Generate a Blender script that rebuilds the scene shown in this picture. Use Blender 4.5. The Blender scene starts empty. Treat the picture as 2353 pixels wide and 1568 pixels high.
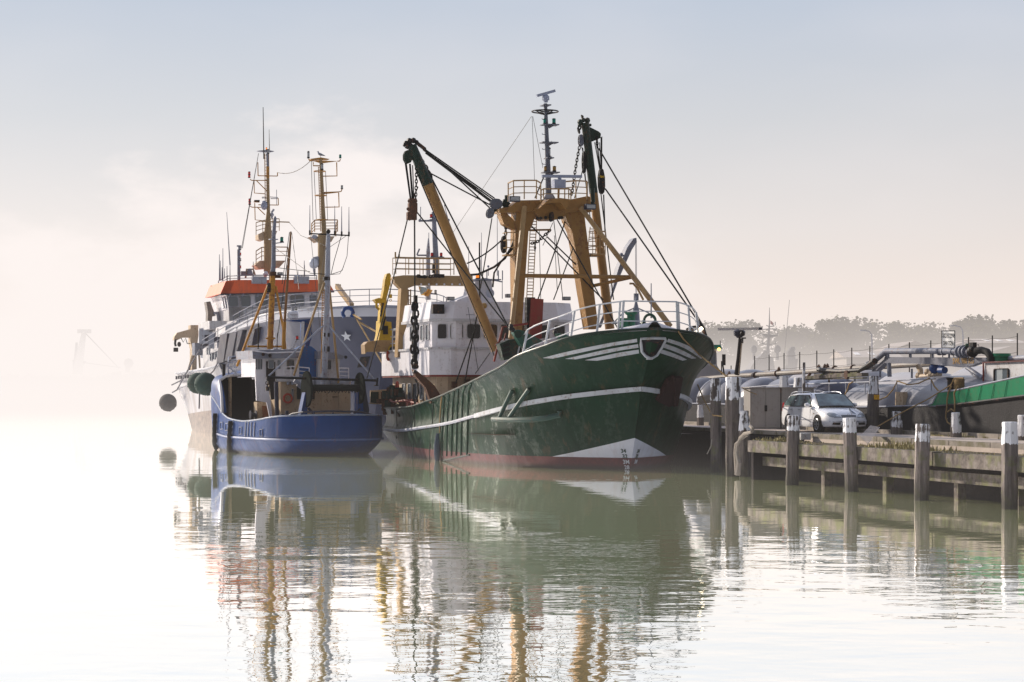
import bpy, math, random
from math import sin, cos, pi, radians, sqrt, atan2
from mathutils import Vector, Matrix
from mathutils.bvhtree import BVHTree
random.seed(7)
scene = bpy.context.scene
COL = scene.collection

# ------------------------------------------------------------------ camera
F = 4900.0            # focal length in 2353-wide pixels
HX, HY, CH = 1176.5, 895.0, 3.0
cam_d = bpy.data.cameras.new("camera")
cam = bpy.data.objects.new("camera", cam_d)
COL.objects.link(cam)
cam.location = (0, 0, CH)
cam.rotation_euler = (radians(90), 0, 0)
cam_d.sensor_width = 36.0
cam_d.lens = 36.0 * F / 2353.0
cam_d.shift_y = (895.0 - 784.0) / 2353.0
cam_d.clip_start = 0.5
cam_d.clip_end = 6000
scene.camera = cam
scene.view_settings.view_transform = 'Standard'
scene.view_settings.look = 'None'
scene.view_settings.exposure = 0
scene.view_settings.gamma = 1
try:
    scene.cycles.use_denoising = True
    scene.cycles.volume_step_rate = 1.0
    scene.cycles.volume_max_steps = 96
    scene.cycles.max_bounces = 6
    scene.cycles.transparent_max_bounces = 16
except Exception:
    pass

# reading the photograph: zoomed crops back to 2353-wide picture coordinates
def z1(x, y): return (344.7 + .2565 * x, 229.8 + .2565 * y)
def z2(x, y): return (344.7 + .3114 * x, 603.2 + .3114 * y)
def z3(x, y): return (861.7 + .3297 * x, 172.3 + .3297 * y)
def z4(x, y): return (804.3 + .3114 * x, 603.2 + .3114 * y)
def z5(x, y): return (1091.5 + .3114 * x, 631.9 + .3114 * y)
def z6(x, y): return (1551.0 + .2931 * x, 689.4 + .2931 * y)
def z7(x, y): return (1895.8 + .3298 * x, 689.4 + .3298 * y)

class Frame:
    """A thing's own axes: origin (ox, oy) on the water, local x axis at angle th."""
    def __init__(s, ox, oy, deg, oz=0.0):
        s.o = Vector((ox, oy, oz)); s.th = radians(deg)
        s.ax = Vector((cos(s.th), sin(s.th), 0)); s.ay = Vector((-sin(s.th), cos(s.th), 0))
    def loc(s, w):
        d = Vector(w) - s.o
        return Vector((d.dot(s.ax), d.dot(s.ay), d.z))
    def wor(s, l): return s.o + s.ax * l[0] + s.ay * l[1] + Vector((0, 0, l[2]))
    def _ray(s, p):
        c = s.loc((0, 0, CH))
        dw = Vector(((p[0] - HX) / F, 1.0, (HY - p[1]) / F))
        return c, Vector((dw.dot(s.ax), dw.dot(s.ay), dw.z))
    def atX(s, p, x):
        c, d = s._ray(p); return c + d * ((x - c.x) / d.x)
    def atY(s, p, y):
        c, d = s._ray(p); return c + d * ((y - c.y) / d.y)
    def atZ(s, p, z):
        c, d = s._ray(p); return c + d * ((z - c.z) / d.z)
    def atD(s, p, dist):
        c, d = s._ray(p); return c + d * dist
    def root(s, name, label, cat, group=None):
        o = bpy.data.objects.new(name, None)
        COL.objects.link(o)
        o.empty_display_size = 0.5
        o.location = s.o; o.rotation_euler = (0, 0, s.th)
        return tag(o, label, cat, group)
WF = Frame(0, 0, 0)

def tag(o, label=None, cat=None, group=None, kind=None):
    if label: o['label'] = label
    if cat: o['category'] = cat
    if group: o['group'] = group
    if kind: o['kind'] = kind
    return o

# ------------------------------------------------------------------ mesh builder
class MB:
    def __init__(s): s.v = []; s.f = []
    def add(s, vs, fs):
        b = len(s.v)
        s.v += [tuple(v) for v in vs]
        s.f += [tuple(b + i for i in f) for f in fs]
        return s
    def box(s, c, size, rot=0.0, tilt=0.0):
        hx, hy, hz = size[0] / 2, size[1] / 2, size[2] / 2
        m = Matrix.Rotation(rot, 3, 'Z') @ Matrix.Rotation(tilt, 3, 'Y')
        c = Vector(c)
        vs = [c + m @ Vector((x * hx, y * hy, z * hz)) for x in (-1, 1) for y in (-1, 1) for z in (-1, 1)]
        return s.add(vs, [(0, 1, 3, 2), (4, 6, 7, 5), (0, 4, 5, 1), (2, 3, 7, 6), (0, 2, 6, 4), (1, 5, 7, 3)])
    def bx(s, x0, x1, y0, y1, z0, z1):
        return s.box(((x0 + x1) / 2, (y0 + y1) / 2, (z0 + z1) / 2), (abs(x1 - x0), abs(y1 - y0), abs(z1 - z0)))
    def beam(s, p0, p1, w, h, up=(0, 0, 1)):
        p0, p1, up = Vector(p0), Vector(p1), Vector(up)
        d = (p1 - p0).normalized(); a = d.cross(up)
        if a.length < 1e-4: a = d.cross(Vector((1, 0, 0)))
        a.normalize(); b = a.cross(d).normalized()
        vs = [p + a * (sx * w / 2) + b * (sy * h / 2) for p in (p0, p1) for sx, sy in ((-1, -1), (1, -1), (1, 1), (-1, 1))]
        return s.add(vs, [(3, 2, 1, 0), (4, 5, 6, 7), (0, 1, 5, 4), (1, 2, 6, 5), (2, 3, 7, 6), (3, 0, 4, 7)])
    def tube(s, p0, p1, r0, r1=None, n=10, caps=True):
        return s.pipe([p0, p1], [r0, r0 if r1 is None else r1], n, caps)
    def pipe(s, pts, r, n=8, caps=True, closed=False):
        pts = [Vector(p) for p in pts]
        k = len(pts)
        rs = r if isinstance(r, (list, tuple)) else [r] * k
        b = len(s.v); prev = None
        for i, p in enumerate(pts):
            if closed: d = pts[(i + 1) % k] - pts[(i - 1) % k]
            else: d = pts[min(i + 1, k - 1)] - pts[max(i - 1, 0)]
            if d.length < 1e-9: d = Vector((0, 0, 1))
            d.normalize()
            if prev is None:
                a = d.cross(Vector((0, 0, 1)))
                if a.length < 1e-3: a = d.cross(Vector((1, 0, 0)))
            else: a = prev - d * prev.dot(d)
            if a.length < 1e-6: a = d.cross(Vector((1, 0, 0)))
            a.normalize(); prev = a; c = d.cross(a)
            for j in range(n):
                t = 2 * pi * j / n
                s.v.append(tuple(p + a * (cos(t) * rs[i]) + c * (sin(t) * rs[i])))
        rng = range(k) if closed else range(k - 1)
        for i in rng:
            i2 = (i + 1) % k
            for j in range(n):
                j2 = (j + 1) % n
                s.f.append((b + i * n + j, b + i * n + j2, b + i2 * n + j2, b + i2 * n + j))
        if caps and not closed:
            s.f.append(tuple(b + j for j in range(n))[::-1])
            s.f.append(tuple(b + (k - 1) * n + j for j in range(n)))
        return s
    def lathe(s, prof, c=(0, 0, 0), n=16, axis=(0, 0, 1)):
        """prof: list of (radius, height)"""
        ax = Vector(axis).normalized(); a = ax.cross(Vector((0, 0, 1)))
        if a.length < 1e-3: a = Vector((1, 0, 0))
        a.normalize(); bb = ax.cross(a); c = Vector(c); b = len(s.v)
        for r, h in prof:
            for j in range(n):
                t = 2 * pi * j / n
                s.v.append(tuple(c + ax * h + a * (cos(t) * r) + bb * (sin(t) * r)))
        for i in range(len(prof) - 1):
            for j in range(n):
                j2 = (j + 1) % n
                s.f.append((b + i * n + j, b + i * n + j2, b + (i + 1) * n + j2, b + (i + 1) * n + j))
        s.f.append(tuple(b + j for j in range(n))[::-1])
        s.f.append(tuple(b + (len(prof) - 1) * n + j for j in range(n)))
        return s
    def ball(s, c, r, n=14, sz=1.0):
        m = n // 2
        return s.lathe([(max(1e-3, r * sin(pi * i / m)), -r * sz * cos(pi * i / m)) for i in range(m + 1)], c, n)
    def prism(s, poly, off):
        """poly: 3D polygon, extruded by the vector off"""
        k = len(poly); off = Vector(off)
        vs = [Vector(p) for p in poly] + [Vector(p) + off for p in poly]
        fs = [tuple(range(k))[::-1], tuple(range(k, 2 * k))]
        fs += [(i, (i + 1) % k, k + (i + 1) % k, k + i) for i in range(k)]
        return s.add(vs, fs)
    def slab(s, poly2, z0, z1):
        return s.prism([(p[0], p[1], z0) for p in poly2], (0, 0, z1 - z0))
    def quad(s, *ps): return s.add(ps, [tuple(range(len(ps)))])
    def ring(s, c, R, r, axis=(0, 0, 1), n=20, m=6, sx=1.0):
        ax = Vector(axis).normalized(); a = ax.cross(Vector((0, 0, 1)))
        if a.length < 1e-3: a = Vector((1, 0, 0))
        a.normalize(); b = ax.cross(a); c = Vector(c)
        return s.pipe([c + a * (R * cos(2 * pi * i / n)) + b * (R * sx * sin(2 * pi * i / n)) for i in range(n)], r, m, closed=True)
    def chain(s, pts, link=0.16, r=0.022):
        P = resample(pts, link * .72)
        for i in range(len(P) - 1):
            d = (P[i + 1] - P[i]).normalized()
            a = d.cross(Vector((0, 1, 0)) if i % 2 else Vector((1, 0.2, 0)))
            if a.length < .1: a = d.cross(Vector((1, 0, 0)))
            a.normalize(); c = (P[i] + P[i + 1]) / 2
            s.pipe([c + d * (link * .5 * cos(t)) + a * (link * .3 * sin(t)) for t in [2 * pi * k / 8 for k in range(8)]], r, 5, closed=True)
        return s
    def build(s, name, mat, parent=None, smooth=True, ang=35, label=None, recalc=True):
        me = bpy.data.meshes.new(name)
        me.from_pydata(s.v, [], s.f)
        me.update()
        if recalc:
            import bmesh
            bm = bmesh.new(); bm.from_mesh(me)
            bmesh.ops.recalc_face_normals(bm, faces=bm.faces)
            bm.to_mesh(me); bm.free()
        if smooth:
            me.shade_smooth()
            try: me.set_sharp_from_angle(angle=radians(ang))
            except Exception: pass
        if mat: me.materials.append(mat)
        o = bpy.data.objects.new(name, me)
        COL.objects.link(o)
        if parent: o.parent = parent
        if label: o['label'] = label
        return o

def resample(pts, step):
    pts = [Vector(p) for p in pts]; out = [pts[0].copy()]; carry = 0.0
    for a, b in zip(pts, pts[1:]):
        L = (b - a).length; t = step - carry
        while t <= L:
            out.append(a + (b - a) * (t / L)); t += step
        carry = L - (t - step)
    return out
def sag(a, b, drop, n=12):
    a, b = Vector(a), Vector(b)
    return [a.lerp(b, i / n) - Vector((0, 0, drop * 4 * (i / n) * (1 - i / n))) for i in range(n + 1)]
def interp(tab, x):
    """smooth (monotone cubic) table interpolation"""
    n = len(tab)
    if x <= tab[0][0]: return tab[0][1]
    if x >= tab[-1][0]: return tab[-1][1]
    i = max(k for k in range(n - 1) if tab[k][0] <= x)
    def sl(k): return (tab[k + 1][1] - tab[k][1]) / (tab[k + 1][0] - tab[k][0])
    def m(k):
        if k == 0: return sl(0)
        if k == n - 1: return sl(n - 2)
        a, b = sl(k - 1), sl(k)
        return 0 if a * b <= 0 else 2 * a * b / (a + b)
    h = tab[i + 1][0] - tab[i][0]; t = (x - tab[i][0]) / h
    return ((2*t**3 - 3*t*t + 1) * tab[i][1] + (t**3 - 2*t*t + t) * h * m(i) + (-2*t**3 + 3*t*t) * tab[i + 1][1] + (t**3 - t*t) * h * m(i + 1))

def text_part(name, body, size, mat, parent, loc, xdir, updir, depth=0.006, align='CENTER', bold=0.0):
    """lettering as a flat mesh standing at loc (parent's axes)"""
    cu = bpy.data.curves.new(name, 'FONT'); cu.body = body; cu.size = size
    cu.extrude = depth; cu.align_x = align; cu.align_y = 'CENTER'; cu.offset = bold; cu.resolution_u = 3
    tmp = bpy.data.objects.new(name + "_tmp", cu); COL.objects.link(tmp)
    bpy.context.view_layer.update()
    dg = bpy.context.evaluated_depsgraph_get()
    me = bpy.data.meshes.new_from_object(tmp.evaluated_get(dg))
    bpy.data.objects.remove(tmp)
    x = Vector(xdir).normalized(); y = Vector(updir); y = (y - x * y.dot(x)).normalized(); z = x.cross(y)
    M = Matrix((x, y, z)).transposed()
    for v in me.vertices: v.co = M @ v.co + Vector(loc)
    me.materials.clear(); me.materials.append(mat)
    o = bpy.data.objects.new(name, me); COL.objects.link(o)
    if parent: o.parent = parent
    return o

# ------------------------------------------------------------------ materials
class NT:
    def __init__(s, m): s.t = m.node_tree; s.n = s.t.nodes; s.l = s.t.links
    def new(s, typ, **kw):
        n = s.n.new(typ)
        for k, v in kw.items(): setattr(n, k, v)
        return n
    def link(s, a, b): s.l.new(a, b)
    def math(s, op, a, b=None, clamp=False):
        n = s.new('ShaderNodeMath', operation=op, use_clamp=clamp)
        for i, q in enumerate((a, b)):
            if q is None: continue
            if isinstance(q, (int, float)): n.inputs[i].default_value = q
            else: s.link(q, n.inputs[i])
        return n.outputs[0]
    def mix(s, fac, a, b, typ='MIX'):
        n = s.new('ShaderNodeMix', data_type='RGBA', blend_type=typ)
        for sock, q in ((n.inputs[0], fac), (n.inputs[6], a), (n.inputs[7], b)):
            if isinstance(q, (int, float)): sock.default_value = q
            elif isinstance(q, (tuple, list)): sock.default_value = (*q[:3], 1)
            else: s.link(q, sock)
        return n.outputs[2]
    def noise(s, vec, scale, detail=4, rough=.55, sc=(1, 1, 1)):
        mp = s.new('ShaderNodeMapping'); mp.inputs['Scale'].default_value = sc
        s.link(vec, mp.inputs[0])
        n = s.new('ShaderNodeTexNoise'); n.inputs['Scale'].default_value = scale
        n.inputs['Detail'].default_value = detail; n.inputs['Roughness'].default_value = rough
        s.link(mp.outputs[0], n.inputs[0]); return n.outputs[0]
    def ramp(s, fac, stops, interp='LINEAR'):
        r = s.new('ShaderNodeValToRGB'); r.color_ramp.interpolation = interp
        e = r.color_ramp.elements
        while len(e) < len(stops): e.new(.5)
        for i, (p, c) in enumerate(stops):
            e[i].position = p
            e[i].color = (c, c, c, 1) if isinstance(c, (int, float)) else (*c, 1)
        s.link(fac, r.inputs[0]); return r.outputs[0]

def mat(name):
    m = bpy.data.materials.new(name); m.use_nodes = True
    t = NT(m); b = t.n['Principled BSDF']
    tc = t.new('ShaderNodeTexCoord')
    return m, t, b, tc.outputs['Object']

def paint(name, col, rough=.42, rust=.25, rustcol=(.16, .06, .025), var=.25, metal=0.0, dirt=(.12, .1, .08), streak=.5, spec=.22, bump=.15):
    """weathered ship's paint: blotches, streaks that run down, rust spots"""
    m, t, b, co = mat(name)
    big = t.noise(co, .8, 5)
    fine = t.noise(co, 9, 5, .65)
    st = t.noise(co, 3.2, 4, .6, (1, 1, .12))
    c = t.mix(t.ramp(big, [(.35, 0), (.7, 1)]), col, tuple(x * (1 - var) for x in col))
    c = t.mix(t.math('MULTIPLY', t.ramp(st, [(.5, 0), (.72, 1)]), streak), c, tuple((x * .55 + d * .45) for x, d in zip(col, dirt)))
    rm = t.math('MULTIPLY', t.ramp(t.math('MULTIPLY', fine, t.math('ADD', st, .5)), [(.56, 0), (.68, 1)]), rust)
    c = t.mix(rm, c, rustcol)
    t.link(c, b.inputs['Base Color'])
    t.link(t.math('ADD', t.math('MULTIPLY', big, .25), rough - .12), b.inputs['Roughness'])
    b.inputs['Metallic'].default_value = metal
    b.inputs['Specular IOR Level'].default_value = spec
    if bump:
        bp = t.new('ShaderNodeBump'); bp.inputs['Strength'].default_value = bump; bp.inputs['Distance'].default_value = .03
        t.link(t.math('ADD', fine, t.math('MULTIPLY', big, 2.0)), bp.inputs['Height'])
        t.link(bp.outputs[0], b.inputs['Normal'])
    return m

def plain(name, col, rough=.6, metal=0.0, spec=.22, emit=None, es=0):
    m, t, b, co = mat(name)
    n = t.noise(co, 14, 3)
    t.link(t.mix(n, tuple(x * .8 for x in col), tuple(min(1, x * 1.2) for x in col)), b.inputs['Base Color'])
    b.inputs['Roughness'].default_value = rough; b.inputs['Metallic'].default_value = metal
    b.inputs['Specular IOR Level'].default_value = spec
    if emit:
        b.inputs['Emission Color'].default_value = (*emit, 1); b.inputs['Emission Strength'].default_value = es
    return m

M = {}
M['white'] = paint('white_paint', (.76, .74, .77), .45, .22, var=.12, streak=.5)
M['white2'] = paint('old_white_paint', (.58, .57, .58), .5, .5, var=.2, streak=.7)
M['cream'] = paint('cream_paint', (.55, .42, .28), .5, .6, var=.25)
M['tan'] = paint('tan_mast_paint', (.33, .175, .05), .45, .6, var=.25)
M['tan2'] = paint('pale_tan_paint', (.42, .27, .12), .45, .5, var=.25)
M['ochre'] = paint('ochre_paint', (.52, .24, .025), .45, .8, var=.3)
M['yellow'] = paint('crane_yellow', (.6, .38, .02), .45, .9, var=.35)
M['dgreen'] = paint('dark_green_paint', (.010, .030, .020), .4, .4, var=.3)
M['green'] = paint('mid_green_paint', (.015, .075, .04), .4, .3, var=.3)
M['blue'] = paint('blue_paint', (.012, .06, .22), .45, .5, var=.3)
M['grey'] = paint('grey_paint', (.22, .235, .29), .5, .5, var=.2)
M['oldochre'] = paint('old_ochre', (.34, .23, .11), .5, .5, var=.25)
M['mgrey'] = paint('mast_grey', (.13, .14, .17), .5, .5, var=.2)
M['lgrey'] = paint('light_grey_paint', (.36, .38, .44), .5, .5, var=.2)
M['dgrey'] = paint('dark_grey_paint', (.035, .037, .06), .5, .3, var=.25)
M['black'] = paint('black_steel', (.009, .009, .010), .5, .6, var=.3)
M['wire'] = plain('steel_wire', (.010, .010, .009), .8)
M['thinwire'] = plain('thin_wire', (.12, .11, .10), .6, .2)
M['rusty'] = paint('rusty_steel', (.10, .045, .025), .75, .9, var=.4)
M['redox'] = paint('red_oxide', (.22, .03, .02), .6, .6, var=.4)
M['orange'] = paint('orange_paint', (.85, .13, .03), .45, .15, var=.12)
M['rope'] = plain('old_rope', (.30, .20, .09), .9)
M['greyrope'] = plain('grey_rope', (.34, .30, .25), .9)
M['rubber'] = plain('black_rubber', (.010, .010, .010), .75)
M['glassd'] = plain('dark_window_glass', (.012, .012, .014), .08, spec=.6)
M['glassb'] = plain('grey_window_glass', (.10, .12, .14), .1, spec=.8)
M['redlamp'] = plain('red_lamp_glass', (.6, .02, .02), .3)
M['greenlamp'] = plain('green_lamp_glass', (.0, .22, .16), .3)
M['amber'] = plain('amber_lamp_glass', (.35, .2, .05), .3)
M['beacon'] = plain('orange_beacon_glass', (.9, .25, .01), .3, emit=(1, .25, .02), es=.8)
M['lens'] = plain('lamp_lens', (.35, .36, .36), .2)
M['radar'] = plain('radar_grey', (.30, .33, .42), .5)
M['radarw'] = plain('radome_white', (.62, .64, .70), .4)
M['brown'] = plain('brown_wood', (.20, .10, .04), .8)
M['lifebuoy'] = plain('lifebuoy_orange_red', (.42, .06, .03), .6)
# ------------------------------------------------------------------ world and sun
SUN_EL, SUN_AZ = radians(23), radians(-51)      # azimuth from the view direction, to the left
w = bpy.data.worlds.new("World"); scene.world = w; w.use_nodes = True
t = NT(w); t.n.clear()
out = t.new('ShaderNodeOutputWorld')
sky = t.new('ShaderNodeTexSky', sky_type='NISHITA'); sky.sun_disc = False
sky.sun_elevation = SUN_EL; sky.sun_rotation = SUN_AZ
sky.air_density = 1.0; sky.dust_density = 3.0
bg1 = t.new('ShaderNodeBackground'); bg1.inputs[1].default_value = .05
t.link(sky.outputs[0], bg1.inputs[0])
tc = t.new('ShaderNodeTexCoord'); sp = t.new('ShaderNodeSeparateXYZ')
t.link(tc.outputs['Generated'], sp.inputs[0])
el = sp.outputs[2]
az = t.math('ARCTAN2', sp.outputs[0], sp.outputs[1])
# misty morning: warm white at the horizon, cool grey blue higher up
leftc = t.ramp(t.math('MULTIPLY', el, 2.0, True), [(0, (.93, .80, .74)), (.07, (.90, .80, .76)), (.15, (.82, .78, .77)), (.25, (.65, .67, .71)), (.36, (.52, .58, .68)), (.55, (.82, .86, 1.0)), (1, (.62, .70, .92))])
rightc = t.ramp(t.math('MULTIPLY', el, 2.0, True), [(0, (.90, .76, .67)), (.07, (.86, .74, .67)), (.15, (.75, .70, .68)), (.25, (.62, .63, .66)), (.36, (.51, .57, .67)), (.55, (.80, .85, 1.0)), (1, (.60, .68, .92))])
lr = t.math('ADD', t.math('MULTIPLY', az, 2.2), .5, True)
base = t.mix(lr, leftc, rightc)
# soft cloud bank on the left
dirn = t.noise(tc.outputs['Generated'], 20.0, 8, .56, (1, 1, 2.2))
dirn2 = t.noise(tc.outputs['Generated'], 7.0, 3, .5, (1, 1, 2.5))
edge = t.math('ADD', t.math('MULTIPLY', t.math('SUBTRACT', dirn, .5), .13), t.math('MULTIPLY', t.math('SUBTRACT', dirn2, .5), .10))
# bank height follows azimuth: highest near -0.11 rad, falling away to either side
hgt = t.math('SUBTRACT', .112, t.math('MULTIPLY', t.math('ABSOLUTE', t.math('ADD', az, .105)), .32))
cl = t.ramp(t.math('MULTIPLY', t.math('ADD', t.math('SUBTRACT', t.math('ADD', hgt, edge), el), .02), 19.0, True), [(.0, 0), (1, 1)], 'EASE')
cl = t.math('MULTIPLY', cl, t.math('SUBTRACT', 1.0, t.math('MULTIPLY', t.math('ADD', az, .02), 6.0, True)), True)
base = t.mix(t.math('MULTIPLY', cl, .95), base, (.95, .88, .86))
wis = t.ramp(dirn2, [(.4, 0), (.75, .16)])
base = t.mix(wis, base, (.93, .87, .87))
bg2 = t.new('ShaderNodeBackground'); bg2.inputs[1].default_value = 1.0
backd = t.ramp(t.math('ADD', t.math('MULTIPLY', sp.outputs[1], .5), .5), [(.28, .34), (.74, 1)])
t.link(t.mix(1.0, base, backd, 'MULTIPLY'), bg2.inputs[0])
ad = t.new('ShaderNodeAddShader'); t.link(bg1.outputs[0], ad.inputs[0]); t.link(bg2.outputs[0], ad.inputs[1])
t.link(ad.outputs[0], out.inputs[0])
bg1.inputs[1].default_value = .006

sd = bpy.data.lights.new("sun", 'SUN'); sd.energy = 4.9; sd.angle = radians(.6); sd.color = (1, .89, .76)
so = bpy.data.objects.new("sun", sd); COL.objects.link(so)
dv = Vector((sin(SUN_AZ) * cos(SUN_EL), cos(SUN_AZ) * cos(SUN_EL), sin(SUN_EL)))   # towards the sun
so.rotation_euler = (-dv).to_track_quat('-Z', 'Y').to_euler()

# ------------------------------------------------------------------ water
m = bpy.data.materials.new('harbour_water'); m.use_nodes = True; t = NT(m); t.n.clear()
out = t.new('ShaderNodeOutputMaterial'); tc = t.new('ShaderNodeTexCoord'); co = tc.outputs['Object']
n1 = t.noise(co, .33, 3, .5, (.8, 1, 1)); n2 = t.noise(co, 1.0, 3, .5, (.75, 1, 1)); n3 = t.noise(co, 4.5, 2, .5, (.6, 1, 1))
patch = t.ramp(t.noise(co, .045, 2, .5, (.6, 1, 1)), [(.40, .18), (.60, 1)])
h = t.math('ADD', t.math('MULTIPLY', n1, .020), t.math('ADD', t.math('MULTIPLY', n2, .0125), t.math('MULTIPLY', n3, .0014)))
h = t.math('MULTIPLY', h, patch)
# calmer in the lee of the hulls, livelier towards the open fairway in front
spw = t.new('ShaderNodeSeparateXYZ'); t.link(co, spw.inputs[0])
near = t.ramp(t.math('MULTIPLY', spw.outputs[1], .01), [(.22, 1), (.62, .30), (1, .22)])
h = t.math('MULTIPLY', h, near)
bp = t.new('ShaderNodeBump'); bp.inputs['Strength'].default_value = 1; bp.inputs['Distance'].default_value = 1.5
t.link(h, bp.inputs['Height'])
gl = t.new('ShaderNodeBsdfGlossy'); gl.inputs['Roughness'].default_value = .012
gc_ = t.new('ShaderNodeVectorMath', operation='SCALE'); gc_.inputs[0].default_value = (1, .985, .985)
t.link(bp.outputs[0], gl.inputs['Normal'])
fr = t.new('ShaderNodeFresnel'); fr.inputs[0].default_value = 1.34
t.link(bp.outputs[0], fr.inputs['Normal'])
t.link(t.math('SUBTRACT', 1.45, t.math('MULTIPLY', fr.outputs[0], .38)), gc_.inputs['Scale']); t.link(gc_.outputs[0], gl.inputs['Color'])
di = t.new('ShaderNodeBsdfDiffuse')
murk = t.noise(co, .05, 3)
t.link(t.mix(murk, (.048, .056, .020), (.058, .062, .030)), di.inputs['Color'])
mx = t.new('ShaderNodeAddShader')
t.link(di.outputs[0], mx.inputs[0]); t.link(gl.outputs[0], mx.inputs[1])
t.link(mx.outputs[0], out.inputs[0])
wb = MB().quad((-1500, -60, 0), (1500, -60, 0), (1500, 3000, 0), (-1500, 3000, 0))
wo = wb.build('water', m, None, smooth=False, recalc=False); tag(wo, 'calm green brown harbour water with mirror reflections', 'water', kind='structure')

# ------------------------------------------------------------------ mist
m = bpy.data.materials.new('mist_volume'); m.use_nodes = True; t = NT(m); t.n.clear()
out = t.new('ShaderNodeOutputMaterial'); tc = t.new('ShaderNodeTexCoord')
sp = t.new('ShaderNodeSeparateXYZ'); t.link(tc.outputs['Object'], sp.inputs[0])
X, Y, Z = sp.outputs
lo = t.math('POWER', 2.718, t.math('MULTIPLY', Z, -1 / 5.0))
hi = t.math('POWER', 2.718, t.math('MULTIPLY', Z, -1 / 22.0))
low = t.math('POWER', 2.718, t.math('MULTIPLY', Z, -1 / .7))
bank = t.math('MULTIPLY', t.math('SUBTRACT', Y, 125), 1 / 110.0, True)
# Generally thicker over open water on the left
left = t.math('MULTIPLY', t.math('SUBTRACT', -14.0, t.math('SUBTRACT', X, t.math('MULTIPLY', Y, .02))), 1 / 30.0, True)
lift = t.math('ADD', 1.0, t.math('MULTIPLY', left, 1.0))
nz = t.noise(tc.outputs['Object'], .05, 2, .5, (1, .5, 3))
mod = t.math('ADD', .6, t.math('MULTIPLY', nz, .8))
d = t.math('ADD', t.math('MULTIPLY', hi, .00016), t.math('MULTIPLY', t.math('MULTIPLY', bank, lo), .0125))
d = t.math('ADD', d, t.math('MULTIPLY', low, .0022))
d = t.math('ADD', d, t.math('MULTIPLY', t.math('MULTIPLY', bank, hi), .0011))
d = t.math('MULTIPLY', t.math('MULTIPLY', d, lift), mod)
ab = t.new('ShaderNodeVolumeAbsorption'); ab.inputs[0].default_value = (0, 0, 0, 1); t.link(d, ab.inputs[1])
em = t.new('ShaderNodeEmission')
t.link(t.mix(t.math('MULTIPLY', t.math('ADD', X, 60), .008, True), (1.0, .925, .89), (.96, .86, .80)), em.inputs[0])
t.link(d, em.inputs[1])
ad = t.new('ShaderNodeAddShader'); t.link(ab.outputs[0], ad.inputs[0]); t.link(em.outputs[0], ad.inputs[1])
t.link(ad.outputs[0], out.inputs['Volume'])
try: m.cycles.volume_step_rate = 1.0
except Exception: pass
fb = MB().bx(-260, 260, -15, 900, .02, 34)
fo = fb.build('mist', m, None, smooth=False); tag(fo, 'pale morning mist lying over the harbour', 'mist', kind='structure')
# ------------------------------------------------------------------ hull helper
def hull_mesh(levels, n=70, pw=1.7):
    """levels: list of dict(u0,u1,tab,z) from the rail down; tab gives half breadth against distance from the stem.
    returns rings[level][i] = (x, y, z) of the +y side"""
    rows = []
    for L in levels:
        row = []
        for i in range(n + 1):
            s = i / n
            s = s ** pw if s < 1 else 1.0
            d = s * (L['u1'] - L['u0'])
            x = L['u0'] + d
            row.append(Vector((x, interp(L['tab'], d), L['z'](x) if callable(L['z']) else L['z'])))
        rows.append(row)
    return rows
def subdivide_rows(rows, k, bulge):
    """extra rows between the levels; bulge[j] moves the in-between rows out or in"""
    out = []
    for j in range(len(rows) - 1):
        for q in range(k):
            f = q / k
            out.append([a.lerp(b, f) + Vector((0, bulge[j] * sin(pi * f) * min(1, a.y / 2.0), 0)) for a, b in zip(rows[j], rows[j + 1])])
    out.append(rows[-1]); return out
def skin_rows(rows, close_stern=True):
    mb = MB(); n = len(rows[0])
    for side in (1, -1):
        b = len(mb.v)
        for r in rows: mb.v += [(p.x, p.y * side, p.z) for p in r]
        for j in range(len(rows) - 1):
            for i in range(n - 1):
                q = (b + j * n + i, b + j * n + i + 1, b + (j + 1) * n + i + 1, b + (j + 1) * n + i)
                mb.f.append(q if side > 0 else q[::-1])
    if close_stern:
        for j in range(len(rows) - 1):
            a, c = rows[j][-1], rows[j + 1][-1]
            mb.quad((a.x, a.y, a.z), (a.x, -a.y, a.z), (c.x, -c.y, c.z), (c.x, c.y, c.z))
    return mb

# ------------------------------------------------------------------ green beam trawler
G = Frame(4.4, 79.4, 107)
g_root = G.root('fishing_trawler', 'large dark green beam trawler with white striped bow and two raised tan derrick booms', 'fishing trawler')
rail_z = [(-3, 5.25), (-1, 4.88), (0, 4.6), (1.5, 4.28), (3, 3.86), (5, 3.52), (9, 2.98), (13, 2.55), (18, 2.2), (24, 2.12), (28, 2.2)]
rail_b = [(0, .0), (.12, .55), (.35, 1.15), (.8, 1.95), (1.6, 2.72), (2.6, 3.3), (3.6, 3.7), (4.8, 4.02), (7.6, 4.25), (12, 4.3), (18, 4.15), (22, 3.95), (27, 3.6), (29, 3.0), (29.8, 2.3)]
kn_b = [(0, .0), (.4, .6), (.9, 1.25), (2, 2.4), (3.8, 3.38), (6, 3.92), (9, 4.18), (14, 4.2), (20, 4.0), (26, 3.5), (28, 2.9), (28.6, 2.4)]
wl_b = [(0, .0), (.5, .42), (1, .85), (2, 1.75), (3, 2.5), (4, 3.1), (5, 3.5), (8, 4.0), (12, 4.15), (18, 3.9), (23, 3.1), (26, 2.2), (27, 1.6)]
kn_z = [(-1.2, 3.02), (2, 2.52), (6, 2.0), (10, 1.62), (14, 1.38), (20, 1.12), (28, 1.05)]
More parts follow.
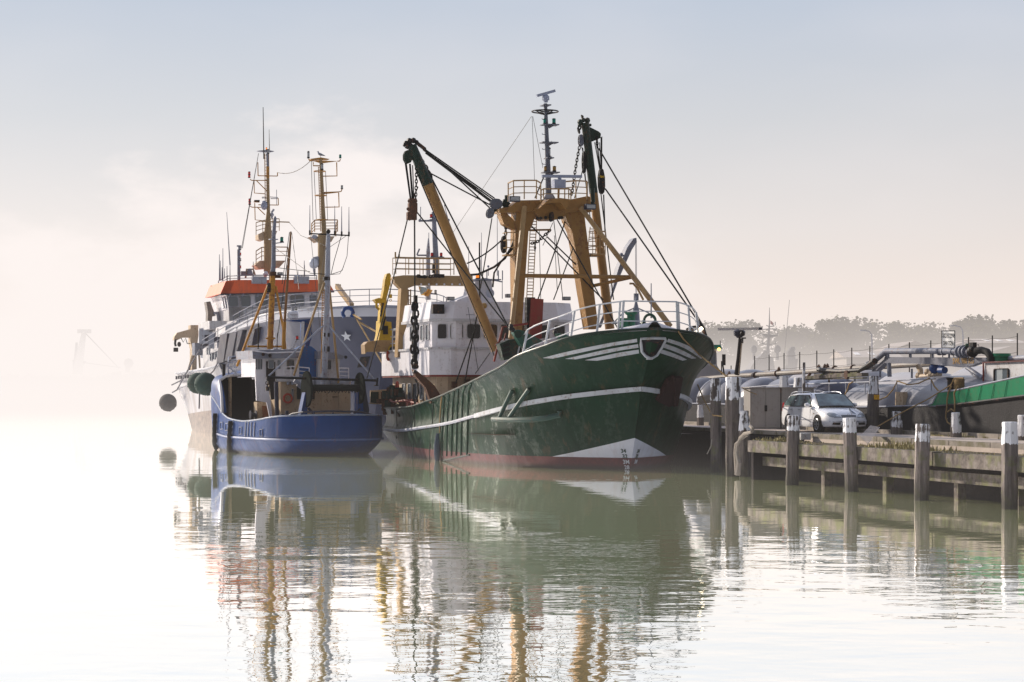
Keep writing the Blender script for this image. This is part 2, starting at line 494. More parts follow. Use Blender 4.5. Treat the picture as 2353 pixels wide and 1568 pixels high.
g_rows = hull_mesh([dict(u0=-2.65, u1=27.2, tab=rail_b, z=lambda x: interp(rail_z, x)),
                    dict(u0=-1.15, u1=27.2, tab=kn_b, z=lambda x: interp(kn_z, x)),
                    dict(u0=-.05, u1=27.0, tab=wl_b, z=.02),
                    dict(u0=.5, u1=26.5, tab=[(a, b * .92) for a, b in wl_b], z=-.9)], 90, 1.9)
g_sub = subdivide_rows(g_rows, 6, [-.22, .10, .0])
# hull paint: green, red boot top, white triangle at the stem
def hull_paint(name, col, boot, boot_z, tri=None, foul=(.06, .06, .045), rough=.34, rustc=(.22, .10, .05), scuff_glint=.35, scuff_glint_col=(.35, .38, .33), rust=.5):
    m, t, b, co = mat(name)
    sp = t.new('ShaderNodeSeparateXYZ'); t.link(co, sp.inputs[0]); X, Y, Z = sp.outputs
    big = t.noise(co, .55, 5); fine = t.noise(co, 7, 5, .65); st = t.noise(co, 2.2, 5, .65, (1, 1, .10))
    sc = t.noise(co, 1.1, 4, .7, (1, 1, .3))
    c = t.mix(t.ramp(big, [(.35, 0), (.7, 1)]), col, tuple(x * .72 for x in col))
    # quay scrapes running down amidships; on the trawler they also paint in sun glints
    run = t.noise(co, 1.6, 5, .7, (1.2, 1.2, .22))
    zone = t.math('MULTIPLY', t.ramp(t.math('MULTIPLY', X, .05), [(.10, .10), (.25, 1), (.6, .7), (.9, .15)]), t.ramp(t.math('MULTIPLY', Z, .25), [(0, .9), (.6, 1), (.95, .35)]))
    c = t.mix(t.math('MULTIPLY', t.math('MULTIPLY', t.ramp(t.math('MULTIPLY', run, t.math('ADD', fine, .5)), [(.52, 0), (.66, 1)]), zone), scuff_glint), c, scuff_glint_col)
    seam = t.math('LESS_THAN', t.math('ABSOLUTE', t.math('SUBTRACT', t.math('FRACT', t.math('MULTIPLY', X, .42)), .5)), .012)
    c = t.mix(t.math('MULTIPLY', seam, .3), c, tuple(x * .5 for x in col))
    c = t.mix(t.math('MULTIPLY', t.ramp(st, [(.58, 0), (.74, 1)]), rust * .6), c, rustc)
    if tri:
        top, slope = tri
        lim = t.math('SUBTRACT', top, t.math('MULTIPLY', t.math('ABSOLUTE', Y), slope))
        inside = t.math('GREATER_THAN', lim, Z)
        wc = t.mix(t.math('MULTIPLY', t.ramp(st, [(.5, 0), (.75, 1)]), .4), (.66, .67, .70), (.35, .25, .17))
        c = t.mix(inside, c, wc)
    if boot:
        isb = t.math('GREATER_THAN', boot_z, t.math('ADD', Z, t.math('MULTIPLY', t.math('SUBTRACT', big, .5), .02)))
        bc = t.mix(t.ramp(fine, [(.4, 0), (.65, 1)]), boot, tuple(x * .55 + .02 for x in boot))
        c = t.mix(isb, c, bc)
    wet = t.ramp(t.math('ADD', t.math('MULTIPLY', Z, 2.2), t.math('MULTIPLY', t.math('SUBTRACT', fine, .5), .5)), [(.15, 1), (.45, 0)])
    c = t.mix(t.math('MULTIPLY', wet, .75), c, foul)
    t.link(c, b.inputs['Base Color'])
    t.link(t.math('ADD', t.math('MULTIPLY', big, .22), rough - .1), b.inputs['Roughness'])
    b.inputs['Specular IOR Level'].default_value = .12
    # plating: dents between frames and weld seams
    bp = t.new('ShaderNodeBump'); bp.inputs['Strength'].default_value = .55; bp.inputs['Distance'].default_value = .06
    dent = t.noise(co, 1.3, 3, .5, (1.3, 1.3, .45))
    wv = t.new('ShaderNodeTexWave', wave_type='BANDS', bands_direction='X'); wv.inputs['Scale'].default_value = .42; wv.inputs['Distortion'].default_value = .6
    t.link(co, wv.inputs[0])
    t.link(t.math('ADD', t.math('MULTIPLY', dent, 1.3), t.math('ADD', t.math('MULTIPLY', wv.outputs[1], .05), t.math('MULTIPLY', fine, .05))), bp.inputs['Height'])
    t.link(bp.outputs[0], b.inputs['Normal'])
    return m
M['ghull'] = hull_paint('green_hull_paint', (.009, .038, .018), (.16, .055, .052), .45, (1.20, .325), scuff_glint=.55)
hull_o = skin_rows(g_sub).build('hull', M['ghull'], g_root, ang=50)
bm_v = [Vector(v) for v in skin_rows(g_sub).v]; g_bvh = BVHTree.FromPolygons(bm_v, skin_rows(g_sub).f)

def on_hull(fr, bvh, p, off=.02, miss=None):
    c, d = fr._ray(p); d = d.normalized()
    h = bvh.ray_cast(c, d)
    if h[0] is None:
        for dx, dy in ((2, 0), (-2, 0), (0, 2), (0, -2), (5, 3), (-5, 3), (-12, 8)):
            c, d = fr._ray((p[0] + dx, p[1] + dy)); d = d.normalized(); h = bvh.ray_cast(c, d)
            if h[0] is not None: break
        else: return miss
    n = h[1]
    if n.dot(d) > 0: n = -n
    return h[0] + n * off
def decal_strip(fr, bvh, top, bot, n=14, off=.015):
    """a painted band whose upper and lower edges are given as point lists in picture coordinates, laid on the hull plating"""
    A = [pt for pt in resample2(top, n)]; B = [pt for pt in resample2(bot, n)]
    mb = MB(); k = 3; rows = []
    for a, b in zip(A, B):
        r = [on_hull(fr, bvh, (a[0] + (b[0] - a[0]) * j / k, a[1] + (b[1] - a[1]) * j / k), off) for j in range(k + 1)]
        if None not in r: rows.append(r)
    for r in rows: mb.v += [tuple(q) for q in r]
    for i in range(len(rows) - 1):
        for j in range(k):
            o = i * (k + 1) + j; mb.f.append((o, o + 1, o + k + 2, o + k + 1))
    return mb
def resample2(pts, n):
    P = [Vector((p[0], p[1], 0)) for p in pts]; L = [0]
    for a, b in zip(P, P[1:]): L.append(L[-1] + (b - a).length)
    out = []
    for i in range(n + 1):
        s = L[-1] * i / n
        j = max(k for k in range(len(L)) if L[k] <= s + 1e-9); j = min(j, len(P) - 2)
        f = (s - L[j]) / max(1e-9, L[j + 1] - L[j]); q = P[j].lerp(P[j + 1], f); out.append((q.x, q.y))
    return out

def side_pts(rows, j, side, i0=0, i1=None, dy=0.0, dz=0.0, dx=0.0):
    r = rows[j][i0:i1]
    return [Vector((p.x + dx, (p.y + dy) * side, p.z + dz)) for p in r]
# bulwark cap and white knuckle strake
cap = MB()
pts = side_pts(g_rows, 0, 1)[::-1] + side_pts(g_rows, 0, -1)[1:]
cap.pipe(pts, .05, 8); cap.build('bulwark_cap', M['dgreen'], g_root)
mb = MB(); r1 = g_rows[1]
for side in (1, -1):
    i1 = max(i for i, p in enumerate(r1) if p.x < (6.8 if side > 0 else 12)) 
    P = [Vector((p.x - .05, (p.y + .05 * min(1, p.y * 3)) * side, p.z)) for p in r1[0:i1]]
    for a, b in zip(P, P[1:]): mb.beam(a, b + (b - a) * .05, .15, .17)
mb.build('white_strake', paint('strake_white', (.60, .62, .64), .45, .6, streak=.6), g_root)
mb = MB()
i0 = max(i for i, p in enumerate(r1) if p.x < 6.8)
mb.pipe([Vector((p.x, p.y + .05, p.z)) for p in r1[i0 - 1:]], .07, 6)
mb.build('rubbing_strake', M['lgrey'], g_root)
# decks
def deck_between(rows, j, z, x0, x1, ins=.06, camber=0.0, bulge=None):
    mb = MB(); r = [p for p in rows[j] if x0 <= p.x <= x1]
    k = 6
    for p in r:
        zz = z(p.x) if callable(z) else z
        for q in range(-k, k + 1):
            mb.v.append((p.x, (p.y - ins) * q / k if p.y > ins else 0, zz + camber * (1 - (q / k) ** 2)))
    n = 2 * k + 1
    for i in range(len(r) - 1):
        for q in range(n - 1): mb.f.append((i * n + q, i * n + q + 1, (i + 1) * n + q + 1, (i + 1) * n + q))
    return mb
deck_between(g_rows, 0, 1.25, 3.2, 27.2, .05).build('main_deck', M['rusty'], g_root)
wb_ = deck_between(g_rows, 0, lambda x: interp(rail_z, x) - .06, -2.6, 3.6, .08, .34)
wb_.build('whaleback_deck', M['white'], g_root)
mb = MB(); 
e = [p for p in g_rows[0] if p.x <= 3.6][-1]
mb.quad((3.58, e.y - .1, e.z), (3.58, -e.y + .1, e.z), (3.58, -2.9, 1.2), (3.58, 2.9, 1.2)); mb.build('whaleback_bulkhead', M['white2'], g_root)
# bow stripes, both sides of the stem
stripes = [([(500, 612), (640, 575), (820, 535), (1000, 500), (1195, 470)], [(575, 617), (720, 585), (860, 555), (1020, 522), (1197, 495)]),
           ([(665, 618), (800, 588), (950, 553), (1080, 530), (1203, 510)], [(745, 622), (860, 600), (980, 575), (1090, 553), (1206, 536)]),
           ([(810, 628), (930, 602), (1050, 575), (1130, 562), (1208, 550)], [(900, 632), (990, 618), (1070, 602), (1140, 590), (1210, 578)]),
           ([(1425, 470), (1500, 492), (1570, 520), (1630, 560), (1688, 612)], [(1414, 493), (1485, 515), (1550, 542), (1605, 575), (1662, 617)]),
           ([(1403, 508), (1470, 530), (1530, 556), (1580, 582), (1632, 614)], [(1385, 534), (1450, 556), (1505, 578), (1550, 598), (1597, 618)]),
           ([(1378, 550), (1430, 566), (1480, 585), (1520, 602), (1563, 625)], [(1363, 575), (1415, 592), (1460, 607), (1500, 622), (1530, 632)])]
bow_white = paint('bow_marking_white', (.50, .52, .55), .5, .5, streak=.8, rustcol=(.25, .13, .04))
for a, b in stripes:
    decal_strip(G, g_bvh, [z5(*p) for p in a], [z5(*p) for p in b]).build('bow_stripe', bow_white, g_root)
# shield shaped fairlead in the bow with a thick white rim
sh = [(1225, 468), (1310, 464), (1400, 466), (1404, 480), (1375, 535), (1340, 590), (1310, 608), (1288, 612), (1258, 596), (1232, 565), (1224, 510)]
P = [on_hull(G, g_bvh, z5(*p), .03) for p in sh]
c = sum(P, Vector()) / len(P)
mb = MB()
for i in range(len(P)): mb.add([c, P[i], P[(i + 1) % len(P)]], [(0, 1, 2)])
fl = mb.build('bow_fairlead', M['black'], g_root)
MB().pipe(P, .055, 6, closed=True).build('fairlead_rim', bow_white, fl)
MB().box(on_hull(G, g_bvh, z5(1283, 612), .05), (.1, .22, .09)).build('fairlead_lug', bow_white, fl)
# draught marks
dm = plain('draught_mark_green', (.02, .06, .04)); dmw = plain('draught_mark_white', (.6, .6, .6))
for txt, p, mm in (('34', (1096, 1300), dm), ('32', (1107, 1340), dm), ('3M', (1117, 1381), dmw), ('28', (1122, 1421), dmw), ('34', (1203, 1302), dm), ('32', (1192, 1340), dm), ('3M', (1184, 1380), dmw)):
    q = on_hull(G, g_bvh, z5(*p), .015); q2 = on_hull(G, g_bvh, z5(p[0] + 20, p[1]), .015); q3 = on_hull(G, g_bvh, z5(p[0], p[1] - 15), .015)
    text_part('draught_mark', txt, .22, mm, g_root, q, q2 - q, q3 - q, .004, bold=.004)
# small name lettering, dark on dark, under the whaleback
# port anchor in its recess
an = MB()
def hp(x, y, off=.03): return on_hull(G, g_bvh, z5(x, y), off)
def flat_poly(mb, pts, thick=.12, off=.05):
    P = [hp(*p, off) for p in pts]
    if None in P: return
    nrm = (P[1] - P[0]).cross(P[2] - P[0]).normalized()
    c, d = G._ray((1500, 860))
    if nrm.dot(d) > 0: nrm = -nrm
    mb.prism(P, nrm * thick)
ank = plain('anchor_brown', (.035, .014, .012), .8)
flat_poly(an, [(1400, 760), (1440, 735), (1448, 820), (1430, 945), (1400, 955), (1320, 915)], .16)
flat_poly(an, [(1455, 745), (1508, 740), (1500, 790), (1470, 950), (1440, 955)], .14)
an.build('anchor', ank, g_root)
MB().pipe([hp(1435, 730, .18), hp(1444, 840, .22), hp(1435, 950, .24)], .07, 6).build('anchor_shank', ank, g_root)
# pipe bracket hung outside the bow plating
mb = MB()
mb.pipe([hp(283, 850, .06), hp(262, 950, .22), hp(243, 1050, .42)], .085, 8)
mb.pipe([hp(407, 840, .06), hp(360, 940, .22), hp(318, 1035, .42)], .085, 8)
mb.pipe([hp(205, 1057, .45), hp(330, 1048, .45), hp(470, 1042, .42), hp(560, 1035, .3), hp(630, 1030, .08), hp(625, 1005, .02)], .105, 8)
mb.build('fender_bracket', paint('bracket_green', (.05, .10, .08), .45, .4), g_root)
# long vertical rubbing ribs amidships
for i, x in enumerate((688, 722, 757, 793, 828, 872)):
    top = on_hull(G, g_bvh, z4(x + 8, 985 - i * 21), .03); pts = []
    for k in range(9):
        f = k / 8
        q = on_hull(G, g_bvh, z4(x + 8 - 14 * f, 985 - i * 21 + f * (445 + i * 19)), .03)
        if q: pts.append(q)
    MB().pipe(pts, .03, 5).build('rubbing_rib', M['green'], g_root)
for pts in ([(690, 1463), (760, 1448), (885, 1420)],):
    q = [on_hull(G, g_bvh, z4(*p), .03) for p in pts]; q = [a for a in q if a]
    MB().pipe(q, .035, 5).build('lower_strake', M['dgreen'], g_root)
# hull ports and load line box marks

# ---- whaleback fittings
def deckz(x): return interp(rail_z, x) + .22
def fo_line(h, ins=.62, x0=-2.1, x1=3.0, n=16):
    out = []
    for sd in (1, -1):
        seg = []
        for i in range(n + 1):
            x = x0 + (x1 - x0) * (1 - cos(pi / 2 * i / n))
            d = x + 2.65
            y = max(0, interp(rail_b, d) - ins * min(1, d * 1.2 + .2))
            if i == 0: y = max(y, .45)
            seg.append(Vector((x, y * sd, interp(rail_z, x) + .08 + h)))
        out.append(seg)
    return out[0][::-1] + out[1]
railw = paint('rail_white', (.62, .64, .66), .4, .25)
top, mid, low = fo_line(1.02), fo_line(.66), fo_line(.30)
rb = MB(); 
top[0].z -= .75; top[1].z -= .12; top[-1].z -= .75; top[-2].z -= .12
rb.pipe(top, .028, 7)
rb.pipe(mid[1:-1], .02, 6); rb.pipe(low[1:-1], .02, 6)
fr_ = rb.build('bow_railing', railw, g_root)
n = len(top)
for i in (2, 5, 8, 11, 14, 16, 17, 19, 22, 25, 28, 31):
    a = top[i]; b = Vector((a.x + .05, a.y * 1.06, interp(rail_z, a.x) + .02))
    MB().beam(a, b, .075, .05, (1, 0, 0)).build('railing_post', railw, fr_)
# ring fairlead on the stem head
c = G.atX(z5(1290, 338), -2.0)
mb = MB(); mb.ring(c, .22, .05, (1, 0, 0), 22, 8)
mb.prism([c + Vector(q) * .66 for q in ((0, -.5, -.55), (0, .5, -.55), (0, .42, -.05), (0, .33, .05), (0, .25, -.2), (0, -.25, -.2), (0, -.33, .05), (0, -.42, -.05))], (.16, 0, 0))
mb.build('ring_fairlead', M['green'], g_root)
# green winch drums
wn = MB()
for x, y, r, h in ((1100, 350, .22, .3), (1152, 335, .2, .6)):
    c = G.atX(z5(x, y), -.6)
    wn.lathe([(r * 1.15, h / 2), (r * 1.15, h / 2 - .06), (r * .75, h / 2 - .12), (r * .75, -h / 2 + .1), (r * 1.1, -h / 2), (r * 1.1, -h / 2 - .2)][::-1], c, 16)
wn.bx(-.9, .2, -.6, .6, 4.9, 5.1)
wn.build('anchor_windlass', paint('windlass_green', (.03, .17, .09), .5, .5), g_root)
wn = MB()
c = G.atX(z5(1188, 260), -.2)
wn.lathe([(.16, -.6), (.12, .0), (.05, .28), (.02, .5)], c, 10)
wn.pipe([c + Vector((0, .9, -.5)), c + Vector((0, .5, -.1)), c + Vector((0, 0, .1)), c + Vector((0, -.5, -.1)), c + Vector((0, -.9, -.5))], .025, 5)
wn.tube(c + Vector((0, -.95, -.5)), c + Vector((0, .95, -.5)), .03)
wn.build('bow_lifting_frame', M['grey'], g_root)
MB().tube(G.atX(z5(1300, 62), -1.6), G.atX(z5(1300, 320), -1.6), .018, .03, 6).build('whip_antenna', M['grey'], g_root)
# mooring gear at the port shoulder
mb = MB()
for p, r in (((1600, 400), .16), ((1645, 400), .13), ((1690, 420), .12), ((1660, 385), .1), ((1700, 440), .1)):
    mb.ball(G.atX(z5(*p), .2), r * .7, 8)
mb.pipe([G.atX(z5(*p), .2) for p in ((1560, 405), (1600, 385), (1650, 380), (1690, 400), (1705, 450))], .05, 6)
mb.build('mooring_shackles', M['black'], g_root)
q = G.atX(z5(1630, 427), 0)
MB().beam(q + Vector((0, .25, -.18)), q + Vector((0, -.25, .18)), .12, .1).build('bow_lamp', plain('lit_lamp', (1, .9, .7), .3, emit=(1, .85, .6), es=6), g_root)
# green sheave brackets on the starboard side of the whaleback
mb = MB()
mb.prism([G.atX(z5(*p), 2.3) for p in ((282, 425), (300, 408), (330, 404), (360, 415), (500, 487), (440, 530), (395, 560), (340, 520))], (.35, 0, 0))
mb.prism([G.atX(z5(*p), 1.2) for p in ((605, 435), (640, 430), (700, 452), (785, 468), (640, 495))], (.3, 0, 0))
hb_ = mb.build('sheave_bracket', paint('bracket_dark_green', (.02, .085, .06), .45, .4), g_root)
MB().tube(G.atX(z5(318, 440), 2.25), G.atX(z5(318, 440), 2.7), .14, n=14).build('sheave', M['dgreen'], hb_)
mb = MB()
A = [G.atX(z5(*p), 2.9) for p in ((183, 510), (250, 478), (330, 470), (352, 590), (290, 610), (215, 632))]
mb.prism(A, (.5, 0, 0)); bxo = mb.build('roller_box', M['dgreen'], g_root)
mb = MB()
for yy in (512, 548, 585): mb.prism([G.atX(z5(*p), 2.88) for p in ((200, yy + 3), (252, yy - 14), (258, yy + 8), (208, yy + 26))], (-.02, 0, 0))
mb.build('roller', plain('roller_dark', (.006, .006, .006), .4), bxo)
for p in ((265, 380), (262, 395), (278, 405), (590, 425), (600, 440)):
    MB().ball(G.atX(z5(*p), 2.3), .1, 8).build('shackle', M['black'], g_root)
# red oxide frame and post behind the whaleback
mb = MB()
P = lambda x, y, X=3.5: G.atX(z5(x, y), X)
mb.pipe([P(140, 640), P(205, 385), P(300, 372), P(390, 360)], .045, 6); mb.pipe([P(150, 520), P(200, 470)], .03, 6); mb.pipe([P(185, 600), P(228, 430)], .03, 6)
mb.build('red_guard_frame', M['redox'], g_root)
mb = MB(); mb.beam(P(447, 178, 5), P(432, 470, 5), .5, .5, (1, 0, 0)); rp = mb.build('red_pillar', M['redox'], g_root)
mb = MB()
for yy in (195, 235, 270, 305, 345, 380): mb.box(P(405, yy, 5), (.3, .34, .3))
mb.build('hydraulic_block', M['black'], rp)

# ---- starboard side chain boxes: see below. Main mast: inverted U gantry in the plane X = 9
gm = lambda x, y, X=9.0: G.atX(z3(x, y), X)
gm5 = lambda x, y, X=9.0: G.atX(z5(x, y), X)
mast = bpy.data.objects.new('mast_gantry', None)
def legbar(pts, dx, name, mt, parent=g_root):
    """a box leg outlined in the picture plane X=9, dx deep"""
    mb = MB(); mb.prism(pts, (dx, 0, 0)); return mb.build(name, mt, parent)
legbar([gm(985, 905, 8.7), gm(1075, 905, 8.7), gm(1118, 985, 8.7), gm(1095, 1050, 8.7), gm(1070, 1090, 8.7), gm5(350, 340, 8.7), gm5(345, 470, 8.7), gm5(282, 470, 8.7), gm5(300, 260, 8.7), gm(975, 1270, 8.7)], .7, 'gantry_leg', M['tan'])
legbar([gm(1330, 930, 8.7), gm(1450, 900, 8.7), gm(1470, 1060, 8.7), gm(1510, 1370, 8.7), gm5(885, 180, 8.7), gm5(912, 400, 8.7), gm5(838, 400, 8.7), gm5(790, 120, 8.7), gm(1400, 1230, 8.7), gm(1375, 1095, 8.7), gm(1340, 1020, 8.7), gm(1325, 975, 8.7)], .7, 'gantry_leg', M['tan'])
tb = legbar([gm(868, 930, 8.5), gm(940, 920, 8.5), gm(1000, 875, 8.5), gm(1140, 872, 8.5), gm(1345, 872, 8.5), gm(1480, 845, 8.5), gm(1500, 850, 8.5), gm(1510, 955, 8.5), gm(1465, 965, 8.5), gm(1440, 950, 8.5), gm(1340, 960, 8.5), gm(1300, 1000, 8.5), gm(1260, 1010, 8.5), gm(1185, 1010, 8.5), gm(1140, 985, 8.5), gm(1110, 950, 8.5), gm(985, 960, 8.5), gm(870, 960, 8.5)], .9, 'gantry_crossbeam', M['tan'])
mb = MB()
for p in ((1133, 1000), (1155, 1000), (1190, 995), (1285, 998), (1303, 996)):
    mb.tube(gm(*p, 8.44), gm(*p, 8.5), .07, n=8)
mb.build('bracket_hole', M['black'], tb)
# trapezoid platform under the mast foot
mb = MB(); mb.prism([gm(1145, 930, 7.6), gm(1215, 865, 7.6), gm(1290, 858, 7.6), gm(1370, 868, 7.6), gm(1330, 935, 7.6), gm(1290, 890, 7.6), gm(1200, 895, 7.6)], (1.2, 0, 0)); mb.build('mast_platform', M['tan'], g_root)
# knee on the starboard outrigger
mb = MB(); mb.prism([gm(865, 930, 8.7), gm(900, 945, 8.7), gm(975, 1020, 8.7), gm(990, 1010, 8.7), gm(995, 1085, 8.7), gm(940, 1065, 8.7), gm(900, 1040, 8.7), gm(880, 990, 8.7)], (.5, 0, 0)); mb.build('outrigger_knee', M['tan'], g_root)
def tubepart(name, pts, r, mt, parent=g_root, n=10): return MB().pipe(pts, r, n).build(name, mt, parent)
tubepart('brace_leg', [gm(1042, 920, 8.4), gm5(262, 470, 6.4)], [.11, .10], M['tan2'])
tubepart('brace_leg', [gm(1432, 925, 8.4), gm(1720, 1300, 7.5), gm5(1440, 380, 6.0)], [.10, .11, .12], M['tan2'])
tubepart('cross_strut', [gm(1000, 1400, 7.9), gm(1785, 1410, 7.4)], .085, M['tan'])
tubepart('cross_strut', [gm(1500, 1475, 8.7), gm(1785, 1412, 7.4)], .07, M['tan'])
tubepart('cross_strut', [gm(1060, 1083, 8.9), gm(1220, 1080, 8.9)], .04, M['tan'])
tubepart('hand_pipe', [gm(1775, 1455, 7.2), gm(1800, 1455, 7.2), gm(1830, 1490, 7.2), gm(1870, 1568, 7)], .045, M['tan2'])
def ladder(name, a0, a1, w, n, mt, parent=g_root, r=.022):
    a0, a1 = Vector(a0), Vector(a1); w = Vector(w); mb = MB()
    mb.tube(a0, a1, r, n=5); mb.tube(a0 + w, a1 + w, r, n=5)
    for i in range(n):
        p = a0.lerp(a1, (i + .5) / n); mb.tube(p, p + w, r * .8, n=4)
    return mb.build(name, mt, parent)
ladder('ladder', gm(1085, 1010, 9.3), gm5(375, 300, 9.3), (0, -.26, 0), 30, M['tan2'])
ladder('ladder', gm(1355, 1080, 9.3), gm5(800, 400, 9.3), (0, -.24, 0), 30, M['tan2'])
ladder('ladder', gm(1500, 1060, 9.3), gm(1478, 1260, 9.3), (0, -.35, 0), 7, M['tan2'])
def cage(p0, w, h, n, name='ladder_cage'):
    mb = MB(); p0 = Vector(p0)
    for i in range(n + 1):
        z = p0.z - h * i / n
        mb.pipe([Vector((p0.x, p0.y, z)), Vector((p0.x - .5, p0.y, z)), Vector((p0.x - .6, p0.y - w / 2, z)), Vector((p0.x - .5, p0.y - w, z)), Vector((p0.x, p0.y - w, z))], .02, 4)
    for dx, dy in ((-.5, 0), (-.6, -w / 2), (-.5, -w)):
        mb.tube((p0.x + dx, p0.y + dy, p0.z), (p0.x + dx, p0.y + dy, p0.z - h), .018, n=4)
    return mb.build(name, M['tan2'], g_root)
cage(gm(890, 1105, 9), .55, .92, 3); cage(gm(1490, 1095, 9), .55, .95, 3)
mb = MB(); mb.box(gm(940, 1258, 9), (.6, .5, .06)); mb.build('side_step', M['tan'], g_root); MB().box(gm(1530, 1262, 9), (.6, .5, .06)).build('side_step', M['tan'], g_root)
# rails on the mast platform
mb = MB()
def rail_poly(pts_top, drop, mb, nlev=3, r=.032):
    pts_top = [Vector(p) for p in pts_top]
    for k in range(nlev): mb.pipe([p - Vector((0, 0, drop * k / nlev)) for p in pts_top], r if k == 0 else r * .65, 5)
    for p in pts_top: mb.tube(p, p - Vector((0, 0, drop)), r * .8, n=5)
rail_poly([gm(945, 870 - 70, 9.6) + Vector((0, .1, .25)), gm(928, 755, 8.6), gm(965, 738, 8.2), gm(1040, 736, 8.1), gm(1125, 736, 8.1), gm(1155, 755, 8.1)], .76, mb)
rail_poly([gm(1322, 745, 8.1), gm(1400, 738, 8.1), gm(1475, 742, 8.4), gm(1480, 750, 9.6)], .76, mb)
rail_poly([gm(1158, 805, 7.4), gm(1175, 795, 7.3), gm(1350, 795, 7.3), gm(1365, 805, 7.4)], .4, mb, 2)
mb.build('platform_railing', M['tan2'], g_root)
# radar mast
mm = lambda x, y, X=8.6: G.atX(z3(x, y), X)
mpo = MB().pipe([mm(1210, 870), mm(1205, 640), mm(1196, 420), mm(1188, 200)], [.13, .11, .09, .07], 12).build('radar_mast', M['mgrey'], g_root)
MB().prism([mm(1175, 865, 8.4), mm(1190, 830, 8.4), mm(1240, 830, 8.4), mm(1258, 860, 8.4)], (.5, 0, 0)).build('mast_foot', M['lgrey'], mpo)
for x, y, wd in ((1189, 210, .34), (1217, 346, .68), (1212, 470, .68), (1212, 578, .3), (1222, 678, .68)):
    mb = MB(); c = mm(x, y, 8.6)
    mb.prism([c + Vector(q) for q in ((-.25, -wd / 2, 0), (.25, -wd / 2, 0), (.25, wd / 2, 0), (-.25, wd / 2, 0))], (0, 0, -.04))
    mb.prism([c + Vector(q) for q in ((0, -wd * .3, -.04), (0, wd * .3, -.04), (0, 0, -.16))], (.05, 0, 0))
    mb.build('lamp_platform', M['mgrey'], mpo)
mb = MB()
for i in range(12):
    p = mm(1196 + i * .6, 260 + i * 52); sd = 1 if i % 2 else -1
    mb.pipe([p, p + Vector((0, sd * .2, 0)), p + Vector((0, sd * .2, .05))], .014, 4)
mb.build('climbing_rung', M['grey'], mpo)
def lamp(c, r, h, glass, parent, name='navigation_lamp'):
    c = Vector(c); o = MB().tube(c, c + Vector((0, 0, h * .9)), r * .2, n=5).lathe([(r * .8, 0), (r, .02), (r, h * .18), (r * .9, h * .2)], c, 10).lathe([(r * .9, h * .8), (r, h * .82), (r * .9, h * .9), (r * .2, h)], c, 10).build(name, M['black'], parent)
    g = MB().lathe([(r * .82, h * .19), (r * .86, h * .5), (r * .82, h * .81)], c, 10)
    for k in range(5):
        t = 2 * pi * k / 5; g2 = (c.x + r * .95 * cos(t), c.y + r * .95 * sin(t))
    g.build('lamp_glass', glass, o); return o
for x, y, gl_ in ((1185, 343, 'greenlamp'), (1247, 343, 'greenlamp'), (1190, 675, 'amber'), (1250, 675, 'amber')):
    lamp(mm(x, y), .085, .24, M[gl_], mpo)
lamp(mm(1211, 578), .085, .45, M['lens'], mpo)
mb = MB(); c = mm(1185, 256)
mb.ring(c, .54, .03, (0, 0, 1), 20, 5)
for k in range(4):
    t = k * pi / 2 + .4; mb.tube(c + Vector((.54 * cos(t), .54 * sin(t), 0)), c + Vector((0, 0, -.14)), .02, n=4)
    mb.tube(c + Vector((.54 * cos(t), .54 * sin(t), 0)), c, .02, n=4)
mb.build('antenna_ring', M['black'], mpo)
def scanner(c, length, yaw, tilt=0.0, parent=None, house=.3, mt='radar', tall=.5, bar=.11):
    c = Vector(c)
    o = MB().lathe([(house * .55, 0), (house * .6, tall * .25), (house, tall * .3), (house * .95, tall * .75), (house * .5, tall)], c, 8).build('radar_housing', M[mt], parent)
    a = Vector((cos(yaw) * cos(tilt), sin(yaw) * cos(tilt), sin(tilt))); p = c + Vector((0, 0, tall + bar * .7))
    MB().beam(p - a * length / 2, p + a * length / 2, .16, bar * 1.5).build('radar_scanner', M[mt], o)
    return o
scanner(mm(1190, 192, 8.6), .82, pi / 2, -.3, mpo, .16, tall=.32, bar=.07)
c = mm(1280, 797, 7.8)
o = MB().box(c + Vector((0, 0, .2)), (.4, .48, .36)).build('radar_housing', M['radar'], g_root)
MB().beam(mm(1162, 706, 7.8), mm(1440, 709, 7.8), .14, .11).build('radar_scanner', M['radar'], o)
MB().tube(c, mm(1278, 858, 7.8), .045).build('radar_post', M['tan'], o)
MB().tube(c + Vector((0, -.04, .36)), c + Vector((0, -.04, .52)), .08).build('radar_pivot', M['radar'], o)
# floodlights
def floodlight(c, yaw=0.0, parent=None, s=.45):
    o = MB().box(c, (.28, s * 1.6, s * .8), yaw).build('floodlight', M['dgrey'], parent)
    cc = Vector(c) + Vector((-.15 * cos(yaw), -.15 * sin(yaw), 0))
    MB().box(cc, (.02, s * 1.35, s * .55), yaw).build('floodlight_lens', M['lens'], o); return o
floodlight(mm(970, 866, 8.0), 0, g_root, .27); floodlight(mm(1498, 920, 8.0), 0, g_root, .27)
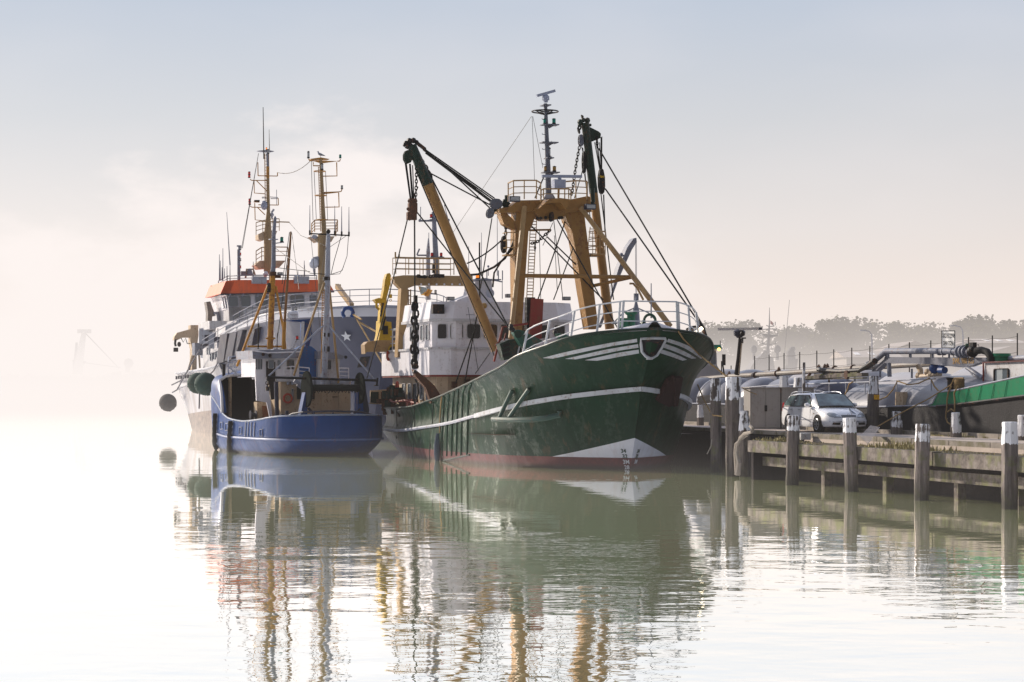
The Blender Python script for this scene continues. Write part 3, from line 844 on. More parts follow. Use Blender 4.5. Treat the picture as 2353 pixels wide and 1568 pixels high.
# sheave blocks
def block(a, b, wdt, name='pulley_block', mt='dgreen', parent=None, X=9, th=.2):
    mb = MB(); a, b = Vector(a), Vector(b); L = (b - a).length; d = (b - a).normalized()
    s = Vector((0, 1, 0)); s = (s - d * s.dot(d)).normalized(); n = d.cross(s)
    prof = [(-.5, 0), (-.42, .3), (-.15, .5), (.2, .5), (.42, .32), (.5, .0), (.42, -.32), (.2, -.5), (-.15, -.5), (-.42, -.3)]
    for off in (-th / 2, th / 2 - .03):
        mb.prism([(a + b) / 2 + d * (u * L) + s * (v * wdt) + n * off for u, v in prof], n * .03)
    mb.lathe([(wdt * .4, -th * .35), (wdt * .4, th * .35)], (a + b) / 2, 14, n)
    return mb.build(name, M[mt], parent)
block(gm(800, 895, 8.7), gm(885, 905, 8.7), .42, parent=g_root, mt='mgrey'); block(gm(808, 928, 8.7), gm(795, 1000, 8.7), .3, parent=g_root, mt='mgrey')
mb = MB(); mb.pipe([gm(880, 900), gm(915, 910), gm(935, 890)], .08, 8); mb.tube(gm(918, 840), gm(918, 950), .09, n=10)
for p in ((900, 880), (900, 925), (945, 940), (825, 950), (835, 940)): mb.ball(gm(*p), .085, 8)
mb.build('swivel_fitting', M['dgreen'], g_root)
mb = MB(); mb.tube(gm(1515, 790), gm(1520, 890), .09, n=10); mb.ball(gm(1515, 900), .11, 8); mb.build('swivel_fitting', M['dgreen'], g_root)
block(gm(1230, 955, 8.3), gm(1228, 1025, 8.3), .16, mt='black', parent=g_root)

# ---- derrick booms
def taper_boom(a, b, r, name, split):
    a, b = Vector(a), Vector(b); m_ = a.lerp(b, split)
    o = MB().pipe([a, m_], [r[0], r[1]], 14).build(name, M['tan2'] if name == 'starboard_derrick' else M['tan'], g_root)
    MB().pipe([m_, b], [r[1] * 1.04, r[2]], 14).build('boom_head', M['dgreen'], o); return o
SB = 7.0
bs = lambda x, y: G.atX(z3(x, y), SB); bs4 = lambda x, y: G.atX(z4(x, y), SB)
sboom = taper_boom(bs4(1078, 650), bs(255, 490), (.19, .235, .18), 'derrick_boom', .81)
PB = 9.9
bp_ = lambda x, y: G.atX(z3(x, y), PB); bp5 = lambda x, y: G.atX(z5(x, y), PB)
pboom = taper_boom(bp5(995, 400), bp_(1465, 335), (.20, .175, .17), 'derrick_boom', .66)
mb = MB()
for p, r in (((215, 475), .16), ((240, 462), .22), ((268, 458), .2), ((225, 495), .22), ((290, 470), .16), ((310, 490), .13), ((330, 505), .13), ((345, 520), .14), ((245, 500), .25), ((205, 490), .12)): mb.ball(bs(*p), r * .6, 8)
mb.beam(bs(280, 465), bs(350, 520), .12, .12)
mb.build('boom_head_fittings', M['black'], sboom)
block(bs(225, 525), bs(228, 620), .34, parent=g_root, th=.2)
mb = MB()
mb.chain([bs(250, 520), bs(290, 570), bs(330, 600), bs(360, 650), bs(385, 700)], .2, .03); mb.chain([bs(288, 640), bs(288, 750), bs(282, 870)], .18, .022)
mb.build('boom_chain', M['black'], sboom)
block(bs(360, 660), bs(392, 735), .18, parent=g_root, mt='black')
mb = MB()
for p, r in (((1430, 330), .24), ((1450, 315), .2), ((1480, 318), .24), ((1445, 292), .12), ((1440, 285), .08), ((1425, 350), .16), ((1500, 350), .12)): mb.ball(bp_(*p), r * .55, 8)
mb.tube(bp_(1443, 290), bp_(1450, 330), .04)
mb.build('boom_head_fittings', M['dgreen'], pboom)
mb = MB(); mb.prism([bp_(1490, 360), bp_(1560, 395), bp_(1575, 410), bp_(1572, 440), bp_(1540, 455), bp_(1500, 470)], (.4, 0, 0)); mb.build('boom_cheek', M['dgreen'], pboom)
block(bp_(1432, 415), bp_(1436, 500), .2, parent=g_root, mt='mgrey'); block(bp_(1455, 530), bp_(1458, 690), .15, parent=g_root, mt='black')
block(bp_(1575, 650), bp_(1580, 835), .27, mt='black', parent=g_root, th=.2)
MB().box(bp_(1577, 712), (.24, .2, .08)).build('block_band', M['yellow'], g_root)
mb = MB(); mb.chain([bp_(1425, 500), bp_(1408, 590), bp_(1390, 700), bp_(1370, 850)], .18, .022); mb.chain([bp_(1545, 430), bp_(1550, 520)], .16, .03)
mb.chain([bp_(1430, 360), bp_(1415, 385), bp_(1425, 405)], .2, .04)
mb.build('boom_chain', M['black'], pboom)
# big purchase block hanging from the starboard boom, with the trawl chain under it
mb = MB(); a = bs(262, 870)
mb.box(bs(262, 885), (.2, .3, .25)); mb.box(bs(262, 930), (.25, .34, .4)); mb.box(bs(255, 985), (.22, .38, .3))
for x, y in ((238, 880), (285, 880), (230, 935), (285, 960), (240, 1005), (275, 1005), (232, 980)): mb.ball(bs(x, y), .07, 8)
mb.build('purchase_block', M['rusty'], g_root)
X4 = 13.0
c4 = lambda x, y, X=X4: G.atX(z4(x, y), X)
mb = MB()
mb.box(c4(483, 270), (.15, .15, .3)); mb.ball(c4(480, 320), .13, 8)
mb.chain([c4(480, 300), c4(470, 400), c4(478, 500), c4(465, 600), c4(470, 700), c4(480, 790)], .42, .055)
mb.chain([c4(490, 360), c4(482, 430), c4(492, 520), c4(480, 600), c4(490, 680), c4(478, 760)], .36, .05)
for p in ((470, 690), (482, 745), (470, 770), (492, 770), (478, 810)): mb.ball(c4(*p), .1, 8)
mb.build('trawl_chain', M['black'], g_root)
mb = MB(); mb.prism([c4(468, 790), c4(500, 805), c4(580, 870), c4(625, 910), c4(680, 1000), c4(600, 1040), c4(560, 925), c4(485, 840)], (.35, 0, 0)); mb.build('trawl_shoe', M['rusty'], g_root)

# ---- running and standing rigging
def wire(a, b, r=.028, drop=0.0, mt='wire', name='rigging_wire', parent=g_root):
    pts = sag(a, b, drop, 10) if drop else [Vector(a), Vector(b)]
    return MB().pipe(pts, r, 5).build(name, M[mt], parent)
for a, b in (((345, 518), (832, 860)), ((348, 532), (822, 868)), ((352, 545), (812, 890)), ((345, 528), (815, 880)), ((500, 650), (800, 928)), ((392, 690), (812, 912))):
    wire(bs(*a), gm(*b), .03)
for a, b in (((210, 615), (245, 865)), ((218, 618), (250, 865)), ((240, 620), (258, 865)), ((246, 620), (264, 865)), ((262, 630), (270, 865)), ((300, 780), (265, 870))):
    wire(bs(*a), bs(*b), .024)
wire(bs(225, 1010), G.atX(z3(122, 1440), 14), .028); wire(G.atX(z3(122, 1440), 14), G.atX(z4(125, 855), 20), .025)
wire(bs(275, 1015), G.atX(z4(478, 260), 13), .035)
wire(bs(400, 730), G.atX(z5(250, 395), 3), .032); wire(bs(295, 960), G.atX(z4(1170, 480), 4), .03); wire(bs(300, 700), G.atX(z4(1065, 690), 5), .026)
wire(gm(815, 1000), gm(735, 1490), .026); wire(gm(970, 930), G.atX(z3(1590, 1568), 8), .03); wire(gm(1245, 965), G.atX(z5(1050, 390), 3), .028)
wire(gm(1330, 1010), gm(1135, 1568), .03); wire(gm(1455, 1010), gm(1245, 1568), .026); wire(gm(1250, 1120), gm(1270, 1500), .014); wire(gm(1145, 1080), gm(1155, 1568), .014)
wire(gm(1240, 1030), gm(1170, 1190), .014); wire(gm(1245, 1010), gm(1310, 1568), .018)
for a, b in (((1135, 1568), (640, 1568 + 0)),): pass
wire(gm(880, 1155), gm(640, 1315), .03, .1); 
mb = MB(); mb.pipe(sag(gm(970, 1130), gm(480, 1390), -.0, 4) , .035, 5)
mb = MB(); mb.pipe([gm(980, 1130), gm(950, 1200), gm(905, 1280), gm(830, 1340), gm(720, 1390), gm(600, 1400)], .05, 6); mb.pipe([gm(960, 1210), gm(880, 1300), gm(830, 1380), gm(820, 1480)], .04, 6); mb.build('hydraulic_hose', M['black'], g_root)
mb = MB(); mb.chain([gm(1222, 1080), gm(1180, 1120), gm(1140, 1160), gm(1075, 1180)], .16, .024); mb.chain([gm(1115, 1165), gm(1115, 1240)], .13, .02); MB().chain([gm(912, 1050), gm(910, 1120)], .18, .03).build('block_chain', M['black'], g_root); mb.build('mast_chain', M['black'], g_root)
block(gm(898, 1120), gm(898, 1245), .24, mt='black', parent=g_root)
# from the port boom down to the bow
wire(bp_(1560, 515), G.atX(z5(1695, 400), .3), .034); wire(bp_(1605, 795), G.atX(z5(1680, 390), .4), .034); wire(bp_(1575, 435), bp_(1578, 660), .026)
for x in (1530, 1540, 1550, 1565, 1582): wire(bp_(x, 470 if x < 1570 else 430), bp_(1572 + (x - 1550) * .3, 660), .02)
wire(bp_(1575, 835), G.atX(z3(1662, 1568), 9), .026); wire(bp_(1593, 835), bp_(1603, 1100), .03)
for a, b in (((1440, 500), (1520, 830)), ((1455, 640), (1390, 860)), ((1460, 690), (1500, 1000)), ((1448, 510), (1470, 760))): wire(bp_(*a), bp_(*b), .022)
wire(gm(1440, 1030), gm5(880, 400, 9), .03); wire(gm(1200, 1130), gm(1480, 1400), .03)
wire(mm(1090, 290), G.atX(z3(540, 1105), 20), .010, mt='thinwire'); wire(mm(1095, 290), mm(1112, 740), .010, mt='thinwire'); wire(mm(1100, 290), mm(1170, 650), .010, mt='thinwire')
wire(gm(1175, 715), gm(1115, 860), .03)
for (a, b) in (((560, 940), (880, 560)),): wire(G.atX(z4(780, 890), 15), G.atX(z4(925, 480), 11), .03); wire(G.atX(z4(848, 880), 15), G.atX(z4(935, 400), 12), .03)
wire(G.atX(z4(925, 820), 14), G.atX(z4(1030, 670), 9), .02); wire(G.atX(z4(870, 330), 15), G.atX(z4(945, 800), 15), .012)
mb = MB()
mb.pipe([G.atX(z4(*p), 14.5) for p in ((480, 860), (500, 900), (505, 960), (490, 1020), (480, 1045), (465, 990), (470, 900))], .04, 5); mb.build('hanging_hose', M['black'], g_root)

# ---- wheelhouse
WX = 16.0
wz = lambda y: G.atX((1100, y), WX).z          # heights read on the front plane
def block_poly(x0, x1, w0, w1, c=.55):
    """plan outline with chamfered front corners"""
    return [(x0, -w0 + c * 1.4), (x0 + c, -w0), (x1, -w1), (x1, w1), (x0 + c, w0), (x0, w0 - c * 1.4)]
low_h = MB().slab(block_poly(WX + .7, 25.2, 2.9, 2.9, .3), 1.2, 3.70); lowo = low_h.build('deckhouse', M['cream'], g_root)
# white boat deck bulwark tier
t2 = MB().slab(block_poly(WX, 25.6, 3.35, 3.35, .6), 3.64, 4.78).build('boat_deck_bulwark', M['white'], g_root)
MB().slab(block_poly(WX - .07, 25.7, 3.42, 3.42, .6), 4.76, 4.86).build('bulwark_moulding', M['white2'], t2)
MB().slab(block_poly(WX + .02, 25.6, 3.32, 3.32, .6), 3.56, 3.64).build('red_trim', M['redox'], t2)
br = MB().slab(block_poly(WX + .05, 21.3, 3.2, 3.2, .65), 4.86, 6.0).build('bridge', M['white'], g_root)
br2 = MB().slab(block_poly(WX - .12, 21.6, 3.38, 3.38, .65), 6.0, 6.12).build('bridge_eave', M['white2'], br)
def hollow(x0, x1, w, c, z0, z1, th=.08, slope=.12):
    mb = MB(); P = block_poly(x0, x1, w, w, c); n = len(P); Q = [(p[0] * 1 + (.0), p[1]) for p in P]
    P2 = block_poly(x0 + slope, x1, w - slope, w - slope, c)
    for i in range(n):
        a, b = P[i], P[(i + 1) % n]; a2, b2 = P2[i], P2[(i + 1) % n]
        A, B = Vector((a[0], a[1], z0)), Vector((b[0], b[1], z0)); C, D = Vector((b2[0], b2[1], z1)), Vector((a2[0], a2[1], z1))
        cen = Vector(((x0 + x1) / 2, 0, (z0 + z1) / 2)); nn = (B - A).cross(D - A).normalized()
        if nn.dot(cen - A) < 0: nn = -nn
        mb.prism([A, B, C, D], nn * th)
    return mb
hollow(WX - .1, 21.5, 3.36, .65, 6.12, 6.88).build('flying_bridge_bulwark', M['white'], br)
MB().slab(block_poly(WX + .1, 21.4, 3.1, 3.1, .6), 6.1, 6.2).build('bridge_roof', M['lgrey'], br)
def window(P4, nrm, parent, glass='glassd', frame='white2', name='window', t=.05):
    """P4: four corners on a wall, nrm outward; rounded corner pane in a raised frame"""
    c = sum((Vector(p) for p in P4), Vector()) / 4; nrm = Vector(nrm).normalized()
    def rnd(s):
        out = []
        for i in range(4):
            p, a, b = Vector(P4[i]), Vector(P4[i - 1]), Vector(P4[(i + 1) % 4])
            p, a, b = c + (p - c) * s, c + (a - c) * s, c + (b - c) * s
            L = min((a - p).length, (b - p).length) * .2
            d1, d2 = (a - p).normalized() * L, (b - p).normalized() * L
            for k in range(4):
                f = k / 3; out.append((p + d1).lerp(p, f).lerp(p.lerp(p + d2, f), f))
        return out
    o = MB(); R = rnd(1.0); R2 = rnd(1.10)
    # frame ring
    mb = MB(); n = len(R)
    vs = [p + nrm * t for p in R2] + [p + nrm * t for p in R] + [p for p in R2] + [p for p in R]
    fs = []
    for i in range(n):
        j = (i + 1) % n
        fs += [(i, j, n + j, n + i), (2 * n + i, 2 * n + j, j, i), (n + i, n + j, 3 * n + j, 3 * n + i)]
    mb.add(vs, fs); w_ = mb.build(name, M[frame], parent)
    MB().add([p + nrm * .012 for p in R], [tuple(range(n))]).build('pane', M[glass], w_, smooth=False)
    return w_
fx = WX + .05
def fpt(p):
    '''the bridge front follows its chamfered corner'''
    yc = 3.2 - .65 * 1.4; q = G.atX(p, fx)
    for _ in range(8):
        if q.y > yc: q = G.atX(p, fx + (min(q.y, 3.2) - yc) * .65 / .91)
    return q
for x0, x1 in ((650, 715), (740, 835), (862, 960), (985, 1085), (1110, 1185)):
    a, b = fpt(z4(x0, 500)), fpt(z4(x1, 500)); nv = Vector((b.y - a.y, a.x - b.x, 0)); nv = -nv if nv.x > 0 else nv
    window([(a.x, a.y, 5.25), (b.x, b.y, 5.25), (b.x, b.y, 5.88), (a.x, a.y, 5.88)], nv, br)
for x0, x1 in ((335, 430), (478, 545), (585, 660)):
    a, b = G.atX(z5(x0, 390), fx), G.atX(z5(x1, 390), fx)
    window([(fx, a.y, 5.28), (fx, b.y, 5.28), (fx, b.y, 5.86), (fx, a.y, 5.86)], (-1, 0, 0), br)
# corner chamfer window and side windows
for i in range(4):
    x = 17.1 + i * .95
    window([(x, 3.2, 5.22), (x + .55, 3.2, 5.22), (x + .55, 3.2, 5.86), (x, 3.2, 5.86)], (0, 1, 0), br, 'glassb')
for i in range(5):
    x = 18.2 + i * 1.1
    window([(x, 2.9, 2.55), (x + .6, 2.9, 2.55), (x + .6, 2.9, 3.25), (x, 2.9, 3.25)], (0, 1, 0), lowo, 'glassb')
# sloped side wing plate
MB().prism([(21.3, 3.2, 5.9), (21.3, 3.2, 4.8), (23.0, 3.2, 4.8)], (0, -.06, 0)).build('wing_plate', M['white'], br)
# front of the deckhouse: fittings
mb = MB()
for y, z in ((2.2, 3.2), (1.6, 3.3), (1.0, 3.1), (.4, 3.35)):
    mb.box((WX + .6, y, z), (.2, .22, .28)); mb.tube((WX + .62, y, z), (WX + .62, y - .1, 1.6), .03, n=5)
mb.build('deckhouse_fittings', M['rusty'], lowo)
MB().bx(WX + .6, WX + .72, -1.0, -.4, 2.75, 3.2).build('vent_hatch', M['black'], lowo)
MB().bx(WX + .62, WX + .72, 1.2, 1.9, 1.3, 3.0).build('door', M['cream'], lowo)
# search lights, gear on the roof
floodlight(c4(740, 268, 16.2), 0, g_root, .2); floodlight(c4(1175, 247, 16.2), 0, g_root, .2); floodlight(G.atX(z5(674, 175), 16.2), 0, g_root, .2)
MB().box(c4(648, 345, 16.1), (.3, .52, .42)).build('life_raft_canister', M['black'], g_root)
MB().box(c4(885, 398, 15.95), (.05, .36, .16)).build('name_board', M['grey'], g_root)
MB().ball(c4(990, 320, 15.9), .14, 8).build('search_lamp', M['amber'], g_root)
FX = 19.0
f4 = lambda x, y, X=FX: G.atX(z4(x, y), X)
fu = MB().prism([f4(790, 280), f4(905, 235), f4(925, 135), f4(1045, 135), f4(1055, 260), f4(1075, 290), f4(790, 290)], (1.6, 0, 0)).build('funnel_casing', M['white'], g_root)
mb = MB(); mb.box(f4(1000, 130), (1.0, 1.2, .05)); mb.pipe([f4(905, 132, 18.5), f4(1000, 120, 18.4), f4(1125, 145, 18.5)], .03, 5)
for x in (1010, 1095, 1125, 960): mb.tube(f4(x, 130), f4(x, 60 if x != 960 else -20), .025, n=5)
mb.ball(f4(1020, 30), .06, 6); mb.build('antenna_platform', M['grey'], fu)
mb = MB(); c = f4(1035, 228, 18.6); mb.lathe([(.03, .12), (.12, .1), (.19, .04), (.21, .0), (.20, -.03)], c, 16, (1, .3, 0)); mb.build('satellite_dish', M['lgrey'], fu)
lamp(f4(940, 122), .09, .22, M['beacon'], g_root, 'orange_beacon')
MB().tube(f4(957, 300), G.atX(z3(728, 1168), FX), .04, .035).build('tall_antenna', M['black'], g_root)
for x, y0, y1 in ((653, 1195, 1400), (742, 1100, 1400), (887, 1365, 1560), (852, 955, 1400), (790, 1330, 1400)):
    MB().tube(G.atX(z3(x, y0), FX), G.atX(z3(x, y1), FX), .012, .02, 5).build('whip_antenna', M['grey'], g_root)
# boat deck rails and lifebuoy
mb = MB()
rp_ = [(22.4, 3.3), (23.6, 3.3), (24.8, 3.3), (25.5, 3.3), (25.5, 1.5), (25.5, -1.0), (25.5, -3.2)]
for lv in (1.0, .66, .33): mb.pipe([(x, y, 4.84 + lv) for x, y in rp_], .03 if lv == 1 else .02, 5)
for x, y in rp_: mb.tube((x, y, 4.84), (x, y, 5.84), .03, n=5)
mb.build('boat_deck_railing', railw, g_root)
def lifebuoy(c, axis, label, R=.2, r=.05):
    o = MB().ring(c, R, r, axis, 20, 8).build('lifebuoy', M['lifebuoy'], None)
    return tag(o, label, 'lifebuoy', 'lifebuoys hung on the boats')
def world_thing(o, fr): o.matrix_world = Matrix.Translation(fr.o) @ Matrix.Rotation(fr.th, 4, 'Z'); return o
world_thing(lifebuoy(G.atX(z4(348, 915), 22.0), (0, 1, 0.0), 'red lifebuoy on the starboard rail of the green trawler below the yellow crane'), G)
world_thing(lifebuoy(G.atX(z4(283, 690), 24.0), (.6, 1, 0.0), 'red lifebuoy on the boat deck railing beside the yellow crane winch'), G)

# ---- aft gantry, crane and masts
GX = 22.0
ga = lambda x, y, X=GX: G.atX(z4(x, y), X); ga3 = lambda x, y, X=GX: G.atX(z3(x, y), X)
go = MB().prism([ga(320, 105), ga(395, 95), ga(430, 95), ga(850, 100), ga(905, 100), ga(905, 170), ga(860, 172), ga(490, 168), ga(430, 190), ga(375, 190), ga(330, 148)], (.6, 0, 0)).build('stern_gantry', M['tan2'], g_root)
MB().prism([ga(378, 190), ga(428, 190), ga(420, 500), ga(425, 700), ga(350, 700), ga(360, 500)], (.6, 0, 0)).build('gantry_leg', M['tan2'], go)
MB().prism([ga(870, 172), ga(905, 172), ga(905, 700), ga(870, 700)], (.6, 0, 0)).build('gantry_leg', M['tan2'], go)
mb = MB()
for i in range(7): mb.tube(ga(525 + i * 57, 162, GX - .02), ga(525 + i * 57, 162, GX - .05), .05, n=8)
mb.build('bolt_hole', M['white'], go)
mb = MB(); T = [ga3(145, 1272), ga3(235, 1274), ga3(335, 1276), ga3(445, 1277), ga3(550, 1278)]
T2 = [p + Vector((.6, 0, 0)) for p in T]
rail_poly(T, .78, mb, 3, .03); rail_poly(T2, .78, mb, 3, .022)
mb.tube(ga3(142, 1235), ga3(142, 1275), .04); mb.tube(ga3(168, 1250), ga3(168, 1280), .04)
mb.build('gantry_railing', M['tan2'], go)
mb = MB(); mb.pipe([ga(375 + 55, 200, GX + .3), ga(432, 560, GX + .3)], .03, 4); mb.pipe([ga(382 + 65, 200, GX + .3), ga(448, 560, GX + .3)], .03, 4)
for i in range(10): mb.tube(ga(430, 210 + i * 34, GX + .3), ga(448, 210 + i * 34, GX + .3), .02, n=4)
mb.build('ladder', M['tan2'], go)
block(ga(490, 105, GX - .2), ga(560, 108, GX - .2), .12, mt='black', parent=g_root)
mb = MB(); mb.chain([ga(495, 100, GX - .2), ga(560, 108, GX - .2), ga(620, 100, GX - .2), ga(690, 104, GX - .2)], .2, .03); mb.box(ga(655, 100, GX - .2), (.2, .5, .16)); mb.build('gantry_shackles', M['black'], g_root)
wmx = 23.0
wm = lambda x, y, X=wmx: G.atX(z3(x, y), X)
am = MB().pipe([wm(430, 1400), wm(415, 1100), wm(408, 955)], [.15, .12, .09], 10).build('aft_mast', M['grey'], g_root)
mb = MB(); mb.tube(wm(305, 1018), wm(518, 1016), .05, n=6); mb.box(wm(408, 1010), (.3, .42, .04)); mb.box(wm(430, 1272), (.3, .66, .05)); mb.ball(wm(312, 1015), .08, 8); mb.ball(wm(512, 1012), .07, 8)
mb.tube(wm(483, 905), wm(510, 1010), .018, n=4); mb.tube(wm(318, 920), wm(318, 1010), .018, n=4)
mb.build('mast_yard', M['grey'], am)
for x, y, gl_ in ((392, 998, 'redlamp'), (397, 1268, 'redlamp'), (461, 1268, 'redlamp')): lamp(wm(x, y), .075, .2, M[gl_], am)
MB().box(wm(408, 1352), (.2, .12, .4)).build('mast_speaker', M['black'], am)
am2 = MB().pipe([wm(370, 1568, 24.0), wm(370, 1230, 24.0), wm(373, 1140, 24)], [.13, .1, .03], 8).build('signal_mast', M['lgrey'], g_root)
mb = MB(); mb.tube(wm(292, 1258, 24), wm(368, 1258, 24), .04, n=5); mb.tube(wm(292, 1255, 24), wm(310, 1212, 24), .04, n=5); mb.tube(wm(385, 1525, 24), wm(430, 1530, 24), .03, n=5)
mb.tube(wm(375, 1100, 24), wm(375, 1230, 24), .015, n=4)
mb.build('mast_yard', M['grey'], am2)
lamp(wm(422, 1528, 24), .07, .2, M['lens'], am2)
mb = MB(); nx, nz = 8, 5
A, B, C, D = wm(302, 1468, 23.6), wm(402, 1500, 23.6), wm(370, 1545, 23.6), wm(325, 1535, 23.6)
for i in range(nx + 1):
    for j in range(nz + 1):
        p = A.lerp(B, i / nx).lerp(D.lerp(C, i / nx), j / nz); mb.v.append((p.x + .12 * sin(i * 1.2 + j * .4), p.y, p.z))
for i in range(nx):
    for j in range(nz):
        o_ = i * (nz + 1) + j; mb.f.append((o_, o_ + 1, o_ + nz + 2, o_ + nz + 1))
fm, t, b, co = mat('yellow_flag_cloth'); b.inputs['Roughness'].default_value = .9
t.link(t.mix(t.ramp(t.noise(co, 1.4, 1), [(.5, 0), (.52, 1)]), (.75, .45, .12), (.35, .45, .50)), b.inputs['Base Color'])
fo_ = mb.build('flag', fm, None, recalc=False); world_thing(fo_, G); tag(fo_, 'faded yellow flag with a pale blue patch flying behind the green trawler wheelhouse', 'flag')
# yellow knuckle boom crane on its tan side beam
CX = 24.0
cr = lambda x, y, X=CX: G.atX(z4(x, y), X)
sbm = MB().prism([cr(108, 608), cr(130, 585), cr(210, 575), cr(390, 575), cr(400, 640), cr(260, 660), cr(125, 660), cr(112, 675)], (.8, 0, 0)).build('crane_beam', M['tan2'], g_root)
MB().tube(cr(318, 645, CX - .1), cr(318, 645, CX + .3), .25, n=20).build('hose_reel', M['yellow'], sbm)
MB().tube(cr(318, 645, CX - .18), cr(318, 645, CX - .1), .17, n=16).build('reel_hub', M['black'], sbm)
crn = MB().prism([cr(225, 430), cr(305, 440), cr(312, 540), cr(305, 575), cr(210, 575), cr(222, 520)], (.9, 0, 0)).build('knuckle_crane', M['yellow'], g_root)
cro = crn
MB().prism([cr(238, 575, CX + .2), cr(300, 575, CX + .2), cr(296, 550, CX + .2), cr(240, 552, CX + .2)], (.8, 0, 0)).build('crane_base', M['black'], cro)
mb = MB(); mb.prism([cr(218, 440), cr(225, 330), cr(250, 200), cr(258, 130), cr(272, 85), cr(292, 78), (cr(303, 95)), cr(300, 150), cr(272, 260), cr(262, 380), cr(268, 440)], (.45, 0, 0)); mb.build('crane_arm', M['yellow'], cro)
mb = MB(); mb.prism([cr(180, 275, CX - .1), cr(215, 262, CX - .1), cr(262, 275, CX - .1), cr(258, 300, CX - .1), cr(200, 300, CX - .1)], (.5, 0, 0)); mb.pipe([cr(195, 290), cr(195, 330), cr(215, 350)], .06, 6); mb.build('crane_elbow', M['yellow'], cro)
mb = MB(); mb.tube(cr(262, 400, CX - .1), cr(235, 500, CX - .1), .05); mb.tube(cr(245, 300, CX - .1), cr(225, 400, CX - .1), .04); mb.box(cr(262, 500, CX - .05), (.1, .22, .4)); mb.build('hydraulic_ram', M['black'], cro)
mb = MB(); mb.tube(cr(299, 150), cr(299, 235), .015, n=4); mb.box(cr(299, 250), (.12, .12, .18)); mb.ring(cr(299, 280), .05, .015, (1, 0, 0), 12, 5); mb.build('crane_hook', M['yellow'], cro)
# grey deck crane standing up behind the mast
mb = MB(); q3 = lambda x, y: G.atX(z3(x, y), 13.5)
mb.prism([q3(1803, 1140), q3(1822, 1135), q3(1825, 1165), q3(1790, 1220), q3(1745, 1320), q3(1700, 1420), G.atX(z5(930, 390), 13.5), G.atX(z5(905, 390), 13.5), q3(1640, 1550), q3(1660, 1480), q3(1700, 1340), q3(1760, 1200)], (.5, 0, 0))
gc = mb.build('grey_crane_arm', M['grey'], g_root)
mb = MB(); mb.tube(q3(1815, 1165), q3(1818, 1540), .012, n=4); mb.tube(q3(1822, 1165), q3(1824, 1540), .012, n=4); mb.ball(q3(1716, 1255), .1, 8); mb.tube(q3(1735, 1262), q3(1716, 1255), .04); mb.box(q3(1820, 1548), (.1, .2, .3)); mb.build('crane_wire', M['grey'], gc)
# tan deckhouse wall and dark fish gear seen over the starboard rail aft
MB().prism([G.atX(z4(*p), 25.6) for p in ((150, 945), (320, 935), (320, 1060), (150, 1040))], (.1, 0, 0)).build('stern_bulkhead', M['cream'], g_root)
MB().prism([G.atX(z4(*p), 25.5) for p in ((150, 958), (210, 955), (210, 1040), (150, 1035))], (-.05, 0, 0)).build('deck_opening', M['dgreen'], g_root)
mb = MB()
mb.box((19.5, 3.4, 2.3), (1.2, .3, .5)); mb.pipe([(17, 3.7, 2.35), (19, 3.9, 2.5), (21, 3.9, 2.4), (22, 3.8, 2.5)], .05, 6); mb.build('deck_pipe', M['redox'], g_root)
for i in range(26):
    x = 20 + random.random() * 5; MB().box((x, 3.3 + random.random() * .4, 2.0 + random.random() * .9), (.25 + random.random() * .4, .2, .2 + random.random() * .5), random.random() * 3).build('fish_box', M['rusty'] if i % 3 else M['dgreen'], g_root)

# rope with a blue grey cushion hanging down the starboard side
pts = [on_hull(G, g_bvh, z4(*p), .06) for p in ((684, 985), (678, 1060), (674, 1150), (672, 1260))]
o = MB().pipe(pts, .028, 6).build('fender_rope', M['rope']); world_thing(o, G); tag(o, 'brown rope dropping over the trawler rail to its long dark cushion', 'rope')
pts = [on_hull(G, g_bvh, z4(*p), .14) for p in ((670, 1265), (666, 1340), (665, 1410), (668, 1480))]
o = MB().pipe(pts, [.06, .12, .13, .08], 10).build('cushion_fender', plain('faded_blue_rubber', (.05, .07, .10), .9)); world_thing(o, G); tag(o, 'long faded blue cushion fender hanging at the waterline beside the hull ribs', 'fender')
for k, (pp0) in enumerate((((345, 1085), (350, 1200), (348, 1300), (345, 1400)), ((480, 1060), (482, 1200), (470, 1350), (466, 1440)), ((620, 1030), (612, 1180), (595, 1350), (588, 1470)))):
    q = [on_hull(G, g_bvh, z4(*p), .03) for p in pp0]; q = [a for a in q if a]
    MB().pipe(q, .022, 5).build('hull_seam_pipe', M['dgreen'], g_root)
mb = MB(); mb.pipe([G.atX(z4(*p), 24.0) for p in ((140, 1040), (200, 1045), (260, 1040), (345, 1100))], .02, 5)
o = mb.build('mooring_rope', M['rope']); world_thing(o, G); tag(o, 'thin brown rope strung along the aft rail of the green trawler', 'rope')
# ------------------------------------------------------------------ blue shrimp cutter, seen from its port quarter
B = Frame(-7.9, 96.0, 112)
b_root = B.root('shrimp_cutter', 'small blue cutter with dark open whaleback, net drum on the stern and two thin masts, between the grey ship and the green trawler', 'fishing cutter')
b_rb = [(0, 0), (.1, .8), (.3, 1.3), (.8, 2.0), (1.5, 2.42), (2.6, 2.75), (4.5, 2.98), (7.5, 3.08), (11.5, 2.95), (14.2, 2.3), (16.4, 1.1), (17.8, .02)]
b_wb = [(0, 0), (.15, .7), (.5, 1.3), (1.1, 1.9), (2.4, 2.4), (4.5, 2.75), (7.5, 2.85), (11, 2.5), (13.5, 1.5), (15.8, .02)]
b_rz = [(-.6, 1.86), (1, 1.78), (3, 1.6), (5, 1.52), (7, 1.6), (8.5, 1.82), (9.8, 2.25), (11, 2.6), (13, 2.9), (18, 3.4)]
b_sb = [(0, 0), (.1, .85), (.3, 1.4), (.8, 2.1), (1.5, 2.5), (2.6, 2.82), (4.5, 3.02), (7.5, 3.1), (11.5, 2.9), (14.2, 2.1), (16.4, .8), (17.2, .02)]
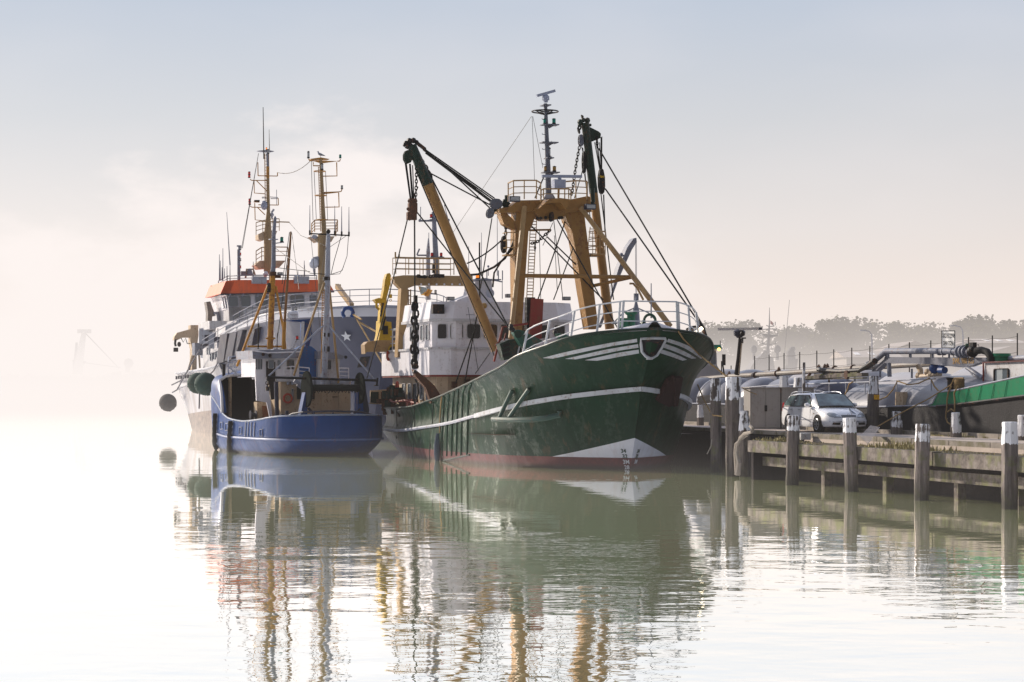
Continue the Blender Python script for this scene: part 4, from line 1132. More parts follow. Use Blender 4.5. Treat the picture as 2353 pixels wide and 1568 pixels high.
b_rows = hull_mesh([dict(u0=-.6, u1=17.2, tab=b_rb, z=lambda x: interp(b_rz, x)),
                    dict(u0=-.5, u1=16.6, tab=b_sb, z=lambda x: .74 + max(0, x - 8) * .05),
                    dict(u0=.35, u1=16.1, tab=b_wb, z=.02),
                    dict(u0=1.2, u1=15.6, tab=[(a, b * .8) for a, b in b_wb], z=-.8)], 80, 1.5)
M['bhull'] = hull_paint('blue_hull_paint', (.004, .045, .185), (.04, .05, .08), .10, None, foul=(.05, .05, .06), rough=.42, scuff_glint=.4, scuff_glint_col=(.07, .13, .30), rust=.7)
bh = skin_rows(subdivide_rows(b_rows, 5, [.02, .06, 0]), False)
bh.build('hull', M['bhull'], b_root, ang=50); b_bvh = BVHTree.FromPolygons([Vector(v) for v in bh.v], bh.f)
mb = MB(); mb.pipe(side_pts(b_rows, 0, 1)[::-1] + side_pts(b_rows, 0, -1)[1:], .04, 7); mb.build('rail_cap', paint('cap_grey_blue', (.22, .27, .36), .5, .8), b_root)
mb = MB(); mb.pipe(side_pts(b_rows, 1, 1, 0, 62, .03)[::-1] + side_pts(b_rows, 1, -1, 1, 62, .03), .05, 6); mb.build('rubbing_strake', paint('strake_blue', (.08, .14, .32), .5, .6), b_root)
deck_between(b_rows, 0, .85, -.4, 17, .06).build('deck', M['rusty'], b_root)
b2 = lambda x, y, X=6.0: B.atX(z2(x, y), X)
# whaleback shell
def shell(ins, name, mt):
    mb = MB(); xs = [8.7, 9.1, 9.5, 9.9, 10.3, 10.8, 11.5, 12.5, 13.5, 14.5, 15.5, 16.4, 17.0]; k = 12; rows = []
    for x in xs:
        hb = interp(b_rb, x + .6) - ins; rz = interp(b_rz, x); T = 3.66 + (x - 10) * .03 - ins
        full = [(hb, rz), (hb * 1.0, rz + (T - rz) * .35), (hb * .985, rz + (T - rz) * .6), (hb * .93, rz + (T - rz) * .84), (hb * .83, T - .03), (hb * .7, T + .03), (0, T + .12)]
        rows.append((x, full, rz, T))
    for sd in (1, -1):
        b = len(mb.v); cnt = []
        for x, full, rz, T in rows:
            lim = 1.0 if x >= 10.3 else max(0.0, (x - 8.7) / 1.6) ** .7
            zmax = rz + (T - rz) * lim
            for j, (y, z) in enumerate(full):
                if lim < 1: 
                    z = min(z, zmax)
                    if j >= 4: y = full[3][0] if lim < 1 else y
                mb.v.append((x, y * sd, z))
        n = len(rows[0][1])
        for i in range(len(rows) - 1):
            for j in range(n - 1):
                if rows[i][0] < 10.3 and j >= 3: continue
                mb.f.append((b + i * n + j, b + (i + 1) * n + j, b + (i + 1) * n + j + 1, b + i * n + j + 1))
    return mb.build(name, mt, b_root, ang=60)
shell(0, 'whaleback', M['blue']); 
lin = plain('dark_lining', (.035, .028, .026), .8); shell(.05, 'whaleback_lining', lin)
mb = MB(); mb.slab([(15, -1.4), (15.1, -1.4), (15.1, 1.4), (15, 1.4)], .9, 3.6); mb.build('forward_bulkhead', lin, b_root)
mb = MB()   # edge of the opening; its white stands in for sunlight on grey blue
E = []
for x, f in ((8.7, 0), (9.1, .38), (9.5, .62), (9.9, .82)):
    hb = interp(b_rb, x + .6); rz = interp(b_rz, x); E.append(Vector((x, hb * (1 - .05 * f), rz + (3.62 - rz) * f)))
E += [Vector((10.3, interp(b_rb, 10.9) * a, 3.66 + c)) for a, c in ((.93, -.24), (.83, -.03), (.7, .03), (0, .12), (-.7, .03), (-.83, -.03), (-.93, -.24))]
E += [Vector((p.x, -p.y, p.z)) for p in E[:4]][::-1]
mb.pipe(E, .075, 6); mb.build('whaleback_rim', M['white2'], b_root)
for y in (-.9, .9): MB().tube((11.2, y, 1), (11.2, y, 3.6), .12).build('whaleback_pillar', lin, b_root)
MB().tube((10.9, 2.1, 1), (10.9, 2.1, 3.7), .09).build('whaleback_pillar', M['cream'], b_root)
MB().lathe([(.12, 0), (.12, .05), (.08, .1), (.08, .6), (.13, .64), (.15, .68), (.1, .72)], b2(545, 858, 10.9), 12).build('mushroom_vent', M['black'], b_root)
# railing on the whaleback
mb = MB(); T = [b2(*p) for p in ((780, 712, 10), (740, 706, 10), (680, 706, 10.3), (620, 718, 10.6), (575, 740, 11), (580, 700, 12.4), (640, 690, 13.5))]
rail_poly(T, .85, mb, 3, .03); mb.build('whaleback_railing', M['lgrey'], b_root)
mb = MB(); mb.box(b2(745, 812, 10), (.5, .4, .1)); mb.box(b2(640, 832, 10.5), (.6, .5, .06)); mb.pipe([b2(560, 755, 10.6), b2(655, 835, 10.4)], .05, 6); mb.build('foredeck_gear', M['lgrey'], b_root)
# deckhouse and wheelhouse
HX0 = 6.0
dh = MB().prism([b2(*p) for p in ((965, 870), (1480, 870), (1480, 1150), (965, 1150))], (3.2, 0, 0)).build('deckhouse', M['cream'], b_root)
MB().prism([b2(1085, 880, 5.95), b2(1215, 880, 5.95), b2(1215, 1010, 5.95), b2(1085, 1010, 5.95)], (.05, 0, 0)).build('dark_recess', M['black'], dh)
for x in (1265, 1395):
    MB().prism([b2(x, 905, 5.94), b2(x + 85, 905, 5.94), b2(x + 85, 1135, 5.94), b2(x, 1135, 5.94)], (.05, 0, 0)).build('door', M['cream'], dh)
MB().box(b2(1365, 993, 5.9), (.08, .25, .03)).build('door_handle', M['black'], dh)
window([b2(1043, 1020, 5.98), b2(1057, 1020, 5.98), b2(1057, 935, 5.98), b2(1043, 935, 5.98)], (-1, 0, 0), dh, 'glassb')
for x in (1020, 1050): MB().lathe([(.0, 0), (.07, .02), (.09, .12), (.03, .2)], b2(x, 905, 5.9), 10).build('deck_lamp', M['lgrey'], dh)
MB().prism([b2(940, 862, 5.8), b2(1490, 862, 5.8), b2(1490, 880, 5.8), b2(940, 880, 5.8)], (3.5, 0, 0)).build('boat_deck', M['white2'], b_root)
# wheelhouse: sloped windscreen side to port
wh = MB().prism([b2(*p) for p in ((775, 700), (1100, 700), (1100, 862), (860, 862), (855, 845), (778, 845))], (2.6, 0, 0)).build('wheelhouse', M['white'], b_root)
MB().prism([b2(778, 845, 5.9), b2(858, 845, 5.9), b2(868, 905, 5.9), b2(890, 1020, 5.9), b2(905, 1160, 5.9), b2(888, 1160, 5.9), b2(862, 1035, 5.9), b2(787, 1020, 5.9)], (.12, 0, 0)).build('side_screen', M['white'], wh)
MB().prism([b2(755, 650, 5.6), b2(1110, 640, 5.6), b2(1115, 705, 5.6), b2(760, 712, 5.6)], (3.1, 0, 0)).build('wheelhouse_roof', M['grey'], wh)
mb = MB(); mb.pipe([b2(752, 650, 5.6), b2(870, 668, 5.5), b2(1110, 660, 5.6)], .035, 5); mb.build('roof_rim', M['white'], wh)
MB().prism([b2(857, 730, 5.97), b2(925, 735, 5.97), b2(925, 1010, 5.97), b2(895, 1015, 5.97), b2(880, 900, 5.97), b2(857, 845, 5.97)], (.1, 0, 0)).build('doorway', plain('doorway_dark', (.03, .022, .018)), wh)
for x in (778, 797, 814): window([b2(x, 788, 5.98), b2(x + 12, 788, 5.98), b2(x + 12, 714, 5.98), b2(x, 714, 5.98)], (-1, 0, 0), wh, 'glassb')
window([b2(872, 780, 5.95), b2(912, 780, 5.95), b2(912, 720, 5.95), b2(872, 720, 5.95)], (-1, 0, 0), wh, 'glassb')
window([b2(1008, 788, 5.98), b2(1062, 788, 5.98), b2(1062, 720, 5.98), b2(1008, 720, 5.98)], (-1, 0, 0), wh, 'glassd')
window([b2(940, 785, 5.98), b2(962, 785, 5.98), b2(962, 722, 5.98), b2(940, 722, 5.98)], (-1, 0, 0), wh, 'glassb')
sh_ = MB().prism([b2(*p) for p in ((1240, 685), (1400, 690), (1395, 865), (1240, 865))], (2.2, 0, 0)).build('starboard_house', M['white2'], b_root)
MB().prism([b2(1240, 655, 5.7), b2(1310, 655, 5.7), b2(1430, 690, 5.7), b2(1425, 712, 5.7), b2(1240, 712, 5.7)], (2.6, 0, 0)).build('starboard_house_roof', M['grey'], sh_)
window([b2(1305, 790, 5.98), b2(1335, 790, 5.98), b2(1335, 722, 5.98), b2(1305, 722, 5.98)], (-1, 0, 0), sh_, 'glassd')
mb = MB()
for x, y in ((885, 688), (835, 680), (1445, 700)):
    mb.tube(b2(x, y, 5.3), b2(x, y, 5.6), .08, n=10)
mb.build('search_lamp', M['black'], b_root)
MB().prism([b2(903, 650, 6), b2(915, 640, 6), b2(975, 645, 6), b2(985, 668, 6), b2(905, 668, 6)], (.5, 0, 0)).build('roof_hatch', M['lgrey'], b_root)
mb = MB(); mb.pipe([b2(1045, 650, 6), b2(1095, 545, 6)], .025, 5); bo_ = mb.build('flag_staff', M['lgrey'], b_root)
lamp(b2(1086, 572, 6), .07, .2, M['redlamp'], b_root)
# funnel block
fb_ = MB().prism([b2(1130, 440, 7), b2(1190, 420, 7), b2(1197, 540, 7), b2(1175, 620, 7), b2(1150, 620, 7), b2(1128, 560, 7)], (.5, 0, 0)).build('exhaust_casing', M['blue'], b_root)
MB().prism([b2(1042, 425, 6.9), b2(1188, 418, 6.9), b2(1192, 435, 6.9), b2(1150, 442, 6.9), b2(1050, 432, 6.9)], (.7, 0, 0)).build('radar_shelf', M['blue'], fb_)
MB().prism([b2(1150, 615, 6.3), b2(1190, 620, 6.3), b2(1228, 650, 6.3), b2(1240, 740, 6.3), b2(1235, 862, 6.3), b2(1078, 862, 6.3), b2(1080, 655, 6.3)], (1.2, 0, 0)).build('engine_casing', paint('casing_blue', (.04, .12, .32), .5, .5), b_root)
MB().beam(b2(1120, 610, 6.4), b2(1130, 440, 6.8), .12, .12).build('shelf_strut', M['white2'], fb_)
mb = MB(); c = b2(1052, 414, 7.2); r_ = .28
mb.lathe([(r_ * .5, -.02), (r_ * .9, .02), (r_, .10), (r_, .24), (r_ * .9, .31), (r_ * .4, .36)], c, 20)
rd = mb.build('radome', M['radarw'], b_root)
q = c + Vector((-r_ - .012, 0, .17)); text_part('radome_lettering', 'Raymarine', .09, plain('lettering_dark', (.05, .02, .02)), rd, q, (0, -1, 0), (0, 0, 1), .003)
lamp(b2(1078, 352, 7.2), .06, .16, M['lens'], b_root)
MB().tube(b2(1052, 375, 7.2), b2(1055, 330, 7.2), .08).build('horn', M['lgrey'], b_root)
# masts
mf = lambda x, y, X=7.5: B.atX(z2(x, y), X); mf1 = lambda x, y, X=7.5: B.atX(z1(x, y), X)
fm_ = MB().pipe([mf(885, 640), mf(905, 100)], [.15, .14], 12).build('main_mast', M['ochre'], b_root)
MB().pipe([mf(905, 100), mf(912, 0), mf1(1108, 1200), mf1(1120, 1065)], [.13, .11, .10, .075], 12).build('mast_top', M['grey'], fm_)
MB().lathe([(.10, 0), (.01, .16)], mf1(1120, 1068), 10).build('mast_cone', M['grey'], fm_)
mb = MB(); mb.tube(mf1(990, 1088), mf1(1248, 1096), .03, n=6); mb.build('mast_yard', M['tan2'], fm_)
mb = MB(); mb.tube(mf1(1125, 1285), mf1(1200, 1275), .03, n=6); mb.box(mf1(1105, 1250), (.3, .4, .04)); mb.build('lamp_bracket', M['lgrey'], fm_)
lamp(mf1(1180, 1275), .09, .26, M['greenlamp'], fm_)
mb = MB(); mb.box(mf(925, 105), (.2, .5, .14)); mb.tube(mf(905, 70), mf(905, 100), .19, n=10); mb.build('mast_band', M['rusty'], fm_)
floodlight(mf(958, 82), 0, fm_, .14)
block(mf(876, 150), mf(876, 225), .2, mt='black', parent=b_root)
tp = lambda n, pts, r, mt, nn=8: MB().pipe(pts, r, nn).build(n, mt, b_root)
tp('mast_leg', [mf(872, 170), mf(642, 765, 9.5)], .062, M['ochre']); tp('mast_leg', [mf(928, 175), mf(985, 500), mf(1000, 640)], .06, M['ochre'])
tp('mast_crossbar', [mf(718, 620, 7.6), mf(998, 622, 7.6)], .045, M['ochre']); tp('mast_crossbar', [mf(855, 562, 7.3), mf(922, 562, 7.3)], .045, M['ochre'])
tp('wooden_boom', [mf(990, 615, 7.2), mf(990, 490, 7.2), mf1(1240, 1500, 7.2), mf1(1255, 1290, 7.2), mf1(1262, 1180, 7.2)], [.085, .07, .06, .055, .04], M['brown'])
for y0 in (0,): tp('boom_heel', [mf(985, 640, 7.1), mf(992, 440, 7.1)], .095, M['ochre'])
ms = lambda x, y, X=3.2: B.atX(z2(x, y), X); ms1 = lambda x, y, X=3.2: B.atX(z1(x, y), X)
mm_ = MB().pipe([ms(1282, 900), ms(1305, 330), ms(1310, 60), ms1(1597, 1200)], [.15, .14, .13, .10], 12).build('mizzen_mast', M['lgrey'], b_root)
MB().ball(ms1(1597, 1180), .11, 10).build('mast_cap', M['black'], mm_)
for y, h_ in ((535, .3), (640, .4), (120, .28)): MB().box(ms(1300, y), (.26, .28, h_ * .6)).build('mast_lamp', M['black'], mm_)
tp('mast_leg', [ms(1285, 150), ms(1160, 520), ms(1062, 835, 4.5)], .055, M['tan2']); tp('mast_leg', [ms(1325, 195), ms(1392, 890, 4.5)], .055, M['tan2'])
tp('stay_pole', [ms(1275, 470), ms(872, 842, 1.5)], .04, M['lgrey']); tp('stay_pole', [ms(1318, 465), ms(1652, 862, 1.5)], .04, M['lgrey'])
ladder('ladder', ms(1272, 200), ms(1262, 820), (0, -.10, 0), 34, M['ochre'], b_root, .018)
mb = MB(); mb.tube(ms1(1427, 1198), ms1(1780, 1215), .035, n=6); mb.build('antenna_yard', M['black'], mm_)
for x, y0, y1 in ((1432, 945, 1200), (1655, 950, 1205), (1717, 955, 1210), (1782, 960, 1212)):
    MB().tube(ms1(x, y1), ms1(x, y0), .03, .012, 5).build('whip_antenna', M['grey'], mm_)
    MB().tube(ms1(x, y1 + 12), ms1(x, y1 - 30), .045, n=6).build('antenna_base', M['black'], mm_)
# stern gallows with net drum
bar = 1.2
bb = lambda x, y, X=bar: B.atX(z2(x, y), X)
gb = MB().tube(bb(862, 848), bb(1682, 872), .06, n=10).build('gallows_bar', M['black'], b_root)
mb = MB(); mb.tube(bb(868, 835), bb(868, 872), .06); mb.tube(bb(1678, 852), bb(1672, 912), .05); mb.box(bb(1668, 908), (.12, .2, .05)); mb.build('bar_end', M['black'], gb)
mb = MB(); mb.ring(bb(866, 890), .08, .02, (1, 0, 0), 10, 4); mb.tube(bb(866, 895), bb(866, 915), .03); mb.box(bb(866, 932), (.12, .15, .2)); mb.build('hanging_block', M['black'], b_root)
MB().tube(bb(1175, 925), bb(1540, 925), .15, n=16).build('net_drum', plain('dark_net', (.022, .022, .02), .9), b_root)
flm = plain('flange_dark', (.02, .022, .02), 1.0, spec=0)
for x, y, R in ((1157, 935, .83), (1548, 928, .72)):
    c = bb(x, y); MB().lathe([(R * .98, -.05), (R, 0), (R * .98, .05)], c, 28, (0, 1, 0)).build('drum_flange', flm, b_root)
mb = MB(); 
for k in range(14):
    x = 1185 + k * 25; mb.pipe([bb(x, 945), bb(x + 8, 958 + (k % 3) * 5), bb(x + 18, 945)], .025, 4)
mb.build('net_floats', M['black'], b_root)
for x0, x1, x2, x3 in ((1145, 1168, 1160, 1108), (1535, 1560, 1600, 1532)):
    MB().prism([bb(x0, 960), bb(x1, 955), bb(x2, 1142), bb(x3, 1142)], (.5, 0, 0)).build('gallows_post', M['blue'], b_root)
MB().prism([bb(1560, 915), bb(1590, 920), bb(1618, 1090), bb(1612, 1140), bb(1580, 1140)], (.3, 0, 0)).build('gallows_brace', M['dgrey'], b_root)
mb = MB(); mb.pipe([bb(1000, 1145, .9), bb(1050, 1118, .4), bb(1130, 1105, -.2), bb(1350, 1097, -.45), bb(1560, 1105, -.2), bb(1640, 1125, .4), bb(1672, 1145, .9)], .045, 6)
for x, y, X in ((1210, 1101, -.3), (1350, 1097, -.45), (1505, 1102, -.3)): mb.tube(bb(x, y, X), bb(x, y + 35, X), .035, n=5)
mb.build('stern_rail', M['dgrey'], b_root)
mb = MB(); mb.pipe([bb(1168, 1075), bb(1210, 1120)], .06, 6); mb.pipe([bb(1480, 1140), bb(1550, 1080)], .04, 6); mb.box(bb(985, 1135, 3), (.3, .3, .2)); mb.tube(bb(930, 880, 4), bb(938, 1155, 4), .10); mb.tube(bb(1010, 1095, 2), bb(1012, 1150, 2), .09)
mb.build('deck_posts', M['dgrey'], b_root)
mb = MB(); mb.lathe([(.21, -.1), (.21, -.06), (.1, -.04), (.1, .15), (.21, .17), (.21, .21)], b2(770, 1125, 7), 18, (0, 1, 0)); mb.build('mooring_winch', M['dgrey'], b_root)
MB().prism([b2(790, 1030, 7), b2(870, 1030, 7), b2(885, 1168, 7), b2(790, 1168, 7)], (.6, 0, 0)).build('engine_hatch', M['cream'], b_root)
mb = MB(); 
for k in range(5): mb.tube(b2(835 + k * 7, 1060, 6.7), b2(838 + k * 7, 1160, 6.7), .06, n=5)
mb.build('hanging_oilskins', plain('orange_brown', (.22, .09, .04), .9), b_root)
# boat deck rail
mb = MB(); T = [b2(990, 775, 5.7), b2(1040, 768, 5.7), b2(1175, 780, 5.7)]
rail_poly(T, .55, mb, 3, .028)
T = [b2(1395, 780, 5.7), b2(1465, 782, 5.7), b2(1465, 782, 8)]; rail_poly(T, .55, mb, 3, .028); mb.build('boat_deck_railing', M['white'], b_root)
mb = MB()
for k in range(16):
    mb.box(b2(1090 + k * 23 + random.random() * 10, 870 + random.random() * 20, 4.5 + random.random()), (.3, .15 + random.random() * .3, .1 + random.random() * .3), random.random() * 3)
mb.build('deck_clutter', M['lgrey'], b_root)
mb = MB(); mb.beam(bb(1065, 870, 3), bb(1120, 910, 3), .12, .16); mb.pipe([bb(1085, 905, 3), bb(1110, 925, 3), bb(1140, 915, 3)], .06, 6); mb.build('hydraulic_arm', M['grey'], b_root)
world_thing(lifebuoy(b2(1017, 1004, 5.85), (1, 0, 0.0), 'brown red lifebuoy hung on the tan deckhouse of the blue cutter', .20, .05), B)
# rigging
bw = lambda a, b, r=.02, mt='wire', d=0: wire(a, b, r, d, mt, 'rigging_wire', b_root)
bw(ms1(1597, 1190), ms(1180, 560), .012, 'thinwire'); bw(ms1(1440, 1215), ms(1290, 860), .012, 'thinwire'); bw(ms1(1755, 1220), ms1(1610, 1320), .012, 'thinwire')
bw(mf(802, 450), mf(798, 640), .035); bw(mf(940, 520), mf(938, 640), .02); bw(mf1(1262, 1190), mf(940, 560), .02); bw(mf1(1270, 1190), ms(1100, 200), .014, 'thinwire')
bw(mf1(1248, 1100), ms1(1350, 1215, 5), .012, 'thinwire'); bw(ms1(1350, 1215, 5), ms1(1580, 1310), .012, 'thinwire'); bw(mf1(1250, 1185), mf(975, 160), .018)
bw(mf1(1125, 1330), ms(1180, 80), .014, 'thinwire'); bw(ms(1180, 80), ms(1310, 90), .016); bw(mf(942, 40), ms(1180, 68), .016)
mb = MB(); mb.pipe([ms1(1778, 1225), ms1(1765, 1400), ms1(1720, 1530), ms(1380, 75), ms(1330, 90)], .014, 4); mb.pipe([ms1(1712, 1225), ms1(1650, 1440), ms1(1620, 1568)], .016, 4); mb.pipe([ms(1340, 90), ms(1400, 85), ms(1430, 30)], .012, 4)
mb.build('loose_cable', M['wire'], b_root)
# hose fenders hung over the port side: separate things
for k, (x0, y0, x1, y1, lb) in enumerate(((498, 1115, 490, 1355, 'dark hose fender at the far left edge of the blue hull'), (612, 1172, 595, 1400, 'dark hose fender hanging over the blue hull second from the left'))):
    pts = []
    for i in range(12):
        f = i / 11; q = on_hull(B, b_bvh, z2(x0 + (x1 - x0) * f, y0 + (y1 - y0) * f), .12)
        if q is not None and (not pts or (q - pts[-1]).length < 1.5): pts.append(q)
    o = MB().pipe(pts, [.10 + .02 * (i % 2) for i in range(len(pts))], 8).build('hose_fender', M['rubber']); world_thing(o, B); tag(o, lb, 'fender', 'hose fenders on the blue cutter')
# port side plates and freeing ports on the hull
mb = MB()
for x, y in ((530, 1205), (570, 1215), (670, 1242), (822, 1258)):
    P = [on_hull(B, b_bvh, z2(x + dx, y + dy), .02) for dx, dy in ((-10, -24), (10, -26), (10, 24), (-10, 26))]
    if None not in P: mb.pipe(P, .018, 4, closed=True)
mb.build('freeing_port', M['lgrey'], b_root)
for x in (710, 730, 752, 775):
    P = [on_hull(B, b_bvh, z2(x - 6 * k / 4, 1180 + 105 * k / 4), .02) for k in range(5)]
    if None not in P: MB().pipe(P, .028, 4).build('hull_rib', M['lgrey'], b_root)
_lamp = lamp
def lamp(c, r, h, *a, **k): return _lamp(c, r * .62, h * .6, *a, **k)
# ------------------------------------------------------------------ large grey and white offshore ship behind
S = Frame(-8.3, 125.0, 107)
s_root = S.root('offshore_ship', 'big hazy ship with dark grey bow, white star and orange banded wheelhouse behind the blue cutter', 'ship')
s_rz = [(-5, 7.75), (-2, 7.6), (3, 7.35), (8, 7.0), (12, 6.75), (15.2, 6.45), (15.5, 5.2), (15.8, 4.62), (24, 4.35), (36, 4.2)]
s_rb = [(0, 0), (.3, 1.1), (1, 2.3), (2.5, 3.9), (4.5, 5.1), (7, 5.9), (10, 6.2), (15, 6.3), (40, 6.2)]
s_wb = [(0, 0), (1, .6), (3, 1.8), (6, 3.6), (10, 5.0), (15, 5.9), (24, 6.0), (34, 5.4), (38, 4.4)]
s_mb = [(0, 0), (.6, .9), (1.6, 2.0), (4, 4.0), (7, 5.2), (11, 5.9), (18, 6.2), (40, 6.1)]
s_rows = hull_mesh([dict(u0=-4.2, u1=36.5, tab=s_rb, z=lambda x: interp(s_rz, x)),
                    dict(u0=-2.2, u1=36.8, tab=s_mb, z=3.1),
                    dict(u0=0, u1=35.2, tab=s_wb, z=.02), dict(u0=.5, u1=34, tab=s_wb, z=-1)], 80, 1.7)
m, t, b, co = mat('ship_hull_paint')
sp = t.new('ShaderNodeSeparateXYZ'); t.link(co, sp.inputs[0]); X, Y, Z = sp.outputs
st = t.noise(co, 1.4, 5, .6, (1, 1, .1)); big = t.noise(co, .4, 4)
white = t.mix(t.ramp(st, [(.45, 0), (.7, .8)]), (.44, .44, .48), (.24, .20, .18))
lower = t.mix(t.ramp(t.noise(co, 2.5, 5, .7), [(.4, 0), (.6, 1)]), (.27, .20, .16), (.12, .09, .08))
lim = t.math('ADD', 1.15, t.math('MULTIPLY', t.math('SUBTRACT', 36, X), .03))
c = t.mix(t.math('GREATER_THAN', lim, Z), white, lower)
grey = t.mix(t.ramp(big, [(.35, 0), (.7, 1)]), (.045, .052, .095), (.06, .066, .11))
gx = t.math('GREATER_THAN', t.math('ADD', 15.6, t.math('MULTIPLY', Z, .15)), X)
c = t.mix(gx, c, grey)
# white band under the bow rail
sh_z = t.math('SUBTRACT', t.math('SUBTRACT', 7.42, t.math('MULTIPLY', t.math('MAXIMUM', t.math('SUBTRACT', X, 0), 0), .055)), .28)
band = t.math('MULTIPLY', t.math('GREATER_THAN', Z, sh_z), t.math('LESS_THAN', X, 15.5))
c = t.mix(band, c, (.55, .56, .62))
t.link(c, b.inputs['Base Color']); b.inputs['Roughness'].default_value = .45
bp = t.new('ShaderNodeBump'); bp.inputs['Strength'].default_value = .4; bp.inputs['Distance'].default_value = .08
t.link(t.noise(co, 1.0, 3), bp.inputs['Height']); t.link(bp.outputs[0], b.inputs['Normal'])
s_skin = skin_rows(subdivide_rows(s_rows, 6, [-.2, -.1, 0]))
s_skin.build('hull', m, s_root, ang=50); s_bvh = BVHTree.FromPolygons([Vector(v) for v in s_skin.v], s_skin.f)
deck_between(s_rows, 0, lambda x: interp(s_rz, x) - .1, -4.2, 16, .1, .1).build('forecastle_deck', M['lgrey'], s_root)
deck_between(s_rows, 0, 3.6, 16, 36.5, .1).build('work_deck', M['lgrey'], s_root)
MB().pipe(side_pts(s_rows, 0, 1)[::-1] + side_pts(s_rows, 0, -1)[1:], .08, 6).build('bulwark_cap', M['lgrey'], s_root)
s2 = lambda x, y, X: S.atX(z2(x, y), X); s1 = lambda x, y, X: S.atX(z1(x, y), X); sy = lambda x, y, Y=6.3: S.atY(z2(x, y), Y)
# star
q0 = on_hull(S, s_bvh, z2(1457, 538), .05); q1 = on_hull(S, s_bvh, z2(1480, 538), .05); q2 = on_hull(S, s_bvh, z2(1457, 515), .05)
ex = (q1 - q0).normalized(); ez = (q2 - q0); ez = (ez - ex * ez.dot(ex)).normalized(); R = (q1 - q0).length / 23 * 40
P = [q0 + ex * (R * (1 if k % 2 == 0 else .42) * sin(pi * k / 5)) + ez * (R * (1 if k % 2 == 0 else .42) * cos(pi * k / 5)) for k in range(10)]
nn = ex.cross(ez); c_, d_ = S._ray((797, 769))
if nn.dot(d_) > 0: nn = -nn
mb = MB(); mb.add([q0 + nn * .12] + [p + nn * .12 for p in P], [(0, k + 1, (k + 1) % 10 + 1) for k in range(10)]); mb.build('star_emblem', plain('star_white', (.62, .64, .68), .5), s_root, smooth=False)
# anchor recess
P = [on_hull(S, s_bvh, z2(*p), .05) for p in ((1555, 700), (1625, 695), (1600, 770), (1530, 775))]
MB().prism(P, (P[1] - P[0]).cross(P[3] - P[0]).normalized() * .1).build('anchor_recess', M['black'], s_root)
# slanted side fins
for F4 in (((540, 740), (567, 530), (622, 518), (592, 730)), ((600, 722), (640, 512), (690, 510), (650, 705)), ((672, 695), (700, 495), (736, 490), (705, 610)), ((742, 600), (766, 480), (822, 475), (800, 600))):
    P = [on_hull(S, s_bvh, z2(*p), .0) or sy(*p, 6.3) for p in F4]
    nn_ = (P[1] - P[0]).cross(P[2] - P[1]).normalized(); nn_ = nn_ if nn_.y > 0 else -nn_
    MB().prism([p - nn_ * .3 for p in P], nn_ * .75).build('side_fin', M['dgrey'], s_root)
mb = MB(); mb.prism([s2(x, y, 17) for x, y in ((545, 545), (560, 470), (640, 440), (640, 425), (760, 420), (900, 440), (900, 545))], (4, 0, 0)); mb.build('side_superstructure', M['white2'], s_root)
# stepped white upper side
MB().prism([sy(390, 640, 5.9), sy(545, 560, 5.9), sy(545, 760, 5.9), sy(440, 790, 5.9), sy(390, 790, 5.9)], (0, -10, 0)).build('upper_deck_side', M['white2'], s_root)
for x, y, w_, h_ in ((432, 655, 18, 50), (455, 700, 14, 52), (478, 690, 14, 50), (497, 680, 12, 46)):
    window([sy(x - w_ / 2, y + h_ / 2, 5.92), sy(x + w_ / 2, y + h_ / 2 - 4, 5.92), sy(x + w_ / 2, y - h_ / 2 - 4, 5.92), sy(x - w_ / 2, y - h_ / 2, 5.92)], (0, 1, 0), s_root, 'glassb', 'grey')
# wheelhouse with raked front
WH = 25.0
bdg = lambda x, y, X=WH: s2(x, y, X)
MB().prism([bdg(585, 330), bdg(1260, 330), bdg(1290, 470), bdg(590, 470)], (7, 0, 0)).build('bridge_base', M['white2'], s_root)
br = MB().prism([bdg(560, 232), bdg(1330, 212), bdg(1345, 335), bdg(580, 345)], (6.5, 0, 0)).build('bridge', M['white'], s_root)
# side of the bridge to starboard, raked
MB().prism([bdg(500, 255, 30), bdg(560, 232), bdg(580, 345), bdg(585, 430), bdg(540, 440, 29), bdg(520, 360, 29.5)], (0, -1.0, 0)).build('bridge_side', M['white2'], br)
ob = MB().prism([bdg(560, 138, WH - .2), bdg(620, 130, WH - .2), bdg(1230, 128, WH - .2), bdg(1320, 150, WH - .2), bdg(1360, 215, WH - .2), bdg(520, 232, WH - .2)], (7, 0, 0)).build('orange_band', M['orange'], br)
MB().prism([bdg(480, 168, 31), bdg(560, 140, WH - .2), bdg(522, 232, WH - .2), bdg(480, 255, 31)], (0, -.6, 0)).build('orange_band_side', M['orange'], br)
MB().prism([bdg(450, 172, 31), bdg(480, 168, 31), bdg(480, 240, 31), bdg(450, 245, 31)], (0, -2, 0)).build('name_box', M['dgrey'], br)
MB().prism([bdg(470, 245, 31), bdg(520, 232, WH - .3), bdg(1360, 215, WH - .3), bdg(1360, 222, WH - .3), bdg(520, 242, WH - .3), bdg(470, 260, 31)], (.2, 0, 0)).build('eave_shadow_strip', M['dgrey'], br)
for x0, x1, y0, y1 in ((578, 650, 252, 328), (668, 742, 246, 325), (775, 870, 244, 322), (895, 995, 244, 322), (1033, 1138, 242, 322), (1176, 1230, 245, 318)):
    window([bdg(x0 + 6, y1, WH - .03), bdg(x1, y1 - 2, WH - .03), bdg(x1 - 4, y0, WH - .03), bdg(x0, y0, WH - .03)], (-1, 0, 0), br, 'glassb', 'lgrey')
